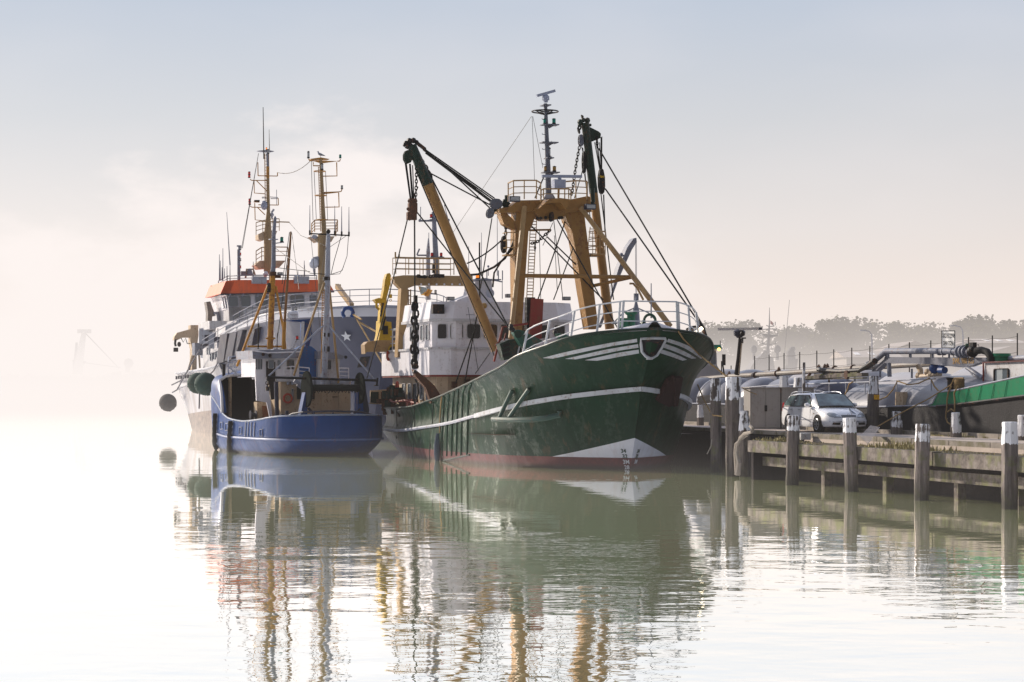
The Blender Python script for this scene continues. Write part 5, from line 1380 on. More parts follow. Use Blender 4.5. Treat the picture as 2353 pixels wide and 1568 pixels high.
for x0, x1 in ((510, 522), (528, 540), (544, 556)):
    f = (x0 - 500) / 62; X0 = 30 - 5 * f; X1 = 30 - 5 * (x1 - 500) / 62
    window([bdg(x0 + 14, 345 - 10 * f, X0), bdg(x1 + 14, 340 - 8 * f, X1), bdg(x1, 262 - 8 * f, X1), bdg(x0, 268 - 10 * f, X0)], (-.5, 1, 0), br, 'glassb', 'lgrey', t=.12)
for x in (595, 690, 800): MB().pipe([bdg(x, 232, WH - .4), bdg(x - 5, 248, WH - .4), bdg(x - 14, 252, WH - .4)], .05, 5).build('window_wiper', M['grey'], br)
for x, y in ((805, 128), (1118, 127)): MB().box(bdg(x, y + 3, WH - .5), (.4, 1.0, .5)).build('roof_floodlight', M['lgrey'], br)
def srail(pts, drop, name='deck_railing', r=.05, lev=3):
    mb = MB(); rail_poly(pts, drop, mb, lev, r); return mb.build(name, M['grey'], s_root)
srail([bdg(505, 138, 30), bdg(570, 102, 26), bdg(650, 98), bdg(760, 96), bdg(880, 95), bdg(1000, 95), bdg(1120, 96), bdg(1230, 97)], .55, 'bridge_roof_railing', .04)
# bow rail following the edge
mb = MB(); T = [Vector((p.x + .4, p.y * .93, p.z)) for p in s_rows[0] if p.x < 13][::4]
TT = [Vector((p.x, -p.y, p.z)) for p in T][::-1] + T
for k in (1, .66, .33): mb.pipe([p + Vector((0, 0, 1.0 * k)) for p in TT], 0.028 if k == 1 else .018, 5)
for p in TT: mb.tube(p, p + Vector((0, 0, 1.0)), .022, n=5)
mb.build('bow_railing', M['grey'], s_root)
srail([sy(915, 318), sy(860, 345), sy(800, 365), sy(720, 395), sy(640, 425), sy(560, 470), sy(500, 505), sy(430, 545), sy(385, 575)], .95, r=.028)
srail([sy(960, 318, 4), sy(1100, 300, 4), sy(1290, 285, 4)], .9, r=.028)
# fairlead like a horseshoe on the stem
c = s2(1460, 368, -3.6); mb = MB()
mb.pipe([c + Vector((0, .30 * cos(a), .30 * sin(a) - .05)) for a in [radians(-50 + 28 * k) for k in range(11)]], .11, 8); mb.build('horseshoe_fairlead', M['blue'], s_root)
mb = MB(); mb.lathe([(.35, 0), (.42, .05), (.40, .3), (.32, .42), (.2, .5)], s2(1588, 380, 1), 14); mb.build('mooring_winch', M['tan2'], s_root)
MB().prism([s2(1330, 388, 1), s2(1345, 345, 1), s2(1420, 322, 1), s2(1530, 350, 1), s2(1560, 385, 1), s2(1700, 392, 1)], (1, 0, 0)).build('forecastle_hood', M['grey'], s_root)
MB().beam(s2(1380, 175, 14), s2(1490, 320, 9), .25, .3).build('deck_crane_jib', M['tan2'], s_root)
MB().pipe([s2(1378, 180, 14), s2(1395, 170, 14), s2(1395, 205, 14)], .15, 6).build('jib_tip', M['tan2'], s_root)
for x in (1785, 1820): lamp(s2(x, 390, -2), .16, .9, M['lens'], s_root, 'deck_lamp')
# masts
def mast_pole(name, pts, rs, mt): return MB().pipe(pts, rs, 12).build(name, mt, s_root)
MX = 27.0
a1_ = lambda x, y, X=MX: s1(x, y, X)
mA = mast_pole('main_mast', [a1_(1058, 1560), a1_(1055, 1200), a1_(1060, 1000), a1_(1056, 700)], [.31, .28, .13, .10], M['oldochre'])
MB().pipe([a1_(1056, 600), a1_(1050, 480)], .08, 8).build('mast_top', M['grey'], mA); MB().pipe([a1_(1056, 702), a1_(1056, 598)], .11, 8).build('mast_collar', M['ochre'], mA)
MB().prism([a1_(970, 1205), a1_(1050, 1165), a1_(1140, 1175), a1_(1125, 1215), a1_(1060, 1225), a1_(1010, 1262), a1_(972, 1250)], (1.2, 0, 0)).build('mast_platform', M['cream'], mA)
MB().prism([a1_(940, 1480), a1_(985, 1440), a1_(1215, 1440), a1_(1160, 1500), a1_(975, 1515)], (1.4, 0, 0)).build('mast_platform', M['cream'], mA)
mb = MB(); rail_poly([a1_(950, 1100), a1_(1010, 1082), a1_(1100, 1065), a1_(1158, 1066)], .85, mb, 3, .035)
rail_poly([a1_(950, 1355), a1_(1000, 1322), a1_(1100, 1318), a1_(1235, 1320)], .9, mb, 3, .04); mb.build('platform_railing', M['tan2'], mA)
mb = MB(); mb.prism([a1_(965, 456), a1_(1050, 448), a1_(1115, 460), a1_(1060, 470)], (.5, 0, 0)); mb.build('top_platform', M['grey'], mA)
MB().tube(a1_(1020, 530), a1_(1013, 66), .045, .025, 6).build('tall_antenna', M['black'], mA); MB().tube(a1_(1070, 450), a1_(1067, 265), .03, .015, 5).build('whip_antenna', M['thinwire'], mA)
lamp(a1_(1043, 448), .1, .3, M['beacon'], mA); lamp(a1_(1058, 485), .15, .6, M['lens'], mA)
ladder('ladder', a1_(1026, 480), a1_(1032, 960), (0, -.30, 0), 36, M['ochre'], mA, .025)
mb = MB()
for pts in ([(968, 680), (1142, 683)], [(1142, 683), (1142, 650)], [(895, 712), (912, 722), (1048, 722)], [(955, 725), (1048, 818)], [(895, 950), (912, 962), (1046, 964)], [(965, 966), (1030, 1030)], [(970, 940), (1150, 943)], [(1150, 943), (1148, 880)], [(928, 915), (980, 917)], [(968, 680), (966, 560)], [(932, 725), (935, 835), (1030, 842)], [(938, 925), (942, 1075), (1000, 1082)]):
    mb.pipe([a1_(*p) for p in pts], .035, 6)
mb.build('mast_yards', M['ochre'], mA)
mb = MB()
for pts in ([(1075, 870), (1145, 875), (1148, 885), (1080, 885)], [(1002, 872), (1040, 870), (1040, 880), (1002, 880)]): mb.pipe([a1_(*p) for p in pts], .025, 4)
mb.pipe([a1_(1134, 805), a1_(1134, 940)], .02, 4); mb.build('direction_finder', M['grey'], mA)
for x, y in ((889, 700), (893, 942)): lamp(a1_(x, y), .16, .42, M['redlamp'], mA); lamp(a1_(x, y - 27), .16, .42, M['redlamp'], mA)
MB().ball(a1_(1022, 945), .25, 14, 1.35).build('satellite_dome', M['radar'], mA)
mb = MB(); mb.ball(a1_(1092, 1030), .15, 12); mb.pipe([a1_(1088, 1010), a1_(1110, 980)], .08, 8); mb.tube(a1_(1092, 1030), a1_(1092, 1060), .07); mb.build('thermal_camera', M['lgrey'], mA)
mb = MB(); 
for k in range(5): mb.box(a1_(940 + k * 9, 905, MX), (.1, .1, .12))
mb.build('wind_sensor', M['black'], mA)
MB2 = 20.0
c1_ = lambda x, y, X=MB2: s1(x, y, X)
mB = mast_pole('fore_mast', [c1_(1562, 1568) + Vector((0, 0, -1.2)), c1_(1552, 1200), c1_(1560, 1190), c1_(1545, 900), c1_(1530, 530)], [.44, .38, .17, .14, .10], M['oldochre'])
mb = MB(); mb.prism([c1_(1440, 528), c1_(1530, 515), c1_(1610, 530), c1_(1600, 536), c1_(1530, 538), c1_(1445, 538)], (.6, 0, 0)); mb.prism([c1_(1460, 545), c1_(1690, 548), c1_(1560, 566), c1_(1520, 564)], (.15, 0, 0)); mb.build('crosstree', M['ochre'], mB)
for pts in ([(1420, 528), (1430, 545), (1465, 548)], [(1705, 530), (1700, 548), (1680, 550)], [(1720, 800), (1712, 820), (1690, 825), (1560, 835)], [(1462, 560), (1462, 590), (1530, 592)], [(1672, 560), (1675, 682), (1550, 684)], [(1690, 832), (1694, 960), (1570, 962)]):
    MB().pipe([c1_(*p) for p in pts], .04, 6).build('mast_yard', M['ochre'], mB)
mb = MB()
mb.prism([c1_(1560, 825), c1_(1690, 820), c1_(1690, 830), c1_(1560, 845)], (.12, 0, 0)); mb.build('mast_yards', M['ochre'], mB)
lamp(c1_(1419, 525), .15, .85, M['lens'], mB); lamp(c1_(1704, 524), .15, .45, M['greenlamp'], mB); lamp(c1_(1719, 800), .15, .45, M['lens'], mB); lamp(c1_(1542, 630, MB2 - .4), .16, .8, M['lens'], mB)
ladder('ladder', c1_(1508, 600), c1_(1528, 1180), (0, -.17, 0), 40, M['ochre'], mB, .025)
for x, y in ((1520, 640), (1530, 857), (1542, 1075)): MB().ring(c1_(x, y), .40, .03, (0, 0, 1), 18, 5).build('ladder_hoop', M['ochre'], mB)
MB().prism([c1_(1440, 1225), c1_(1655, 1222), c1_(1625, 1272), c1_(1600, 1250), c1_(1515, 1250), c1_(1500, 1275)], (1.2, 0, 0)).build('mast_platform', M['cream'], mB)
mb = MB(); rail_poly([c1_(1448, 1110), c1_(1475, 1078), c1_(1680, 1076), c1_(1665, 1120)], .8, mb, 4, .04); mb.build('platform_railing', M['ochre'], mB)
MB().ball(c1_(1468, 1465), .34, 16, 1.1).build('satellite_dome', M['radarw'], mB); MB().tube(c1_(1470, 1515), c1_(1475, 1568), .1, .06).build('dome_stand', M['lgrey'], mB)
mb = MB(); mb.pipe([c1_(1465, 1430), c1_(1500, 1420), c1_(1525, 1445)], .16, 8); mb.ball(c1_(1470, 1228), .25, 8, .6); mb.build('dome_arm', M['lgrey'], mB)
# small antennas on the bridge roof
rf = lambda x, y, X=WH + 1: s1(x, y, X)
for x, y0, y1 in ((622, 1385, 1620), (630, 1440, 1620), (645, 1500, 1620), (653, 1330, 1620), (668, 1510, 1600), (690, 1490, 1620), (717, 1480, 1620), (925, 1450, 1620), (1325, 1530, 1600), (1382, 1440, 1600), (1228, 1480, 1600), (1385, 1480, 1600)):
    MB().tube(rf(x, y1), rf(x, y0), .04, .02, 5).build('whip_antenna', M['grey'], s_root)
MB().tube(rf(717, 1480), rf(687, 1005), .05, .015, 5).build('whip_antenna', M['grey'], s_root)
mb = MB(); mb.tube(rf(800, 1620), rf(800, 1310), .08); mb.tube(rf(787, 1620), rf(787, 1340), .04); mb.box(rf(797, 1310), (.2, .3, .1)); lmst = mb.build('signal_light_mast', M['grey'], s_root)
for y in (1345, 1395, 1445, 1510): lamp(rf(806, y), .16, .36, M['redlamp' if y in (1395, 1510) else 'lens'], lmst)
mb = MB(); mb.pipe([rf(855, 1600), rf(865, 1518), rf(925, 1518), rf(940, 1568)], .07, 5); bf = mb.build('bell_frame', M['cream'], s_root)
mb = MB(); mb.lathe([(.24, 0), (.2, .2), (.12, .4), (.03, .45)], rf(892, 1568), 12); mb.build('bell', M['grey'], bf)
MB().box(rf(835, 1555), (.3, .32, .3)).build('roof_box', M['grey'], s_root)
MB().ball(rf(1035, 1560), .2, 10).build('roof_dome', M['radarw'], s_root); MB().ball(bdg(1085, 122), .28, 10).build('roof_dome', M['radarw'], s_root)
# stern gallows and cranes on the starboard quarter
qx = lambda x, y, X=33.0: s2(x, y, X)
cg = MB().prism([qx(300, 463), qx(358, 463), qx(358, 540), qx(345, 640), qx(345, 800), qx(310, 800), qx(312, 640), qx(300, 590)], (1.2, 0, 0)).build('stern_crane', M['cream'], s_root)
MB().prism([qx(180, 548), qx(200, 520), qx(300, 492), qx(302, 555), qx(240, 555), qx(200, 575), qx(178, 575)], (.8, 0, 0)).build('crane_jib', M['cream'], cg)
mb = MB(); mb.tube(qx(285, 795), qx(315, 690), .1); mb.tube(qx(358, 620), qx(368, 780), .07); mb.build('crane_strut', M['cream'], cg)
mb = MB(); mb.pipe([qx(188, 570), qx(185, 600), qx(190, 620)], .09, 6); mb.box(qx(190, 645), (.25, .32, .3)); mb.ball(qx(215, 605), .15, 8, 1.3); mb.pipe([qx(230, 560), qx(245, 590), qx(262, 560), qx(275, 600), qx(298, 600)], .035, 5); mb.build('crane_block', M['black'], cg)
kc = MB().prism([qx(415, 292, 29), qx(445, 288, 29), qx(475, 370, 29), qx(485, 395, 29), qx(460, 400, 29), qx(455, 470, 29), qx(500, 490, 29), qx(500, 510, 29), qx(405, 510, 29), qx(425, 470, 29), qx(428, 370, 29)], (1.0, 0, 0)).build('deck_crane', paint('crane_grey_brown', (.20, .17, .15), .5, .5), s_root)
MB().pipe([qx(470, 380, 29), qx(500, 372, 29), qx(512, 440, 29), qx(490, 480, 29)], .14, 8).build('crane_elbow', M['grey'], kc)
MB().tube(qx(605, 480, 24), qx(612, 530, 24), .16).build('rescue_boat_davit', M['black'], s_root)
mb = MB(); mb.bx(22, 27, 4.5, 6.0, s2(620, 500, 24).z, s2(620, 440, 24).z); mb.build('deck_locker', M['white2'], s_root)
for k in range(30):
    MB().box((18 + random.random() * 14, 4.6 + random.random() * 1.3, 6.2 + random.random() * .9 - k * .03), (.4 + random.random() * .5, .4, .3 + random.random() * .8), random.random() * 3).build('deck_locker', M['lgrey' if k % 2 else 'dgrey'], s_root)
# bulwark window openings and little dark cleats along the side
mb = MB()
for k in range(13):
    mb.box((22 + k * 1.15, 6.28, interp(s_rz, 22 + k * 1.15) - .35), (.35, .1, .25))
mb.build('side_cleats', M['dgrey'], s_root)
# lashing ropes to the fenders and a hanging line
for pts in ([(520, 620), (510, 720), (470, 800), (400, 870), (330, 830)], [(370, 640), (310, 740), (260, 830), (200, 940), (165, 960)], [(280, 800), (230, 870), (160, 905)], [(365, 960), (362, 1080)]):
    MB().pipe([sy(*p, 6.5) for p in pts], .05, 5).build('fender_rope', M['dgrey'], s_root)
# mooring lines from the bow
for a, b in (((1505, 385, -4), (1720, 755, -9)), ((1545, 440, -4), (1700, 530, -7)), ((1500, 385, -4), (1560, 420, -6))):
    MB().pipe([s2(*a), s2(*b)], .055, 5).build('mooring_line', M['rope'], s_root)
wire(s1(1142, 650, MX), s1(1432, 552, MB2), .025, .35, 'thinwire', 'aerial_wire', s_root)
wire(s1(965, 520, MX), s1(820, 1330, 26), .02, 0, 'thinwire', 'aerial_wire', s_root); wire(s1(972, 480, MX), s1(828, 1330, 26), .02, 0, 'thinwire', 'aerial_wire', s_root)
wire(s1(1445, 545, MB2), s1(1460, 1080, MB2), .02, 0, 'thinwire', 'aerial_wire', s_root); wire(s1(1470, 640, MB2), s1(1490, 1080, MB2), .02, 0, 'thinwire', 'aerial_wire', s_root); wire(s1(1572, 640, MB2), s1(1592, 1080, MB2), .02, 0, 'thinwire', 'aerial_wire', s_root)
# ball fenders hanging along the side
fm1 = paint('fender_green', (.035, .075, .06), .8, .2); fm2 = paint('fender_grey', (.10, .095, .09), .85, .2)
def ball_fender(p, R, mt, lb, X):
    c = S.atX(z2(*p), X); o = MB()
    o.ball(c, R, 26); r = random.Random(3)
    for k in range(40):
        a, e = r.random() * 6.28, -r.random() * 1.4
        d = Vector((cos(a) * cos(e), sin(a) * cos(e), sin(e))); o.tube(c + d * R * .97, c + d * R * 1.05, .05, .02, 4)
    ob = o.build('ball_fender', mt); world_thing(ob, S); tag(ob, lb, 'fender', 'round fenders on the grey ship'); return ob
pY = lambda p, Y: S.atY(z2(*p), Y).x
ball_fender((352, 892), .70, fm1, 'dark green ball fender, the upper one further left, partly hidden by its twin', pY((352, 892), 7.2))
ball_fender((412, 898), .73, fm1, 'dark green ball fender nearest the blue cutter, in front of its twin', pY((412, 898), 7.6))
ball_fender((132, 1035), .65, fm2, 'grey brown ball fender hanging low off the stern at far left', 35.5)
# seagull on the foremast
def bird(name, c, s, body, lb, cat, yaw=0.0, wingmt=None):
    c = Vector(c); f = Vector((cos(yaw), sin(yaw), 0)); mb = MB(); r = bpy.data.objects.new(name, None); COL.objects.link(r); r.location = c
    tag(r, lb, cat)
    up = Vector((0, 0, 1))
    mb.pipe([-f * .32 * s + up * .10 * s, -f * .18 * s + up * .14 * s, up * .19 * s, f * .12 * s + up * .25 * s, f * .17 * s + up * .33 * s, f * .19 * s + up * .38 * s, f * .22 * s + up * .42 * s], [.015 * s, .05 * s, .095 * s, .085 * s, .05 * s, .05 * s, .02 * s], 12)
    mb.ball(f * .19 * s + up * .39 * s, .055 * s, 12)
    bo = mb.build('body', body, r)
    MB().lathe([(.016 * s, 0), (.004 * s, .06 * s)], f * .235 * s + up * .385 * s, 6, f).build('beak', M['amber'], r)
    mb = MB(); sd = Vector((-f.y, f.x, 0))
    for q in (-1, 1): mb.tube(sd * .035 * s * q + up * .1 * s, sd * .035 * s * q, .008 * s, n=5)
    mb.build('legs', M['amber'], r)
    for q in (-1, 1):
        mb = MB(); mb.pipe([f * .08 * s + sd * .085 * s * q + up * .22 * s, sd * .095 * s * q + up * .19 * s, -f * .2 * s + sd * .06 * s * q + up * .12 * s, -f * .36 * s + sd * .02 * s * q + up * .08 * s], [.03 * s, .05 * s, .03 * s, .008 * s], 8)
        mb.build('wing', wingmt or body, r)
    return r
gp = plain('gull_grey', (.20, .21, .22), .8); pp = plain('pigeon_grey', (.16, .19, .25), .7)
bird('seagull', S.wor(c1_(1528, 515)), 1.0, M['lgrey'], 'small seagull sitting on top of the tan foremast of the grey ship', 'seagull', 2.8, gp)

lamp = _lamp
# ------------------------------------------------------------------ jetty
J = Frame(8.78, 66.8, 105.4)
QZ = 1.38
def stone(name, a, b_, scale=3, rough=.9, moss=None, st_=.5):
    m, t, b, co = mat(name)
    n = t.noise(co, scale, 6, .65); s_ = t.noise(co, 2.5, 4, .6, (1, 1, .15)); f = t.noise(co, 22, 4, .7)
    c = t.mix(t.ramp(n, [(.35, 0), (.65, 1)]), a, b_)
    c = t.mix(t.math('MULTIPLY', t.ramp(s_, [(.5, 0), (.7, 1)]), st_), c, tuple(x * .35 for x in b_))
    if moss: c = t.mix(t.ramp(t.noise(co, 1.7, 4, .6), [(.48, 0), (.62, .8)]), c, moss)
    c = t.mix(t.math('MULTIPLY', f, .35), c, tuple(x * .5 for x in a))
    t.link(c, b.inputs['Base Color']); b.inputs['Roughness'].default_value = rough; b.inputs['Specular IOR Level'].default_value = .12
    bp = t.new('ShaderNodeBump'); bp.inputs['Strength'].default_value = .5; bp.inputs['Distance'].default_value = .03
    t.link(t.math('ADD', f, n), bp.inputs['Height']); t.link(bp.outputs[0], b.inputs['Normal'])
    return m
M['timber'] = stone('weathered_timber', (.235, .205, .18), (.075, .062, .055), 4, st_=.95, moss=(.13, .14, .05))
M['timberd'] = stone('wet_dark_timber', (.030, .024, .025), (.018, .015, .016), 2)
M['deckc'] = stone('quay_paving', (.62, .53, .46), (.50, .42, .36), 1.2, st_=.15)
M['kerb'] = stone('kerb_concrete', (.36, .32, .28), (.26, .23, .20), 2, moss=(.15, .14, .07), st_=.3)
M['soil'] = stone('soil', (.14, .11, .07), (.09, .08, .05), 2)
def jobj(name, mb, mt, parent=None, **k):
    o = mb.build(name, mt, parent, **k)
    return o
jr = J.root('timber_jetty', 'weathered timber jetty edge with concrete kerbs running along the right of the harbour', 'jetty')
pav = MB().slab([(-45, -2.2), (4.2, -2.2), (4.2, -3.5), (75, -3.5), (75, -7.95), (-45, -7.95)], -1.0, QZ).build('pavement', M['deckc'], None)
world_thing(pav, J); tag(pav, 'sunlit paved jetty deck under the white car', 'pavement', kind='structure')
MB().slab([(-45, -.38), (4.2, -.38), (4.2, -2.19), (-45, -2.19)], QZ - .3, QZ - .13).build('soil_strip', M['soil'], jr)
MB().slab([(-45, -1.6), (4.15, -1.6), (4.15, -1.9), (-45, -1.9)], -1.2, QZ - .2).build('sheet_wall', M['timberd'], jr)
MB().slab([(4.2, -3.3), (75, -3.3), (75, -3.49), (4.2, -3.49)], -1.2, QZ - .02).build('sheet_wall', M['timberd'], jr)
MB().slab([(4.0, -.3), (4.2, -.3), (4.2, -3.4), (4.0, -3.4)], -1.2, QZ - .3).build('end_wall', M['timberd'], jr)
for k in range(22):
    MB().bx(4.8 + k * 1.6, 5.1 + k * 1.6, -3.28, -3.14, -1, 1.25).build('wall_rib', M['timberd'], jr)
MB().bx(4.2, 75, -3.05, -3.29, 1.02, 1.3).build('upper_waling', M['timberd'], jr)
x = -44.0; r_ = random.Random(5)
while x < 4:
    L = 2.4 + r_.random() * .2
    MB().box((x + L / 2, -2.32, QZ + .06 + r_.random() * .02), (L - .04, .24, .16)).build('kerb_block', M['kerb'], jr)
    MB().box((x + L / 2, -7.82, QZ + .06 + r_.random() * .02), (L - .04, .22, .16)).build('kerb_block', M['kerb'], jr); x += L
x = 4.2
while x < 45:
    MB().box((x + 1.25, -7.82, QZ + .06), (2.44, .22, .16)).build('kerb_block', M['kerb'], jr)
    MB().box((x + 1.25, -3.4, QZ + .05), (2.44, .26, .14)).build('kerb_block', M['kerb'], jr); x += 2.5
pile_x = [J.atZ((1820, 1115), 0).x, J.atZ((1957, 1130), 0).x, J.atZ((2117, 1150), 0).x, J.atZ((2320, 1170), 0).x]
px_all = [pile_x[0] + 5.1] + pile_x + [pile_x[3] - 4.5 * k for k in (1, 2, 3)]
for i in range(len(px_all) - 1):
    a, b = px_all[i + 1], px_all[i]
    a2 = a if i else a; 
    hi_ = min(b, 4.1)
    mid_ = a + (hi_ - a) * (.52 if i % 2 else .98)
    o = MB().box(((a + mid_) / 2, -.24, 1.12), (abs(mid_ - a) - .03, .28, .38)).build('fender_beam', M['timber'], jr)
    if mid_ < hi_ - .3: MB().box(((mid_ + hi_) / 2, -.25, 1.12 - .02), (abs(hi_ - mid_) - .03, .26, .36)).build('fender_beam', M['timber'], jr)
    MB().box(((a + hi_) / 2, -.75, .62), (abs(hi_ - a), .25, .30)).build('lower_beam', M['timber'], jr)
    mb = MB()
    for q in (a + .35, a + .8): mb.tube((q, -.08, 1.2), (q, -.12, 1.2), .045, n=8)
    MB().tube((a + .45, -.07, 1.2), (a + .45, -.12, 1.2), .05, n=8).build('bolt_head', M['black'], jr)
for px in (1899, 2041, 2206, 2345, 1760):
    q = J.atZ((px, 1100), 0.4); q = J.atY((px, 1080), -.95)
    MB().box((q.x, -.95, -.2), (.24, .24, 1.3)).build('inner_pile', M['timber'], jr)

# ---- mooring posts
def post_mat(name, zsplit, wood=(.26, .22, .20), moss=(.13, .14, .05), peel=.5, off=0.0):
    m, t, b, co = mat(name)
    sp = t.new('ShaderNodeSeparateXYZ'); t.link(co, sp.inputs[0]); Z = sp.outputs[2]
    v = t.noise(co, 5, 5, .65, (1.3, 1.3, .18)); n = t.noise(co, 3, 4, .6); f = t.noise(co, 18, 3, .6, (1, 1, .15))
    wood_ = t.mix(t.ramp(v, [(.35, 0), (.65, 1)]), wood, tuple(x * .4 for x in wood))
    wood_ = t.mix(t.ramp(n, [(.5, 0), (.66, .7)]), wood_, moss)
    white = t.mix(t.ramp(t.math('MULTIPLY', v, t.math('ADD', n, .5)), [(peel, 0), (peel + .06, 1)]), (.80, .80, .82), tuple(x * .5 for x in wood))
    edge = t.math('ADD', zsplit - .05, t.math('MULTIPLY', t.math('SUBTRACT', v, .5), .25))
    c = t.mix(t.math('GREATER_THAN', Z, edge), wood_, white)
    wet = t.ramp(t.math('ADD', Z, t.math('MULTIPLY', n, .3)), [(.25, 1), (.85, 0)])
    c = t.mix(t.math('MULTIPLY', wet, .8), c, (.035, .035, .025))
    t.link(c, b.inputs['Base Color']); b.inputs['Roughness'].default_value = .85; b.inputs['Specular IOR Level'].default_value = .12
    bp = t.new('ShaderNodeBump'); bp.inputs['Strength'].default_value = .7; bp.inputs['Distance'].default_value = .03
    t.link(t.math('ADD', v, f), bp.inputs['Height']); t.link(bp.outputs[0], b.inputs['Normal'])
    return m
def post(q, top, r, white, label, base=-1.2, group='white topped mooring posts along the jetty', taper=.12, squat=False, n=8, seed=0):
    """q: J-local point on the water/deck, top: height of the head"""
    wq = J.wor((q[0], q[1], 0)); rt = bpy.data.objects.new('mooring_post', None); COL.objects.link(rt); rt.location = (wq.x, wq.y, 0)
    rt.rotation_euler = (0, 0, J.th + seed * .3)
    tag(rt, label, 'mooring post', group)
    R = random.Random(seed); prof = []
    H = top - base; hcap = white * .8; k = 10
    RR = random.Random(seed * 7 + 1); dk = .65 + RR.random() * .5
    m_ = post_mat('post_paint', top - white, tuple(x * dk for x in (.26, .22, .20)), (.13, .14, .05) if RR.random() < .6 else (.17, .15, .11), .47 + RR.random() * .12)
    rt.rotation_euler = (radians(RR.uniform(-1.6, 1.6)), radians(RR.uniform(-1.4, 1.4)), J.th + seed * .3)
    for i in range(k + 1):
        z = base + (top - .12 - base) * i / k; d = top - z
        rr = r * (1 + .03 * sin(i * 1.9 + seed)) * (1 if d > hcap else 1 - (taper + .22 * squat) * (1 - d / hcap))
        prof.append((rr, z))
    MB().lathe(prof, (0, 0, 0), n).build('shaft', m_, rt, ang=20)
    rt_top = prof[-1][0]
    MB().lathe([(rt_top * 1.06, top - .125), (rt_top * 1.06, top - .02), (rt_top * .95, top + .0)], (0, 0, 0), n).build('cap', m_, rt, ang=25)
    return rt
def jat(px, py, y): return J.atY((px, py), y)
lbls = ['white capped post standing just left of the parked white car front wheel', 'mossy post with flat white cap and a pigeon on it before the car bonnet', 'freshly painted white topped post in front of the dry grass and bare jetty', 'rightmost tall peeling post at the edge of the jetty']
tops = [955, 960.5, 974.6, 969.7]
for i, (pc, w_) in enumerate(((1820, 1115), (1957, 1130), (2117, 1150), (2320, 1170))):
    q = J.atZ((pc, w_), 0); z = J.atY((pc, tops[i]), q.y).z
    post((q.x, q.y - .0), z, .205, (.42, .38, .42, .5)[i], lbls[i], seed=i + 1)
q = J.atZ((1686, 1095), 0); z = J.atY((1686, 866.7), q.y).z
p5 = post(q, z, .285, .72, 'thickest and tallest mooring pile standing in the water left of the grey cabinet', seed=6)
post((q.x + .55, q.y - .25), z - .05, .2, .6, 'slim pile half hidden right behind the thickest pile', seed=7)
q6 = Vector((10.2, -1.34, 0)); q6 = J.atY((1646, 1000), -1.3); z = J.atY((1646, 869.6), -1.3).z
post(q6, z, .215, .75, 'tall dark pile with white head closest to the trawler bow', seed=8)
for px, ty, y, r, wh_, lb, base in (
        (1611, 931, -7.4, .16, .5, 'small squat white bollard on the far jetty edge beside the trawler bow', QZ - .1),
        (1711, 944, -.9, .2, .62, 'short white bollard beside the thick pile with a rope hung over it', -.6),
        (2058, 946, -7.4, .21, .5, 'squat white bollard on the far edge between car and green bulwark', QZ - .1),
        (2199, 948, -7.4, .20, .62, 'squat white bollard below the hanging ropes of the tank barge', QZ - .1),
        (2351, 954, -7.4, .20, .6, 'white bollard cut by the right edge of the picture', QZ - .1),
        (1804, 865, -8.3, .26, .75, 'white pile head showing above the left half of the grey cabinet', -1.2),
        (1833, 868, -8.35, .26, .75, 'shaded white pile head showing above the right half of the grey cabinet', -1.2),
        (2003, 864, -8.25, .22, .62, 'tall dark pile with a yellow plate right of the car', -1.2)):
    q = jat(px, 1000, y); z = jat(px, ty, y).z
    pr = post(q, z, r, wh_, lb, base, seed=int(px) % 11, squat=True)
    if px == 2003:
        o = MB().box((0, 0, 0), (.012, .22, .18)).build('yellow_plate', plain('plate_yellow', (.8, .42, .02)), pr)
        o.location = (-.22, .0, z - .78)
        o.rotation_euler = (0, 0, -(J.th + (int(px) % 11) * .3) + J.th); 
        o.location = Matrix.Rotation(-(int(px) % 11) * .3, 3, 'Z') @ Vector((-.235, -.03, z - .80))
    if px == 1711:
        MB().lathe([(.07, 0), (.08, .05), (.07, .5), (.09, .56)], (0.02, -.16, z - .1), 8).build('post_knob', M['white2'], pr)
q = jat(1847, 900, -8.1); zt = jat(1847, 833, -8.1).z
tp_ = MB().lathe([(.07, QZ), (.07, zt)], (q.x, q.y, 0), 8).build('thin_pole', post_mat('thin_pole_paint', 2.6)); world_thing(tp_, J); tag(tp_, 'thin upright pole with peeling paint behind the grey cabinet', 'pole')
q = jat(1848, 1000, -1.9); lb_ = MB().prism([(q.x - .2, q.y - .15, QZ - .05), (q.x + .2, q.y - .15, QZ - .05), (q.x + .2, q.y + .2, QZ - .05), (q.x - .2, q.y + .2, QZ - .05)], (0, 0, .22)).build('concrete_block', M['white2']); world_thing(lb_, J); tag(lb_, 'low white painted block between the first post and the kerb', 'block')

# ---- pigeon on the second post
q = J.atZ((1957, 1130), 0); z = J.atY((1958, 955), q.y).z
bird('pigeon', J.wor((q.x, q.y, z + .01)), .46, pp, 'grey pigeon standing on the mossy post before the car bonnet', 'pigeon', 2.2, plain('pigeon_wing', (.22, .25, .32)))

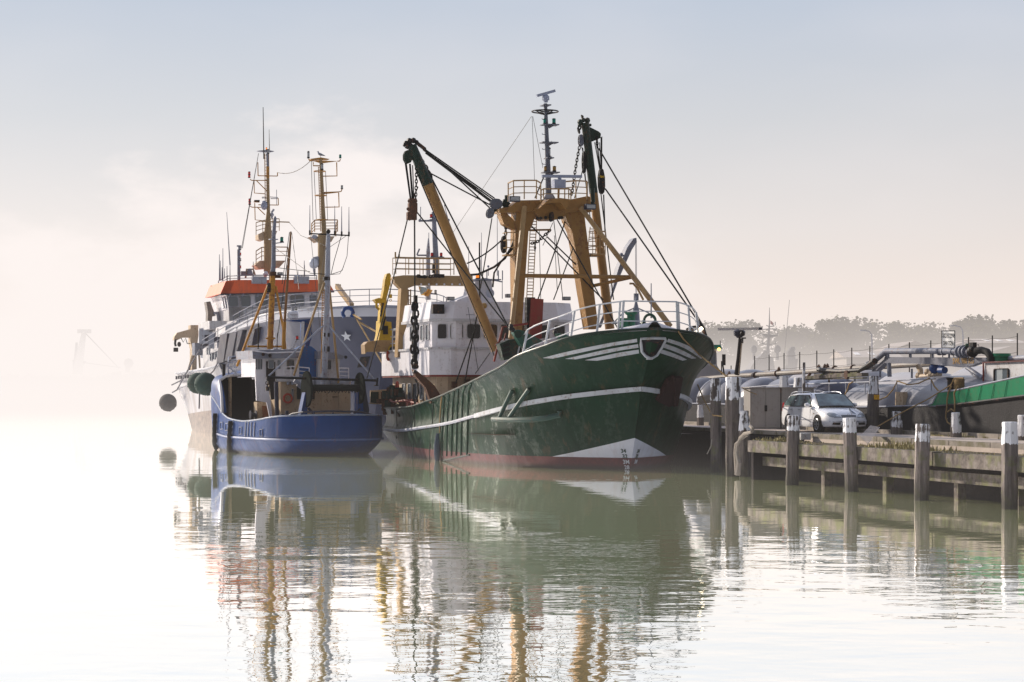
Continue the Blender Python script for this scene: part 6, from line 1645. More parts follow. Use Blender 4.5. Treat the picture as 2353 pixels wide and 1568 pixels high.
# ---- cabinet
cx = 19.0
P0, P1 = J.atX((1724, 988), cx), J.atX((1870, 988), cx); zt = J.atX((1780, 890), cx).z
cab = J.root('utility_cabinet', 'large rust stained grey steel cabinet on the jetty left of the white car', 'cabinet')
cm = paint('cabinet_grey', (.40, .37, .34), .6, .25, var=.12, streak=.5, rustcol=(.13, .09, .05))
y0, y1 = P0.y, P1.y; ys = [y0, J.atX((1794, 900), cx).y, y1]
body = MB().bx(cx, cx + .7, y0, y1, QZ + .02, zt - .04).build('cabinet_body', cm, cab)
MB().bx(cx - .06, cx + .78, y0 + .06, y1 - .06, zt - .04, zt).build('cabinet_roof', cm, cab)
def dpan(a, b, name='door'):
    o = MB().bx(cx - .025, cx - .002, a, b, QZ + .08, zt - .09).build(name, cm, cab); return o
w1 = (ys[0] + ys[1]) / 2
d1 = dpan(ys[0] - .03, w1 + .012); dpan(w1 - .012, ys[1] + .03)
w2 = (ys[1] + ys[2]) / 2; dpan(ys[1] - .03, w2 + .012); dpan(w2 - .012, ys[2] + .03)
MB().bx(cx - .06, cx - .024, w1 + .05, w1 - .05, 2.1, 2.35).build('door_handle', M['black'], d1)
MB().bx(cx - .03, cx - .0, ys[1] + .02, ys[1] - .02, QZ + .03, zt - .05).build('centre_post', M['black'], cab)
MB().bx(cx - .032, cx - .026, w2 - .08, w2 - .22, zt - .2, zt - .16).build('name_plate', M['lgrey'], cab)


# ---- the white estate car
K = Frame(11.95, 81.7, -74, QZ)
car = K.root('parked_car', 'white estate car with roof rails parked on the jetty facing the camera', 'car')
m, t, b, co = mat('car_white_paint'); b.inputs['Base Color'].default_value = (.95, .95, .97, 1); b.inputs['Roughness'].default_value = .28; b.inputs['Coat Weight'].default_value = .6; b.inputs['Coat Roughness'].default_value = .08
M['car'] = m
# ring per station: (x, halfwidth low, hw belt, z sill, z belt/top, crown)
st = [(-2.20, .62, .60, .42, .62, .66), (-2.16, .74, .72, .30, .80, .86), (-2.05, .80, .78, .24, .90, .97), (-1.7, .84, .81, .22, .93, 1.0), (-1.0, .85, .83, .20, .93, 1.0), (0, .85, .84, .20, .92, .98), (.6, .85, .83, .20, .91, .96), (.95, .85, .82, .20, .89, .955), (1.3, .85, .79, .20, .84, .92), (1.7, .84, .74, .22, .76, .84), (2.0, .78, .66, .23, .66, .74), (2.13, .68, .58, .26, .58, .64), (2.20, .52, .46, .34, .50, .53)]
mb = MB(); n_ = 0; rings = []
for x, wl, wb2, zs, zb, zc in st:
    half = [(0, zs - .02), (wl * .6, zs - .02), (wl * .93, zs), (wl * .99, zs + .1), (wl, zs + (zb - zs) * .5), (wb2 + (wl - wb2) * .4, zs + (zb - zs) * .86), (wb2, zb), (wb2 * .9, zb + (zc - zb) * .55), (wb2 * .5, zc - .01), (0, zc)]
    ring = [(x, y, z) for y, z in half] + [(x, -y, z) for y, z in half[-2:0:-1]]
    rings.append(ring); n_ = len(ring)
for r in rings: mb.v += r
for i in range(len(rings) - 1):
    for j in range(n_): mb.f.append((i * n_ + j, i * n_ + (j + 1) % n_, (i + 1) * n_ + (j + 1) % n_, (i + 1) * n_ + j))
mb.f.append(tuple(range(n_))); mb.f.append(tuple((len(rings) - 1) * n_ + j for j in range(n_)))
body = mb.build('body', M['car'], car, ang=40)
# cabin: stations (x at base, ...) built as a lofted roof
gh = [(-2.02, .72, .96, .60, 1.02), (-1.92, .74, .97, .60, 1.28), (-1.78, .76, .98, .61, 1.40), (-1.2, .78, .98, .63, 1.455), (-.4, .79, .98, .63, 1.47), (.15, .79, .97, .62, 1.45), (.38, .79, .97, .60, 1.40), (.72, .78, .95, .68, 1.20), (1.12, .74, .93, .72, .94)]
mb = MB(); rings = []
for x, wb3, zb, wr, zr in gh:
    half = [(wb3, zb - .03), (wb3 * .6 + wr * .4, zb + (zr - zb) * .45), (wr, zb + (zr - zb) * .86), (wr * .88, zr - .005), (wr * .4, zr + .015), (0, zr + .02)]
    rings.append([(x, y, z) for y, z in half] + [(x, -y, z) for y, z in half[-2::-1]])
n_ = len(rings[0])
for r in rings: mb.v += r
for i in range(len(rings) - 1):
    for j in range(n_ - 1): mb.f.append((i * n_ + j, i * n_ + j + 1, (i + 1) * n_ + j + 1, (i + 1) * n_ + j))
mb.f.append(tuple(range(n_)))
mb.build('cabin', M['car'], car, ang=50)
m, t, b, co = mat('car_glass'); t.link(t.mix(t.ramp(t.noise(co, 2.2, 3), [(.35, 0), (.65, 1)]), (.035, .06, .062), (.16, .25, .25)), b.inputs['Base Color']); b.inputs['Roughness'].default_value = .06; b.inputs['Specular IOR Level'].default_value = .7
M['cglass'] = m
def side_pane(pts, name, s=1):
    """pts (x, f) with f height fraction between belt and roof"""
    mb = MB(); P = []
    for x, z in pts:
        wb3, wr = .78, .62; f = (z - .97) / .47
        P.append((x, s * (wb3 + (wr - wb3) * f * .92 + .022), z))
    mb.add(P, [tuple(range(len(P)))]); return mb.build(name, M['cglass'], car, smooth=False)
for s in (1, -1):
    side_pane([(.60, .985), (.50, 1.12), (.22, 1.34), (-.02, 1.385), (-.10, .985)], 'door_window', s)
    side_pane([(-.18, .985), (-.12, 1.385), (-.80, 1.385), (-.92, .99)], 'door_window', s)
    side_pane([(-1.02, .995), (-.90, 1.38), (-1.50, 1.36), (-1.72, 1.2), (-1.82, 1.0)], 'rear_quarter_window', s)
    MB().prism([(.60, s * .803, .96), (.64, s * .80, .975), (.25, s * .66, 1.40), (-.92, s * .648, 1.415), (-1.55, s * .655, 1.39), (-1.90, s * .79, .98), (-1.86, s * .805, .955)], (0, -s * .006, 0)).build('window_surround', M['black'], car)
# windscreen
W = [(1.13, -.72, .955), (1.17, 0, .97), (1.13, .72, .955), (.46, .585, 1.40), (.43, 0, 1.435), (.46, -.585, 1.40)]
W = [Vector(p) + Vector((.035, 0, .03)) for p in W]
mb = MB(); mb.add(W, [(0, 1, 4, 5), (1, 2, 3, 4)]); ws = mb.build('windscreen', M['cglass'], car, smooth=False)
mb = MB(); mb.pipe(W, .014, 5, closed=True); mb.build('windscreen_seal', M['black'], car)
for s in (-1, 1): MB().pipe([Vector((1.17, s * .1 + .3, .985)), Vector((1.1, s * .2 - .25, 1.02))], .009, 4).build('wiper', M['black'], car)
# wheels and arches
alloy = plain('alloy_rim', (.45, .46, .48), .3, .8)
for x in (1.3, -1.3):
    for s in (1, -1):
        MB().tube((x, s * .70, .30), (x, s * .857, .30), .375, n=28).build('wheel_arch', M['black'], car)
        wh_ = MB().lathe([(.2, -.1), (.30, -.1), (.315, -.06), (.315, .05), (.295, .085), (.215, .085)], (x, s * .79, .31), 26, (0, s, 0)).build('wheel', M['rubber'], car)
        MB().lathe([(.2, .06), (.2, .075), (.05, .05)], (x, s * .79, .31), 20, (0, s, 0)).build('brake_disc', M['dgrey'], wh_)
        mb = MB(); mb.ring((x, s * .875, .31), .20, .018, (0, 1, 0), 22, 6); c = Vector((x, s * .868, .31))
        for k in range(6):
            a = 2 * pi * k / 6; mb.beam(c + Vector((cos(a) * .03, s * .008, sin(a) * .03)), c + Vector((cos(a) * .195, 0, sin(a) * .195)), .05, .02, (0, 1, 0))
        mb.lathe([(.05, -.01), (.05, .015), (.02, .02)], c, 12, (0, s, 0)); mb.build('rim', alloy, wh_)
# front end details; nose surface helper by ray
kb = BVHTree.FromObject(body, bpy.context.evaluated_depsgraph_get()) if False else BVHTree.FromPolygons([v.co.copy() for v in body.data.vertices], [tuple(p.vertices) for p in body.data.polygons])
def nose(y, z, off=.012):
    h = kb.ray_cast(Vector((4, y, z)), Vector((-1, 0, 0)))
    return (h[0] + h[1].normalized() * (off if h[1].x > 0 else -off)) if h[0] is not None else Vector((2.1, y, z))
def nose_patch(pts, name, mt, parent=None, off=.012, k=5):
    """polygon fan laid on the nose"""
    cy, cz = sum(p[0] for p in pts) / len(pts), sum(p[1] for p in pts) / len(pts); mb = MB(); n = len(pts)
    P2 = []
    for i in range(n):
        a, b = pts[i], pts[(i + 1) % n]
        for q in range(3): P2.append((a[0] + (b[0] - a[0]) * q / 3, a[1] + (b[1] - a[1]) * q / 3))
    n = len(P2); mb.v.append(tuple(nose(cy, cz, off)))
    for f in (.34, .67, 1.0):
        for p in P2: mb.v.append(tuple(nose(cy + (p[0] - cy) * f, cz + (p[1] - cz) * f, off)))
    for i in range(n): mb.f.append((0, 1 + i, 1 + (i + 1) % n))
    for r in range(2):
        for i in range(n):
            a = 1 + r * n + i; b = 1 + r * n + (i + 1) % n; mb.f.append((a, b, b + n, a + n))
    return mb.build(name, mt, parent or car)
hl = plain('headlight_glass', (.30, .33, .36), .12, spec=.8); 
for s in (1, -1):
    nose_patch([(s * .30, .56), (s * .38, .66), (s * .50, .735), (s * .64, .745), (s * .72, .70), (s * .70, .60), (s * .55, .555)], 'headlight', hl)
    o = nose_patch([(s * .34, .575), (s * .40, .655), (s * .47, .66), (s * .49, .585)], 'headlight_reflector', plain('reflector', (.6, .62, .64), .2, .6), car, .02)
    nose_patch([(s * .36, .30), (s * .64, .305), (s * .62, .385), (s * .34, .385)], 'fog_lamp_recess', M['black'])
nose_patch([(-.27, .575), (.27, .575), (.29, .645), (-.29, .645)], 'grille', plain('grille_dark', (.06, .065, .08)))
for z in (.585, .605, .625, .645): MB().pipe([nose(y * .28, z, .02) for y in (-1, -.5, 0, .5, 1)], .007, 5).build('grille_bar', alloy, car)
nose_patch([(-.26, .30), (.26, .30), (.27, .345), (-.27, .345)], 'air_intake', M['black'])
nose_patch([(-.27, .36), (.27, .36), (.27, .395), (-.27, .395)], 'air_intake', M['black'])
nose_patch([(-.25, .42), (.25, .42), (.25, .51), (-.25, .51)], 'number_plate', plain('plate', (.6, .42, .03)), car, .02)
MB().pipe([nose(y, .41, .006) for y in (-.72, -.6, -.3, 0, .3, .6, .72)], .008, 4).build('bumper_line', M['grey'], car)
MB().ring(nose(0, .66, .02), .035, .008, (1, 0, .4), 14, 5).build('badge', alloy, car)
for s in (1, -1):
    o = MB().pipe([(.62, s * .84, .99), (.60, s * .93, 1.03), (.60, s * 1.02, 1.03)], [.05, .085, .06], 10).build('door_mirror', M['car'], car)
    MB().tube((.62, s * .80, .96), (.61, s * .92, .99), .03).build('mirror_foot', M['black'], o)
    mb = MB(); mb.pipe([(.25, s * .60, 1.42), (.12, s * .60, 1.50), (-.3, s * .60, 1.53), (-1.3, s * .59, 1.52), (-1.6, s * .58, 1.47), (-1.7, s * .58, 1.41)], .018, 6); mb.build('roof_rail', alloy, car)
    for x in (-.28, -1.05):
        MB().pipe([(x + .06, s * .842, .845), (x, s * .868, .85), (x - .1, s * .868, .85), (x - .16, s * .842, .845)], .014, 5).build('door_handle', alloy, car)
    mb = MB()
    for x in (.66, -.15, -.98): mb.beam((x, s * .852, .30), (x, s * .848, .90), .008, .008)
    for q in (.66, -.15, -.98): MB().beam((q, s * .8515, .30), (q - .0, s * .843, .90), .008, .010).build('door_seam', M['grey'], car)
    MB().beam((.85, s * .853, .47), (-.92, s * .853, .47), .012, .03).build('side_moulding', M['lgrey'], car)
    MB().prism([(-2.13, s * .73, .78), (-2.02, s * .79, .78), (-2.0, s * .76, 1.1), (-2.08, s * .68, 1.1)], (.0, s * .02, 0)).build('tail_lamp', M['redlamp'], car)
    MB().box((.98, s * .853, .70), (.05, .01, .03)).build('side_repeater', M['amber'], car)
MB().tube((-1.6, .3, 1.46), (-1.9, .3, 1.75), .006, n=4).build('roof_aerial', M['black'], car)

car.scale = (1.04, 1.04, 1.0)
# ---- wire rack leaning by the second post
mb = MB()
rk = plain('galvanised_wire', (.42, .36, .32), .4, .6)
for k in range(11):
    a = J.atY((2353 - 2353 + 1895.8 + .3298 * (243 + k * 5.5), 689.4 + .3298 * (955 + k * 5)), -1.2); b = J.atY((1895.8 + .3298 * (318 + k * 6.2), 689.4 + .3298 * (876 + k * 1.2)), -2.3)
    mb.tube(a, b, .009, n=4)
rkk = mb.build('wire_rack', rk); world_thing(rkk, J); tag(rkk, 'stack of thin galvanised rods leaning on the kerb right of the pigeon post', 'rack')

# ---- grass and weeds
def grass(name, spots, label, cols, h=.25, n=60, spread=.35):
    mb = MB(); R = random.Random(9)
    for (x, y, z, s) in spots:
        for k in range(int(n * s)):
            a = R.random() * 6.28; d = R.random() ** .7 * spread * s; bx_, by_ = x + cos(a) * d, y + sin(a) * d * .6
            hh = h * s * (.4 + R.random() * .8); w_ = .012 + R.random() * .012; l = R.random() * 6.28; ln = hh * .5 * R.random()
            p = Vector((bx_, by_, z)); q = p + Vector((cos(l) * ln, sin(l) * ln, hh)); md = p.lerp(q, .55) + Vector((0, 0, hh * .12)); sx = Vector((sin(l), -cos(l), 0)) * w_
            mb.add([p - sx, p + sx, md + sx * .7, q, md - sx * .7], [(0, 1, 2, 4), (4, 2, 3)])
    m, t, b, co = mat(name + '_blades'); t.link(t.mix(t.noise(co, 3.5, 3), cols[0], cols[1]), b.inputs['Base Color']); b.inputs['Roughness'].default_value = .8
    t2 = t; o = mb.build(name, m, None, smooth=False, recalc=False); world_thing(o, J); tag(o, label, 'grass', kind='stuff'); return o
R = random.Random(4)
sp_ = []
for k in range(90):
    x = -12 + R.random() * 16; sp_.append((x, -.45 - R.random() * 1.6, QZ - .14, (.2 + R.random() * .25)))
for k in range(26): sp_.append((jat(2080 + R.random() * 0, 1010, -1.2).x + R.random() * 3.4 - 2.0, -.6 - R.random() * 1.3, QZ - .14, .7 + R.random() * .7))
for k in range(14): sp_.append((jat(1815, 1010, -1.2).x + R.random() * 1.6, -.6 - R.random() * 1.0, QZ - .14, .6 + R.random() * .6))
for k in range(40): sp_.append((-12 + R.random() * 16, -2.5 - R.random() * .15, QZ, .15 + R.random() * .2))
for k in range(60): sp_.append((-14 + R.random() * 20, -7.6, QZ, .2 + R.random() * .35))
grass('grass', sp_, 'dry yellow green grass and weeds along the jetty edge', ((.50, .40, .20), (.26, .25, .10)), .17, 26, .5)

# ---- ropes
def rope_thing(pts, r, label, mt='rope', cat='rope', fr=None, n=7, name='mooring_rope'):
    o = MB().pipe(pts, r, n).build(name, M[mt]); 
    if fr: world_thing(o, fr)
    return tag(o, label, cat)
def gw(p, X): return G.wor(G.atX(p, X))
def jw(px, py, y): return J.wor(J.atY((px, py), y))
a = G.wor(on_hull(G, g_bvh, z5(1500, 410), .06)); b1 = G.wor(on_hull(G, g_bvh, z6(60, 300), .06)); b2_ = G.wor(on_hull(G, g_bvh, z6(180, 420), .08))
rope_thing([a, b1, b2_, jw(*z6(265, 490), -.4), jw(*z6(350, 555), -.8), jw(*z6(432, 622), -1.0)], .03, 'brown mooring rope running from the trawler bow over the hull to the thick pile')
rope_thing([jw(*z6(525, 690), -1.3), jw(*z6(590, 722), -3), jw(*z6(640, 740), -6)], .02, 'short rope passing behind the grey cabinet from the thick pile')
rope_thing([jw(*z6(178, 665), -2.5), jw(*z6(225, 780), -1.8), jw(*z6(275, 875), -1.4), jw(*z6(300, 905), -1.05), jw(*z6(370, 912), -1.05)], .025, 'yellow brown rope dropping from the trawler hull to the dark tall pile')
rope_thing([jw(*z6(*p), y) for p, y in (((590, 990), -.5), ((610, 1010), -.5), ((600, 1035), -.45), ((545, 1050), -.4), ((510, 1090), -.35), ((490, 1140), -.3), ((485, 1200), -.3), ((500, 1280), -.3), ((488, 1370), -.3))], [.05, .06, .05, .06, .07, .06, .07, .09, .11], 'thick pale frayed rope hanging down over the jetty end to the water', 'greyrope', name='hanging_rope')
rope_thing([jw(*z6(*p), y) for p, y in (((572, 1060), -.5), ((515, 1095), -.4), ((475, 1130), -.3), ((470, 1200), -.3), ((478, 1350), -.3))], [.04, .045, .045, .05, .05], 'thinner pale rope beside the thick frayed one at the jetty end', 'greyrope', name='hanging_rope')
rope_thing([jw(*z6(*p), -1.0) for p in ((288, 1095), (282, 1150), (262, 1190), (252, 1208))], .02, 'small white rope end dangling from the dark tall pile', 'greyrope', name='rope_end')
mb = MB(); c = J.atY(z6(235, 780), -7.3)
for k in range(6): mb.ring(c + Vector((0, 0, .14 - k * .06)), .36 - (k % 3) * .03, .022, (0.1, 0.1, 1), 18, 5)
rc = mb.build('rope_coil', M['greyrope']); world_thing(rc, J); tag(rc, 'coiled grey rope behind the tall dark pile beside the trawler bow', 'rope')
# ------------------------------------------------------------------ tank barge moored on the far side of the jetty
T_root = J.root('tank_barge', 'long black tank barge with grey gas tanks and green bulwark moored behind the jetty', 'tank barge')
jt = lambda px, py, y: J.atY((px, py), y)
t7 = lambda x, y, Y: J.atY(z7(x, y), Y); t6 = lambda x, y, Y: J.atY(z6(x, y), Y)
NS = -8.75
hb_m = stone('barge_black', (.028, .025, .027), (.016, .015, .017), 1.5, .55, st_=.4)
zd = 2.36
# black side with the sheer rising towards the bow (towards the camera)
topl = [(t7(x, y, NS).x, t7(x, y, NS).z) for x, y in ((250, 748), (380, 745), (620, 738), (720, 736), (790, 742), (900, 735), (1000, 720), (1200, 698), (1387, 674))]
xr = topl[-1][0]; sl = (topl[-1][1] - topl[-3][1]) / (topl[-1][0] - topl[-3][0])
topl += [(xr - 6, topl[-1][1] + (-6) * sl * 1.1)]
mb = MB(); prof = [(60, zd)] + topl
prof2 = [(x, z, NS, NS - 9.0) for x, z in prof]; xe, ze = prof[-1]; prof2 += [(xe - 3.5, ze + .15, NS - 1.2, NS - 7.8), (xe - 6.5, ze + .35, NS - 4.2, NS - 4.8)]
for x, z, ya, yb in prof2: mb.v += [(x, ya, -.8), (x, ya, z), (x, yb, z), (x, yb, -.8)]
prof = prof2
for i in range(len(prof) - 1):
    for j in range(4): mb.f.append((i * 4 + j, i * 4 + (j + 1) % 4, i * 4 + 4 + (j + 1) % 4, i * 4 + 4 + j))
mb.build('hull', hb_m, T_root)
mb = MB(); mb.pipe([(60, NS + .02, zd)] + [(x, NS + .02, z) for x, z in topl], .035, 5); mb.build('gunwale', M['grey'], T_root)
# green bulwark
gt = [(t7(x, y, NS).x, t7(x, y, NS).z) for x, y in ((722, 737), (760, 722), (800, 645), (920, 632), (1060, 602), (1230, 566), (1387, 532))]
gt.append((gt[-1][0] - 6, gt[-1][1] + (gt[-1][1] - gt[-2][1]) / (gt[-1][0] - gt[-2][0]) * -6))
gb_ = [(t7(x, y, NS).x, t7(x, y, NS).z) for x, y in ((722, 738), (790, 742), (800, 741), (920, 731), (1060, 714), (1230, 692), (1387, 672))]
gb_.append((gb_[-1][0] - 6, gb_[-1][1] + (gb_[-1][1] - gb_[-2][1]) / (gb_[-1][0] - gb_[-2][0]) * -6))
M['bgreen'] = paint('bulwark_green', (.015, .22, .10), .35, .25, var=.2)
mb = MB()
for (a, b), (c, d) in zip(gt, gb_): mb.v += [(a, NS + .06, b), (c, NS + .03, d)]
for i in range(len(gt) - 1): mb.f.append((2 * i, 2 * i + 1, 2 * i + 3, 2 * i + 2))
gbw = mb.build('bulwark', M['bgreen'], T_root, recalc=False)
mb = MB(); (xg, zg), (_, zb_) = gt[-1], gb_[-1]
loop = [(xg, NS + .06, zg, zb_), (xg - 3.5, NS - 1.15, zg + .2, zb_ + .15), (xg - 6.5, NS - 4.2, zg + .4, zb_ + .35), (xg - 6.5, NS - 4.8, zg + .4, zb_ + .35), (xg - 3.5, NS - 7.85, zg + .2, zb_ + .15), (xg, NS - 9.05, zg, zb_), (gt[0][0], NS - 9.05, gt[0][1], gb_[0][1])]
for x, y, z1_, z0_ in loop: mb.v += [(x, y, z1_), (x, y, z0_)]
for i in range(len(loop) - 1): mb.f.append((2 * i, 2 * i + 1, 2 * i + 3, 2 * i + 2))
mb.build('bow_bulwark', M['bgreen'], gbw, recalc=False)
MB().pipe([(a, NS + .06, b + .01) for a, b in gt], .03, 5).build('bulwark_rim', M['lgrey'], gbw)
MB().pipe([(a, NS + .07, b) for a, b in gb_[1:]], .05, 5).build('rubbing_band', M['black'], gbw)
for x, ya, yb in ((1090, 600, 710), (1180, 585, 700), (1270, 565, 690), (1000, 620, 720)):
    MB().tube(t7(x, ya, NS + .08), t7(x - 22, yb - 6, NS + .06), .012, n=4).build('bulwark_stay', M['bgreen'], gbw)
# coaming and tanks
M['tank'] = paint('tank_grey', (.22, .225, .26), .30, .12, var=.1, streak=.2)
M['tankl'] = paint('tank_light', (.40, .38, .38), .30, .1, var=.1, streak=.2)
coam = MB().bx(-3.5, 60, NS - 1.5, NS - 1.75, zd - .1, 2.92).build('coaming', M['tank'], T_root)
MB().bx(-3.5, 60, NS - 1.45, NS - 1.8, 2.92, 2.96).build('coaming_ledge', M['tankl'], coam)
def tank(xa, xb, y, zc, r, mt):
    mb = MB(); n = 40; prof = []
    L = abs(xb - xa); x0 = min(xa, xb); k = 10; hd = r * .9
    for i in range(k + 1): a = pi / 2 * i / k; prof.append((max(.01, r * sin(a)), hd - hd * cos(a)))
    for i in range(k + 1): a = pi / 2 * (1 - i / k); prof.append((max(.01, r * sin(a)), L - hd + hd * cos(a)))
    mb.lathe(prof, (x0, y, zc), n, (1, 0, 0)); return mb.build('gas_tank', mt, T_root, ang=60)
def xat(px, y): return J.atY((px, 900), y).x
yn, yf = NS - 1.55, NS - 5.0
ends = [(2102, None), (1967, 2092), (1868, 1955), (1785, 1858), (1725, 1778), (1680, 1720), (1640, 1676), (1600, 1636)]
for i, (pl, pr) in enumerate(ends):
    xa = xat(pl, yn); xb = xat(pr, yn) if pr else xa - 9
    ztop = {0: t7(760, 530, yn).z, 1: t7(320, 588, yn).z}.get(i, 3.45 + .02 * i)
    tk = tank(xa, xb, yn, ztop - 1.25, 1.25, M['tank'] if i != 2 else paint('tank_dark', (.12, .13, .19), .3, .2))
for i, (pl, pr, top) in enumerate(((2205, None, t7(1010, 462, yf).z), (2040, 2190, t7(500, 505, yf).z), (1930, 2030, 3.9), (1835, 1925, 3.9), (1760, 1830, 3.95), (1700, 1756, 4.0), (1640, 1696, 4.05), (1585, 1636, 4.05))):
    xa = xat(pl, yf); xb = xat(pr, yf) if pr else xa - 9
    tank(xa, xb, yf, top - 1.6, 1.6, M['tankl'])
MB().bx(-3.4, 60, NS - .05, NS - 8.8, 2.2, 2.36).build('deck', M['tank'], T_root)
MB().prism([t7(490, 642, NS - .2), t7(540, 642, NS - .2), t7(545, 740, NS - .2), t7(488, 740, NS - .2)], (0, -.2, 0)).build('valve_locker', M['cream'], T_root)
# pipework
PY = NS - 2.2
mb = MB(); mb.pipe([t6(200, 620, PY), t6(430, 600, PY), t6(1000, 565, PY), t6(1500, 530, PY), t7(600, 452, PY), t7(860, 440, PY)], .115, 10); mp_ = mb.build('deck_pipe', paint('pipe_grey_brown', (.26, .23, .20), .5, .4), T_root)
for x, y in ((425, 605), (637, 590), (803, 578), (1255, 545), (1400, 537)): MB().lathe([(.16, -.04), (.16, .04)], t6(x, y, PY), 12, (1, 0, 0)).build('pipe_flange', M['rusty'], mp_)
for x, y in ((425, 585), (815, 552), (1128, 535), (1175, 530), (1195, 528)):
    mb = MB(); p = t6(x, y, PY); mb.ball(p, .10, 8); mb.tube(p + Vector((-.14, 0, .1)), p + Vector((.14, 0, .1)), .02, n=4); mb.tube(p, p + Vector((0, 0, .16)), .03, n=5); mb.build('pipe_valve', M['rusty'], mp_)
mb = MB()
for x, y0, y1 in ((650, 590, 665), (805, 580, 630), (1097, 560, 660), (1207, 600, 680), (1342, 600, 650), (1410, 600, 640)): mb.tube(t6(x, y0, PY), t6(x, y1 + 30, PY), .045, n=6)
for x, y0, y1 in ((385, 490, 540), (605, 480, 545)): mb.tube(t7(x, y0, PY), t7(x, y1, PY), .045, n=6)
mb.build('pipe_support', M['grey'], mp_)
# hose bundle
HB = NS - .6
mb = MB(); mb.pipe([t6(1125, 545, HB), t6(1160, 555, HB), t6(1300, 562, HB), t6(1450, 552, HB), t6(1510, 520, HB), t6(1568, 480, HB)], [.10, .12, .09, .08, .12, .13], 8); mb.build('loading_hose', M['black'], T_root)
mb = MB(); mb.beam(t6(1030, 612, HB), t6(1490, 585, HB), .3, .13); mb.tube(t6(1100, 595, HB), t6(1440, 578, HB), .08); mb.beam(t6(1030, 625, HB), t6(1490, 612, HB), .2, .05); mb.build('gangway', M['timber'], T_root)
mb = MB(); mb.lathe([(.18, -.05), (.18, .05)], t6(1348, 588, HB + .1), 14, (0, 1, 0)); mb.pipe([t6(1355, 575, HB + .05), t6(1400, 565, HB), t6(1440, 572, HB)], .04, 5); mb.tube(t6(1205, 575, HB), t6(1210, 700, HB), .035); mb.tube(t6(1040, 605, HB), t6(1060, 580, HB), .06); mb.build('rope_lashing', M['rusty'], T_root)
mb = MB(); mb.pipe([t6(530, 690, NS - .3), t6(700, 675, NS - .3), t6(1040, 660, NS - .3), t6(1490, 645, NS - .3), t7(370, 568, NS - .3), t7(600, 556, NS - .3), t7(768, 550, NS - .3)], .028, 6); 
for x, y in ((1040, 660), (1210, 655), (1340, 650), (1490, 645)): mb.tube(t6(x, y, NS - .3), t6(x, y + 90, NS - .3), .025, n=5)
for x, y in ((500, 562), (740, 552)): mb.tube(t7(x, y, NS - .3), t7(x, y + 80, NS - .3), .025, n=5)
mb.build('handrail', M['lgrey'], T_root)
mb = MB(); mb.pipe([t7(768, 550, NS - .3), t7(740, 555, NS - .3), t7(760, 600, NS - .25), t7(795, 640, NS - .2)], .03, 6); mb.pipe([t7(730, 545, NS - .25), t7(650, 582, NS - .2), t7(580, 592, NS - .2), t7(505, 565, NS - .2), t7(470, 630, NS - .2), t7(430, 675, NS - .15), t7(372, 700, NS - .1)], .025, 6); mb.pipe([t6(1395, 642, NS - .2), t6(1365, 660, NS - .2), t6(1350, 710, NS - .2), t6(1335, 740, NS - .2)], .03, 5); mb.build('deck_rope', M['rope'], T_root)
# loading arm over the deck
AB = NS - 1.2
arm = MB().prism([t7(318, 500, AB), t7(410, 415, AB), t7(415, 398, AB), t7(1120, 402, AB), t7(1125, 420, AB), t7(1000, 465, AB), t7(940, 470, AB), t7(740, 448, AB), t7(410, 440, AB), t7(350, 497, AB)], (0, -.25, 0)).build('loading_arm', M['tank'], T_root)
mb = MB(); mb.pipe([t7(295, 462, AB + .1), t7(320, 445, AB + .1), t7(425, 358, AB + .1), t7(820, 356, AB + .1), t7(935, 362, AB + .1), t7(1010, 365, AB + .1)], .115, 12); ap = mb.build('arm_pipe', M['grey'], arm)
for x, r in ((798, .14), (828, .14), (892, .14), (940, .22), (968, .24), (985, .2)): MB().lathe([(r, -.04), (r, .04)], t7(x, 361, AB + .1), 16, (1, 0, 0)).build('pipe_flange', M['grey'], ap)
mb = MB(); mb.lathe([(.17, -.05), (.17, .05)], t7(305, 455, AB + .1), 14, (1, 0, .8)); mb.build('pipe_flange', M['grey'], ap)
mb = MB()
for x in (425, 440, 597, 750, 865, 1040): mb.tube(t7(x, 368, AB), t7(x, 402, AB), .045, n=6)
mb.build('pipe_bracket', M['grey'], arm)
mb = MB(); mb.ball(t7(1028, 360, AB + .1), .22, 12); mb.ball(t7(1025, 345, AB + .2), .12, 8); mb.box(t7(1030, 315, AB + .1), (.3, .15, .18)); mb.tube(t7(988, 325, AB + .1), t7(990, 345, AB + .1), .06); mb.build('valve', M['black'], arm)
MB().ball(t7(988, 318, AB + .1), .08, 8).build('valve_cap', M['green'], arm)
mb = MB(); mb.pipe([t7(1040, 358, AB + .1), t7(1090, 350, AB + .1), t7(1130, 362, AB + .1), t7(1152, 395, AB + .1), t7(1157, 440, AB + .1)], .13, 12); mb.build('rubber_hose', M['rubber'], arm)
MB().pipe([t7(1050, 320, AB), t7(1068, 310, AB), t7(1080, 350, AB)], .012, 4).build('cable', M['black'], arm)
q = t7(962, 427, AB + .012); text_part('load_lettering', 'SWL 980 KG', .30, plain('lettering_ochre', (.42, .26, .10)), arm, q, (-1, 0, 0), (0, 0, 1), .004, bold=.004)
mb = MB(); mb.tube(t7(445, 440, AB), t7(450, 535, AB), .09, n=8); mb.build('arm_post', M['grey'], arm)
MB().tube(t7(990, 472, AB + .2), t7(1100, 545, AB + .2), .08).build('arm_ram', M['grey'], arm); MB().pipe([t7(1005, 490, AB + .2), t7(1030, 530, AB + .2), t7(1065, 540, AB + .2), t7(1090, 555, AB + .2)], .03, 5).build('arm_hose', M['grey'], arm)
mb = MB(); mb.ball(t7(765, 475, AB - .2), .22, 12); mb.tube(t7(800, 490, AB - .2), t7(835, 490, AB - .2), .13); mb.tube(t7(815, 455, AB - .2), t7(815, 500, AB - .2), .1); mb.build('pump_motor', M['blue'], T_root)
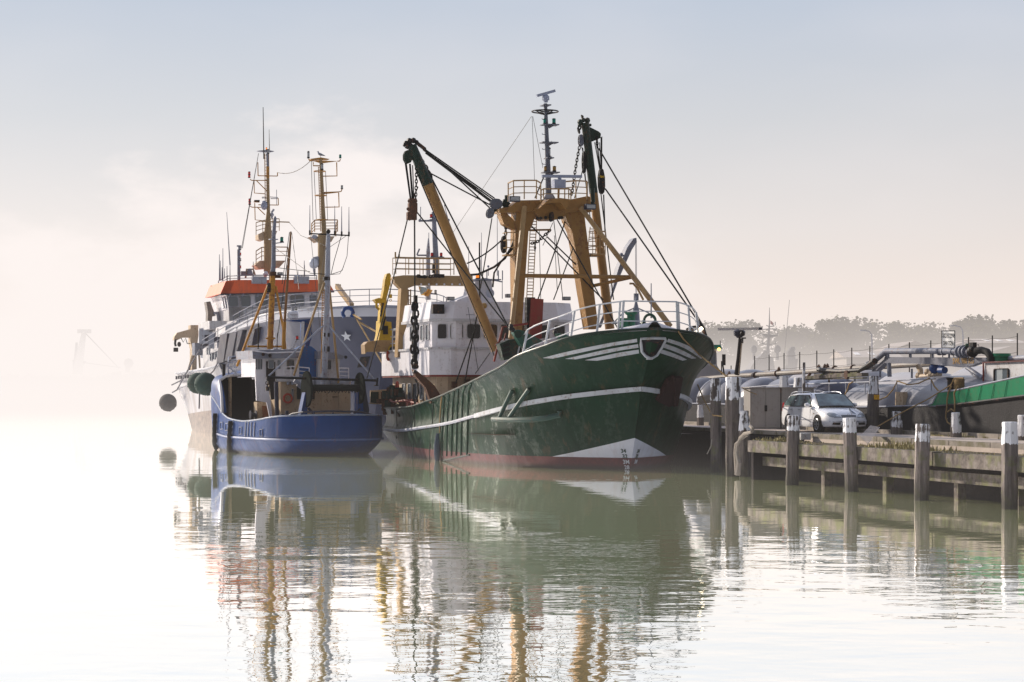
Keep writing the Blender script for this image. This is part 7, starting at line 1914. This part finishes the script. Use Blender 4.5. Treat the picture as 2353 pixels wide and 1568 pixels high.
mb = MB(); mb.pipe([t7(650, 460, AB - .4), t7(665, 490, AB - .4), t7(668, 530, AB - .4), t7(655, 535, AB - .4)], .11, 8); mb.ball(t7(655, 530, AB - .3), .16, 8); mb.tube(t7(670, 535, AB - .3), t7(800, 520, AB - .3), .1); mb.ball(t7(715, 505, AB - .3), .15, 8); mb.ball(t7(745, 520, AB - .3), .17, 8); mb.build('pump_manifold', M['cream'], T_root)
# tonnage board
sg = MB().prism([t7(812, 215, AB), t7(903, 215, AB), t7(903, 334, AB), t7(812, 334, AB)], (0, -.03, 0)).build('tonnage_board', plain('board_white', (.66, .66, .66)), T_root)
mb = MB(); C4 = [t7(812, 215, AB + .02), t7(903, 215, AB + .02), t7(903, 334, AB + .02), t7(812, 334, AB + .02)]; mb.pipe(C4, .014, 4, closed=True); mb.build('board_frame', M['black'], sg)
for x in (820, 897, 866): MB().tube(t7(x, 334, AB), t7(x, 400, AB), .02, n=5).build('board_leg', M['grey'], sg)
blk = plain('letter_black', (.01, .01, .01))
bw_ = (C4[1] - C4[0]).length; bh_ = (C4[0] - C4[3]).length
for txt, yy, wd in (('02312290', 250, .88), ('594 TON', 303, .76)):
    o = text_part('board_lettering', txt, bh_ * .37, blk, sg, (0, 0, 0), (1, 0, 0), (0, 0, 1), .004)
    xs = [v.co.x for v in o.data.vertices]; sc_ = bw_ * wd / (max(xs) - min(xs)); cc = t7(857.5, yy, AB + .03); ux = (C4[1] - C4[0]).normalized()
    mx_ = (max(xs) + min(xs)) / 2
    for v in o.data.vertices: v.co = cc + ux * ((v.co.x - mx_) * sc_) + Vector((0, v.co.y * .6, v.co.z))
# cabin at the fore end
CB = NS - .9
cbx = MB().prism([t7(1102, 440, CB), t7(1387, 430, CB), t7(1480, 425, CB), t7(1480, 600, CB), t7(1102, 640, CB)], (0, -4, 0)).build('cabin', M['white2'], T_root)
MB().prism([t7(1095, 432, CB + .1), t7(1480, 416, CB + .1), t7(1480, 426, CB + .1), t7(1095, 442, CB + .1)], (0, -4.2, 0)).build('cabin_roof', plain('roof_trim_red', (.10, .03, .03)), cbx)
window([t7(1185, 568, CB + .01), t7(1277, 560, CB + .01), t7(1277, 480, CB + .01), t7(1185, 484, CB + .01)], (0, 1, 0), cbx, 'glassb', 'black')
MB().prism([t7(1197, 565, CB + .03), t7(1236, 562, CB + .03), t7(1236, 484, CB + .03), t7(1197, 486, CB + .03)], (0, -.01, 0)).build('curtain', plain('curtain', (.25, .28, .30)), cbx)
MB().tube(t7(1103, 440, CB + .05), t7(1103, 590, CB + .05), .03, n=5).build('corner_pole', M['redox'], cbx)
MB().lathe([(.32, 0), (.32, .14), (.36, .15), (.36, .27), (.0, .27)], t7(1223, 427, CB - .6), 18).build('vent_drum', M['bgreen'], T_root)
MB().tube(t7(1265, 408, CB - .8), t7(1480, 400, CB - .8), .09).build('roof_pipe', M['lgrey'], T_root)
# bollards with rope turns
for x in (877, 935):
    bo = MB().lathe([(.15, 0), (.13, .1), (.13, .38), (.17, .42), (.17, .46)], t7(x, 612, NS - .35) + Vector((0, 0, -.1)), 14).build('deck_bollard', M['black'], T_root)
mb = MB()
for k in range(7): mb.ring(t7(935, 612 - k * 9, NS - .35), .17 + .01 * (k % 2), .022, (.1, .1, 1), 16, 5)
mb.build('rope_turns', M['rope'], T_root)
rope_thing([J.wor(t7(*p, y)) for p, y in (((965, 545), NS + .1), ((900, 545), NS + .1), ((880, 590), NS + .1), ((720, 690), NS + .6), ((525, 790), NS + 1.6), ((370, 880), -6.6), ((362, 882), -6.5))], .022, 'long brown mooring rope slanting down from the barge bollards to the jetty beside the car')
rope_thing([J.wor(t7(*p, NS + .12)) for p in ((880, 600), (860, 640), (850, 700), (850, 750), (845, 780), (842, 820), (855, 855), (880, 870))], .03, 'left loop of brown rope hanging down the barge side below its bollards')
rope_thing([J.wor(t7(*p, NS + .14)) for p in ((925, 600), (900, 650), (905, 700), (903, 780), (880, 760), (855, 780))], .03, 'right loop of brown rope hanging down the barge side below its bollards')
# awning posts with wires on the far side
PW = NS - 6.8
tops_ = []
for x, y0 in ((440, 515), (625, 440), (738, 430), (855, 418), (978, 408), (1112, 398), (1245, 388), (1386, 375), (1528, 362)):
    a = t6(x, y0, PW); tops_.append(a); MB().tube(a, Vector((a.x, a.y, 3.2)), .028, n=5).build('awning_post', M['black'], T_root)
for x, y0 in ((445, 308), (588, 295), (737, 283), (1000, 260), (1166, 248), (1340, 232)):
    a = t7(x, y0, PW); tops_.append(a); MB().tube(a, Vector((a.x, a.y, 3.2)), .028, n=5).build('awning_post', M['black'], T_root)
tops_ = tops_[1:]
for k in (.12, .75):
    mb = MB()
    for a, b in zip(tops_, tops_[1:]): mb.pipe(sag(a - Vector((0, 0, k)), b - Vector((0, 0, k)), .05, 5), .008, 4)
    mb.build('awning_wire', M['thinwire'], T_root)
# radar mast and small green roofed wheelhouse
RM = NS - 1.6
ro = MB().pipe([t6(485, 585, RM), t6(500, 460, RM), t6(514, 300, RM)], [.13, .11, .10], 10).build('radar_mast', M['timberd'], T_root)
MB().tube(t6(500, 580, RM), t6(524, 340, RM), .03, n=5).build('mast_stay', M['cream'], ro)
MB().lathe([(.12, 0), (.16, .06), (.26, .12), (.28, .3), (.18, .38), (.06, .42)], t6(505, 298, RM), 10).build('radar_housing', M['dgrey'], ro)
MB().beam(t6(347, 230, RM), t6(670, 226, RM), .16, .12).build('radar_scanner', M['dgrey'], ro)
mb = MB(); mb.ball(t6(530, 265, RM), .12, 10); mb.box(t6(535, 300, RM), (.2, .2, .06)); mb.tube(t6(530, 340, RM), t6(530, 300, RM), .04); mb.build('search_lamp', M['black'], ro)
GW = NS - 3.0
gx = t6(300, 450, GW).x; g6 = lambda x, y, dx=0.0: J.atX(z6(x, y), gx + dx)
gh_ = MB().prism([g6(200, 515), g6(330, 515), g6(385, 605), g6(150, 620)], (2.5, 0, 0)).build('wheelhouse_base', M['tankl'], T_root)
w2_ = MB().prism([g6(235, 385), g6(325, 385), g6(330, 515), g6(235, 515)], (2.2, 0, 0)).build('wheelhouse', M['white2'], T_root)
MB().prism([g6(225, 352, -.15), g6(358, 352, -.15), g6(372, 383, -.15), g6(225, 385, -.15)], (2.5, 0, 0)).build('wheelhouse_roof', plain('roof_green', (.01, .16, .11)), w2_)
window([g6(278, 505, -.01), g6(318, 508, -.01), g6(318, 400, -.01), g6(278, 400, -.01)], (-1, 0, 0), w2_, 'glassb', 'white2')
MB().ball(g6(345, 388, -.2), .09, 8).build('deck_light', plain('warm_lamp', (1, .6, .2), .4, emit=(1, .55, .15), es=3), w2_)
mb = MB(); mb.tube(g6(355, 320), g6(355, 352), .02, n=4); mb.tube(g6(365, 600), g6(365, 480), .03, n=4); mb.box(g6(383, 470), (.14, .14, .55)); mb.tube(g6(375, 510), g6(385, 580), .04); mb.build('wheelhouse_fittings', M['black'], w2_)
# ------------------------------------------------------------------ land, trees and sheds in the mist
land = MB().slab([(38, 300), (900, 300), (900, 2600), (-900, 2600), (-900, 575), (38, 575)], -1, 1.6).build('ground', stone('far_ground', (.12, .11, .07), (.09, .09, .06), .05), None)
tag(land, 'low far bank of the harbour in the mist', 'ground', kind='structure')
m, t, b, co = mat('tree_leaves'); oi = t.new('ShaderNodeObjectInfo')
t.link(t.mix(t.noise(co, .35, 4), (.055, .06, .022), (.10, .095, .04)), b.inputs['Base Color']); b.inputs['Roughness'].default_value = 1; b.inputs['Specular IOR Level'].default_value = .05
leafm = m; barkm = plain('bark', (.06, .045, .035), .9)
def tree_mesh(seed, H, W, n=3400, leaf=.5):
    R = random.Random(seed); mb = MB(); tk = MB()
    tk.pipe([(0, 0, 0), (.15, .1, H * .25), (-.1, 0, H * .5), (.1, 0, H * .8)], [.45, .35, .22, .05], 7)
    cl = []
    for k in range(11):
        a = R.random() * 6.28; f = .28 + .66 * R.random() ** .8; rr = W * .5 * sqrt(max(.08, 1 - ((f - .52) / .50) ** 2)) * (.25 + .75 * R.random())
        c = Vector((cos(a) * rr, sin(a) * rr, H * f)); s = W * (.15 + .14 * R.random())
        if c.z + s > H: c.z = H - s * .9
        cl.append((c, s)); tk.pipe([(0, 0, H * f * .6), tuple(c.lerp(Vector((0, 0, H * f * .8)), .4)), tuple(c)], [.12, .08, .03], 5)
    for k in range(n):
        c, s = cl[R.randrange(len(cl))]
        d = Vector((R.gauss(0, 1), R.gauss(0, 1), R.gauss(0, 1))).normalized() * (s * R.random() ** .33 * (1.0 + .12 * R.gauss(0, 1)))
        p = c + Vector((d.x, d.y, d.z * .8)); l = leaf * (.5 + R.random())
        u = Vector((R.gauss(0, 1), R.gauss(0, 1), R.gauss(0, 1))).normalized() * l * .42; v = u.cross(Vector((R.gauss(0, 1), R.gauss(0, 1), R.gauss(0, 1))).normalized())
        if v.length < .05: continue
        mb.add([p - u - v, p + u - v * .6, p + u * .7 + v, p - u * .8 + v * .9], [(0, 1, 2, 3)])
    a = mb.build('crown', leafm, None, smooth=False, recalc=False); b_ = tk.build('trunk', barkm, None)
    return a, b_
protos = [tree_mesh(11, 16, 11), tree_mesh(23, 16, 12), tree_mesh(37, 16, 9), tree_mesh(52, 16, 13)]
tree_list = [(1655, 742, 8), (1690, 728, 11), (1722, 748, 8), (1745, 790, 6), (1826, 748, 8), (1852, 734, 11), (1888, 738, 11), (1915, 752, 8), (1948, 732, 11), (1985, 733, 11), (2022, 738, 10), (2065, 738, 10), (2105, 741, 10), (2140, 746, 8), (2178, 745, 9), (2215, 741, 9), (2250, 729, 10), (2288, 722, 11), (2322, 736, 10), (2352, 740, 10), (2392, 735, 11), (1785, 800, 6), (1620, 790, 6)]
tl = ['rounded hazy tree left of the distant ship mast', 'taller hazy tree directly above the barge radar scanner', 'hazy tree sloping down towards the distant ship mast', 'small faint tree beside the distant ship mast', 'low hazy tree at the left end of the long tree line', 'broad hazy tree near the left end of the long tree line', 'domed hazy tree second from the left dip in the tree line', 'shorter hazy tree in the dip of the tree line behind the left street lamp', 'full hazy tree just right of the dip in the line', 'hazy tree behind the left curved street lamp', 'hazy tree right of the left curved street lamp', 'hazy tree between the two street lamps, left of the shed gable', 'hazy tree rising over the pale shed gable', 'narrow hazy tree right of the pale shed gable', 'hazy tree straight above the tonnage board', 'hazy tree behind the right curved street lamp', 'hazy tree left of the tallest crown at right', 'tallest crown of the tree line near the right edge', 'hazy tree right of the tallest crown', 'hazy tree at the right edge of the picture', 'hazy tree mostly beyond the right edge', 'faint low tree right of the distant ship mast', 'faint low tree just right of the trawler bow']
used = set()
for i, (px, ty, hw) in enumerate(tree_list):
    ty += (-6, 5, 0, 7, -3, 4, -5, 2)[i % 8]
    Yd = 410 + (i * 37 % 50); X = (px - HX) / F * Yd; top = CH + (HY - ty) / F * Yd
    rt = bpy.data.objects.new('tree', None); COL.objects.link(rt); rt.location = (X, Yd, 1.5); tag(rt, tl[i], 'tree', 'trees in the mist behind the harbour')
    k = i % 4; s = (top - 1.5) / 16.0; w_ = (2 * hw / 11.0) * (1.15 if hw > 7 else 1.0) * .62
    rt.rotation_euler = (0, 0, i * 1.3)
    for part in protos[k]:
        if k in used: c = part.copy(); COL.objects.link(c)
        else: c = part
        c.parent = rt; c.scale = (w_, w_, s)
    used.add(k)
# undergrowth mass between the trees and the far left shore
def wood(name, x0, x1, y0, y1, h, n, label, leaf=1.0, seed=1, hf=None):
    R = random.Random(seed); mb = MB()
    for k in range(n):
        x = x0 + (x1 - x0) * R.random(); y = y0 + (y1 - y0) * R.random(); hh = (hf(x) if hf else h) * (.75 + .25 * sin(x * .13 + seed) * sin(x * .037 + 1))
        p = Vector((x, y, 1.5 + hh * R.random() ** .7)); l = leaf * (.5 + R.random())
        u = Vector((R.gauss(0, 1), R.gauss(0, .4), R.gauss(0, 1))).normalized() * l; v = Vector((R.gauss(0, 1), R.gauss(0, .4), R.gauss(0, 1))).normalized() * l
        mb.add([p - u, p + v, p + u, p - v], [(0, 1, 2, 3)])
    o = mb.build(name, leafm, None, smooth=False, recalc=False); tag(o, label, 'trees', kind='stuff'); return o
wood('undergrowth', 38, 160, 420, 460, 9, 9000, 'hazy bushes filling in below the tree line on the right', 1.0, 3)
wood('far_wood', -330, -20, 580, 620, 9, 9000, 'barely visible wooded far shore on the left', 1.6, 5, lambda x: 8 + 4 * sin(x * .02) + 1.5 * sin(x * .11))
# sheds
shw = plain('shed_wall', (.30, .27, .25), .8); shr = paint('shed_roof', (.32, .26, .22), .5, .2)
def shed(pts, eave_y, ridge_y, px0, px1, Yd, depth, label, hip=.5, gable=True):
    rt = bpy.data.objects.new('warehouse', None); COL.objects.link(rt); x0 = (px0 - HX) / F * Yd; x1 = (px1 - HX) / F * Yd
    rt.location = (x0, Yd, 1.6); tag(rt, label, 'warehouse', 'hazy sheds behind the barge'); w_ = x1 - x0
    ez = CH + (HY - eave_y) / F * Yd - 1.6; rz = CH + (HY - ridge_y) / F * Yd - 1.6
    MB().bx(0, w_, 0, depth, 0, ez).build('wall', shw, rt)
    mb = MB()
    if gable: mb.prism([(-.5, -.5, ez), (w_ + .5, -.5, ez), (w_ * hip, -.5, rz)], (0, depth + 1, 0))
    else: mb.prism([(-.5, -.5, ez), (-.5, depth + .5, ez), (-.5, depth / 2, rz)], (w_ + 1, 0, 0))
    r_ = mb.build('roof', shr, rt)
    if not gable:
        for k in range(3): MB().prism([(w_ * (.2 + .28 * k), depth * .12, ez + (rz - ez) * .28 + .05), (w_ * (.3 + .28 * k), depth * .12, ez + (rz - ez) * .28 + .05), (w_ * (.3 + .28 * k), depth * .3, ez + (rz - ez) * .62 + .05), (w_ * (.2 + .28 * k), depth * .3, ez + (rz - ez) * .62 + .05)], (0, 0, .08)).build('skylight', plain('skylight', (.8, .8, .8), .2), r_)
    for k in range(4): MB().bx(w_ * (.12 + .22 * k), w_ * (.22 + .22 * k), -.06, -.01, ez * .35, ez * .75).build('window', M['glassb'], rt)
z7x = lambda x: z7(x, 0)[0]; z7y = lambda y: z7(0, y)[1]
shed(None, z7y(348), z7y(285), z7x(490), z7x(765), 330, 20, 'pale shed with a pointed gable between tree line and loading arm', .48)
shed(None, z7y(400), z7y(350), z7x(150), z7x(520), 320, 14, 'long low shed with roof lights left of the pointed gable', .5, False)
shed(None, z7y(330), z7y(278), z7x(880), z7x(1110), 335, 20, 'pale gabled shed behind the hose valve right of the tonnage board', .55)
shed(None, z7y(372), z7y(322), z7x(1130), z7x(1460), 325, 16, 'broad pale shed at the right edge behind the green drum', .5, True)
shed(None, z7y(300), z7y(262), z7x(1080), z7x(1387), 350, 18, 'low long roof far behind the sheds at right', .5, False)
# street lamps
def street_lamp(px, top, base_y, side, Yd, label, Lpx):
    rt = bpy.data.objects.new('street_lamp', None); COL.objects.link(rt); X = (px - HX) / F * Yd; rt.location = (X, Yd, 1.4)
    H = CH + (HY - top) / F * Yd - 1.4; L = Lpx / F * Yd; tag(rt, label, 'street lamp', 'curved street lamps in the mist')
    mt_ = M['grey']
    MB().pipe([(0, 0, 0), (0, 0, H * .85), (-L * .06, 0, H * .94), (-L * .3, 0, H * .985), (-L, 0, H)], [.12, .09, .07, .06, .05], 7).build('pole', mt_, rt)
    MB().box((-L * 1.02, 0, H), (.7, .25, .12)).build('lamp_head', mt_, rt)
street_lamp(z7x(327), z7y(212), 0, 1, 240, 'left curved street lamp in the mist above the barge hose bundle', 20)
street_lamp(z7x(961), z7y(180), 0, 1, 240, 'right curved street lamp in the mist right of the tonnage board', 21)
# distant ship in the mist
Dp = 300.0
D_ = Frame((z6(740, 0)[0] - HX) / F * Dp, Dp, 90)
dr = D_.root('distant_ship', 'faint misty ship with a tall yard mast and two radomes beyond the barge', 'ship')
dd = lambda x, y, X=0.0: D_.atX(z6(x, y), X)
dm_ = plain('misty_ship_grey', (.13, .13, .14), .8)
mst = MB().pipe([dd(730, 600), dd(728, 380), dd(736, 260), dd(740, 190), dd(741, 60)], [.32, .25, .16, .09, .03], 8).build('mast', dm_, dr)
mb = MB()
for pts in ([(655, 265), (735, 275), (805, 282)], [(685, 232), (740, 228), (797, 230)], [(715, 200), (740, 210), (780, 205)], [(680, 340), (730, 352), (790, 345)]): mb.pipe([dd(*p) for p in pts], .07, 5)
mb.prism([dd(690, 275), dd(735, 300), dd(800, 280), dd(740, 268)], (1, 0, 0))
for x, y0, y1 in ((685, 215, 235), (797, 218, 232), (770, 180, 210), (786, 172, 200), (802, 262, 282), (686, 315, 345), (790, 325, 345)): mb.tube(dd(x, y0), dd(x, y1), .06, n=4)
mb.build('mast_yards', dm_, mst)
for x in (618, 803): o = MB().ball(dd(x, 388), .49, 16, 1.2).build('radome', dm_, dr); MB().tube(dd(x, 410), dd(x, 470), .2).build('radome_stand', dm_, o)
MB().prism([dd(640, 460), dd(700, 420), dd(770, 455), dd(780, 520), dd(790, 620), dd(560, 620), dd(600, 520)], (6, 0, 0)).build('deckhouse', dm_, dr)
MB().pipe([dd(655, 500), dd(690, 430), dd(715, 400)], .25, 6).build('boom', dm_, dr)
MB().pipe([dd(910, 560), dd(908, 410), dd(920, 385), dd(940, 380)], [.7, .62, .4, .25], 8).build('funnel', dm_, dr); MB().prism([dd(880, 462), dd(965, 462), dd(945, 620), dd(895, 620)], (3, 0, 0)).build('funnel_base', dm_, dr)
MB().prism([dd(500, 560), dd(980, 560), dd(960, 760), dd(520, 760)], (12, 0, 0)).build('hull', dm_, dr)
MB().tube(D_.atX(z6(898, 0), 4) , D_.atX(z6(858, 430), 4), .03, .05, 4).build('long_whip_antenna', dm_, dr)
fl_ = dd(748, 160); MB().prism([fl_, fl_ + Vector((0, -.35, -.3)), fl_ + Vector((0, -.4, -.75)), fl_ + Vector((0, 0, -.5))], (.03, 0, 0)).build('pennant', plain('pennant', (.3, .05, .05)), dr)
# harbour crane far out on the left, almost lost in the mist
hz_ = plain('mist_paled_crane', (.85, .78, .72), .95)  # base colour paled to paint the mist over the tower
lc = Frame((178 - HX) / F * 540, 540, 90); lr_ = lc.root('harbour_crane', 'barely visible leaning crane tower in the mist at far left', 'crane')
zz = lambda x, y: lc.atX((.3297 * x, 517.05 + .3297 * y), 0)
MB().pipe([zz(540, 1040), zz(560, 900), zz(587, 740)], [1.4, 1.0, .6], 6).build('crane_tower', hz_, lr_); MB().box(zz(588, 742), (1, 3.4, 1.0)).build('crane_head', hz_, lr_)
MB().pipe([zz(520, 1040), zz(535, 820)], [.6, .3], 5).build('crane_ladder_mast', dm_, lr_); MB().prism([zz(505, 940), zz(585, 950), zz(575, 965), zz(510, 1040)], (3, 0, 0)).build('machinery_house', dm_, lr_)
mb = MB(); mb.tube(zz(600, 760), zz(830, 1000), .12, n=4); mb.tube(zz(580, 960), zz(840, 995), .12, n=4); mb.build('crane_stay', dm_, lr_)
w3 = MB().pipe([zz(890, 1030), zz(893, 950)], [.7, .5], 6); w3.ball(zz(896, 965), 1.3, 8); o = w3.build('water_tower', dm_); world_thing(o, lc); tag(o, 'tiny water tower on the misty left shore', 'tower')
# name frames on labels that grew long
b_root['label'] = 'small blue cutter with dark open whaleback and stern net drum, left of the green trawler'
s_root['label'] = 'big hazy ship with dark grey bow, white star and orange banded wheelhouse'
# the proportions of the trawler's boot top etc. stay as built
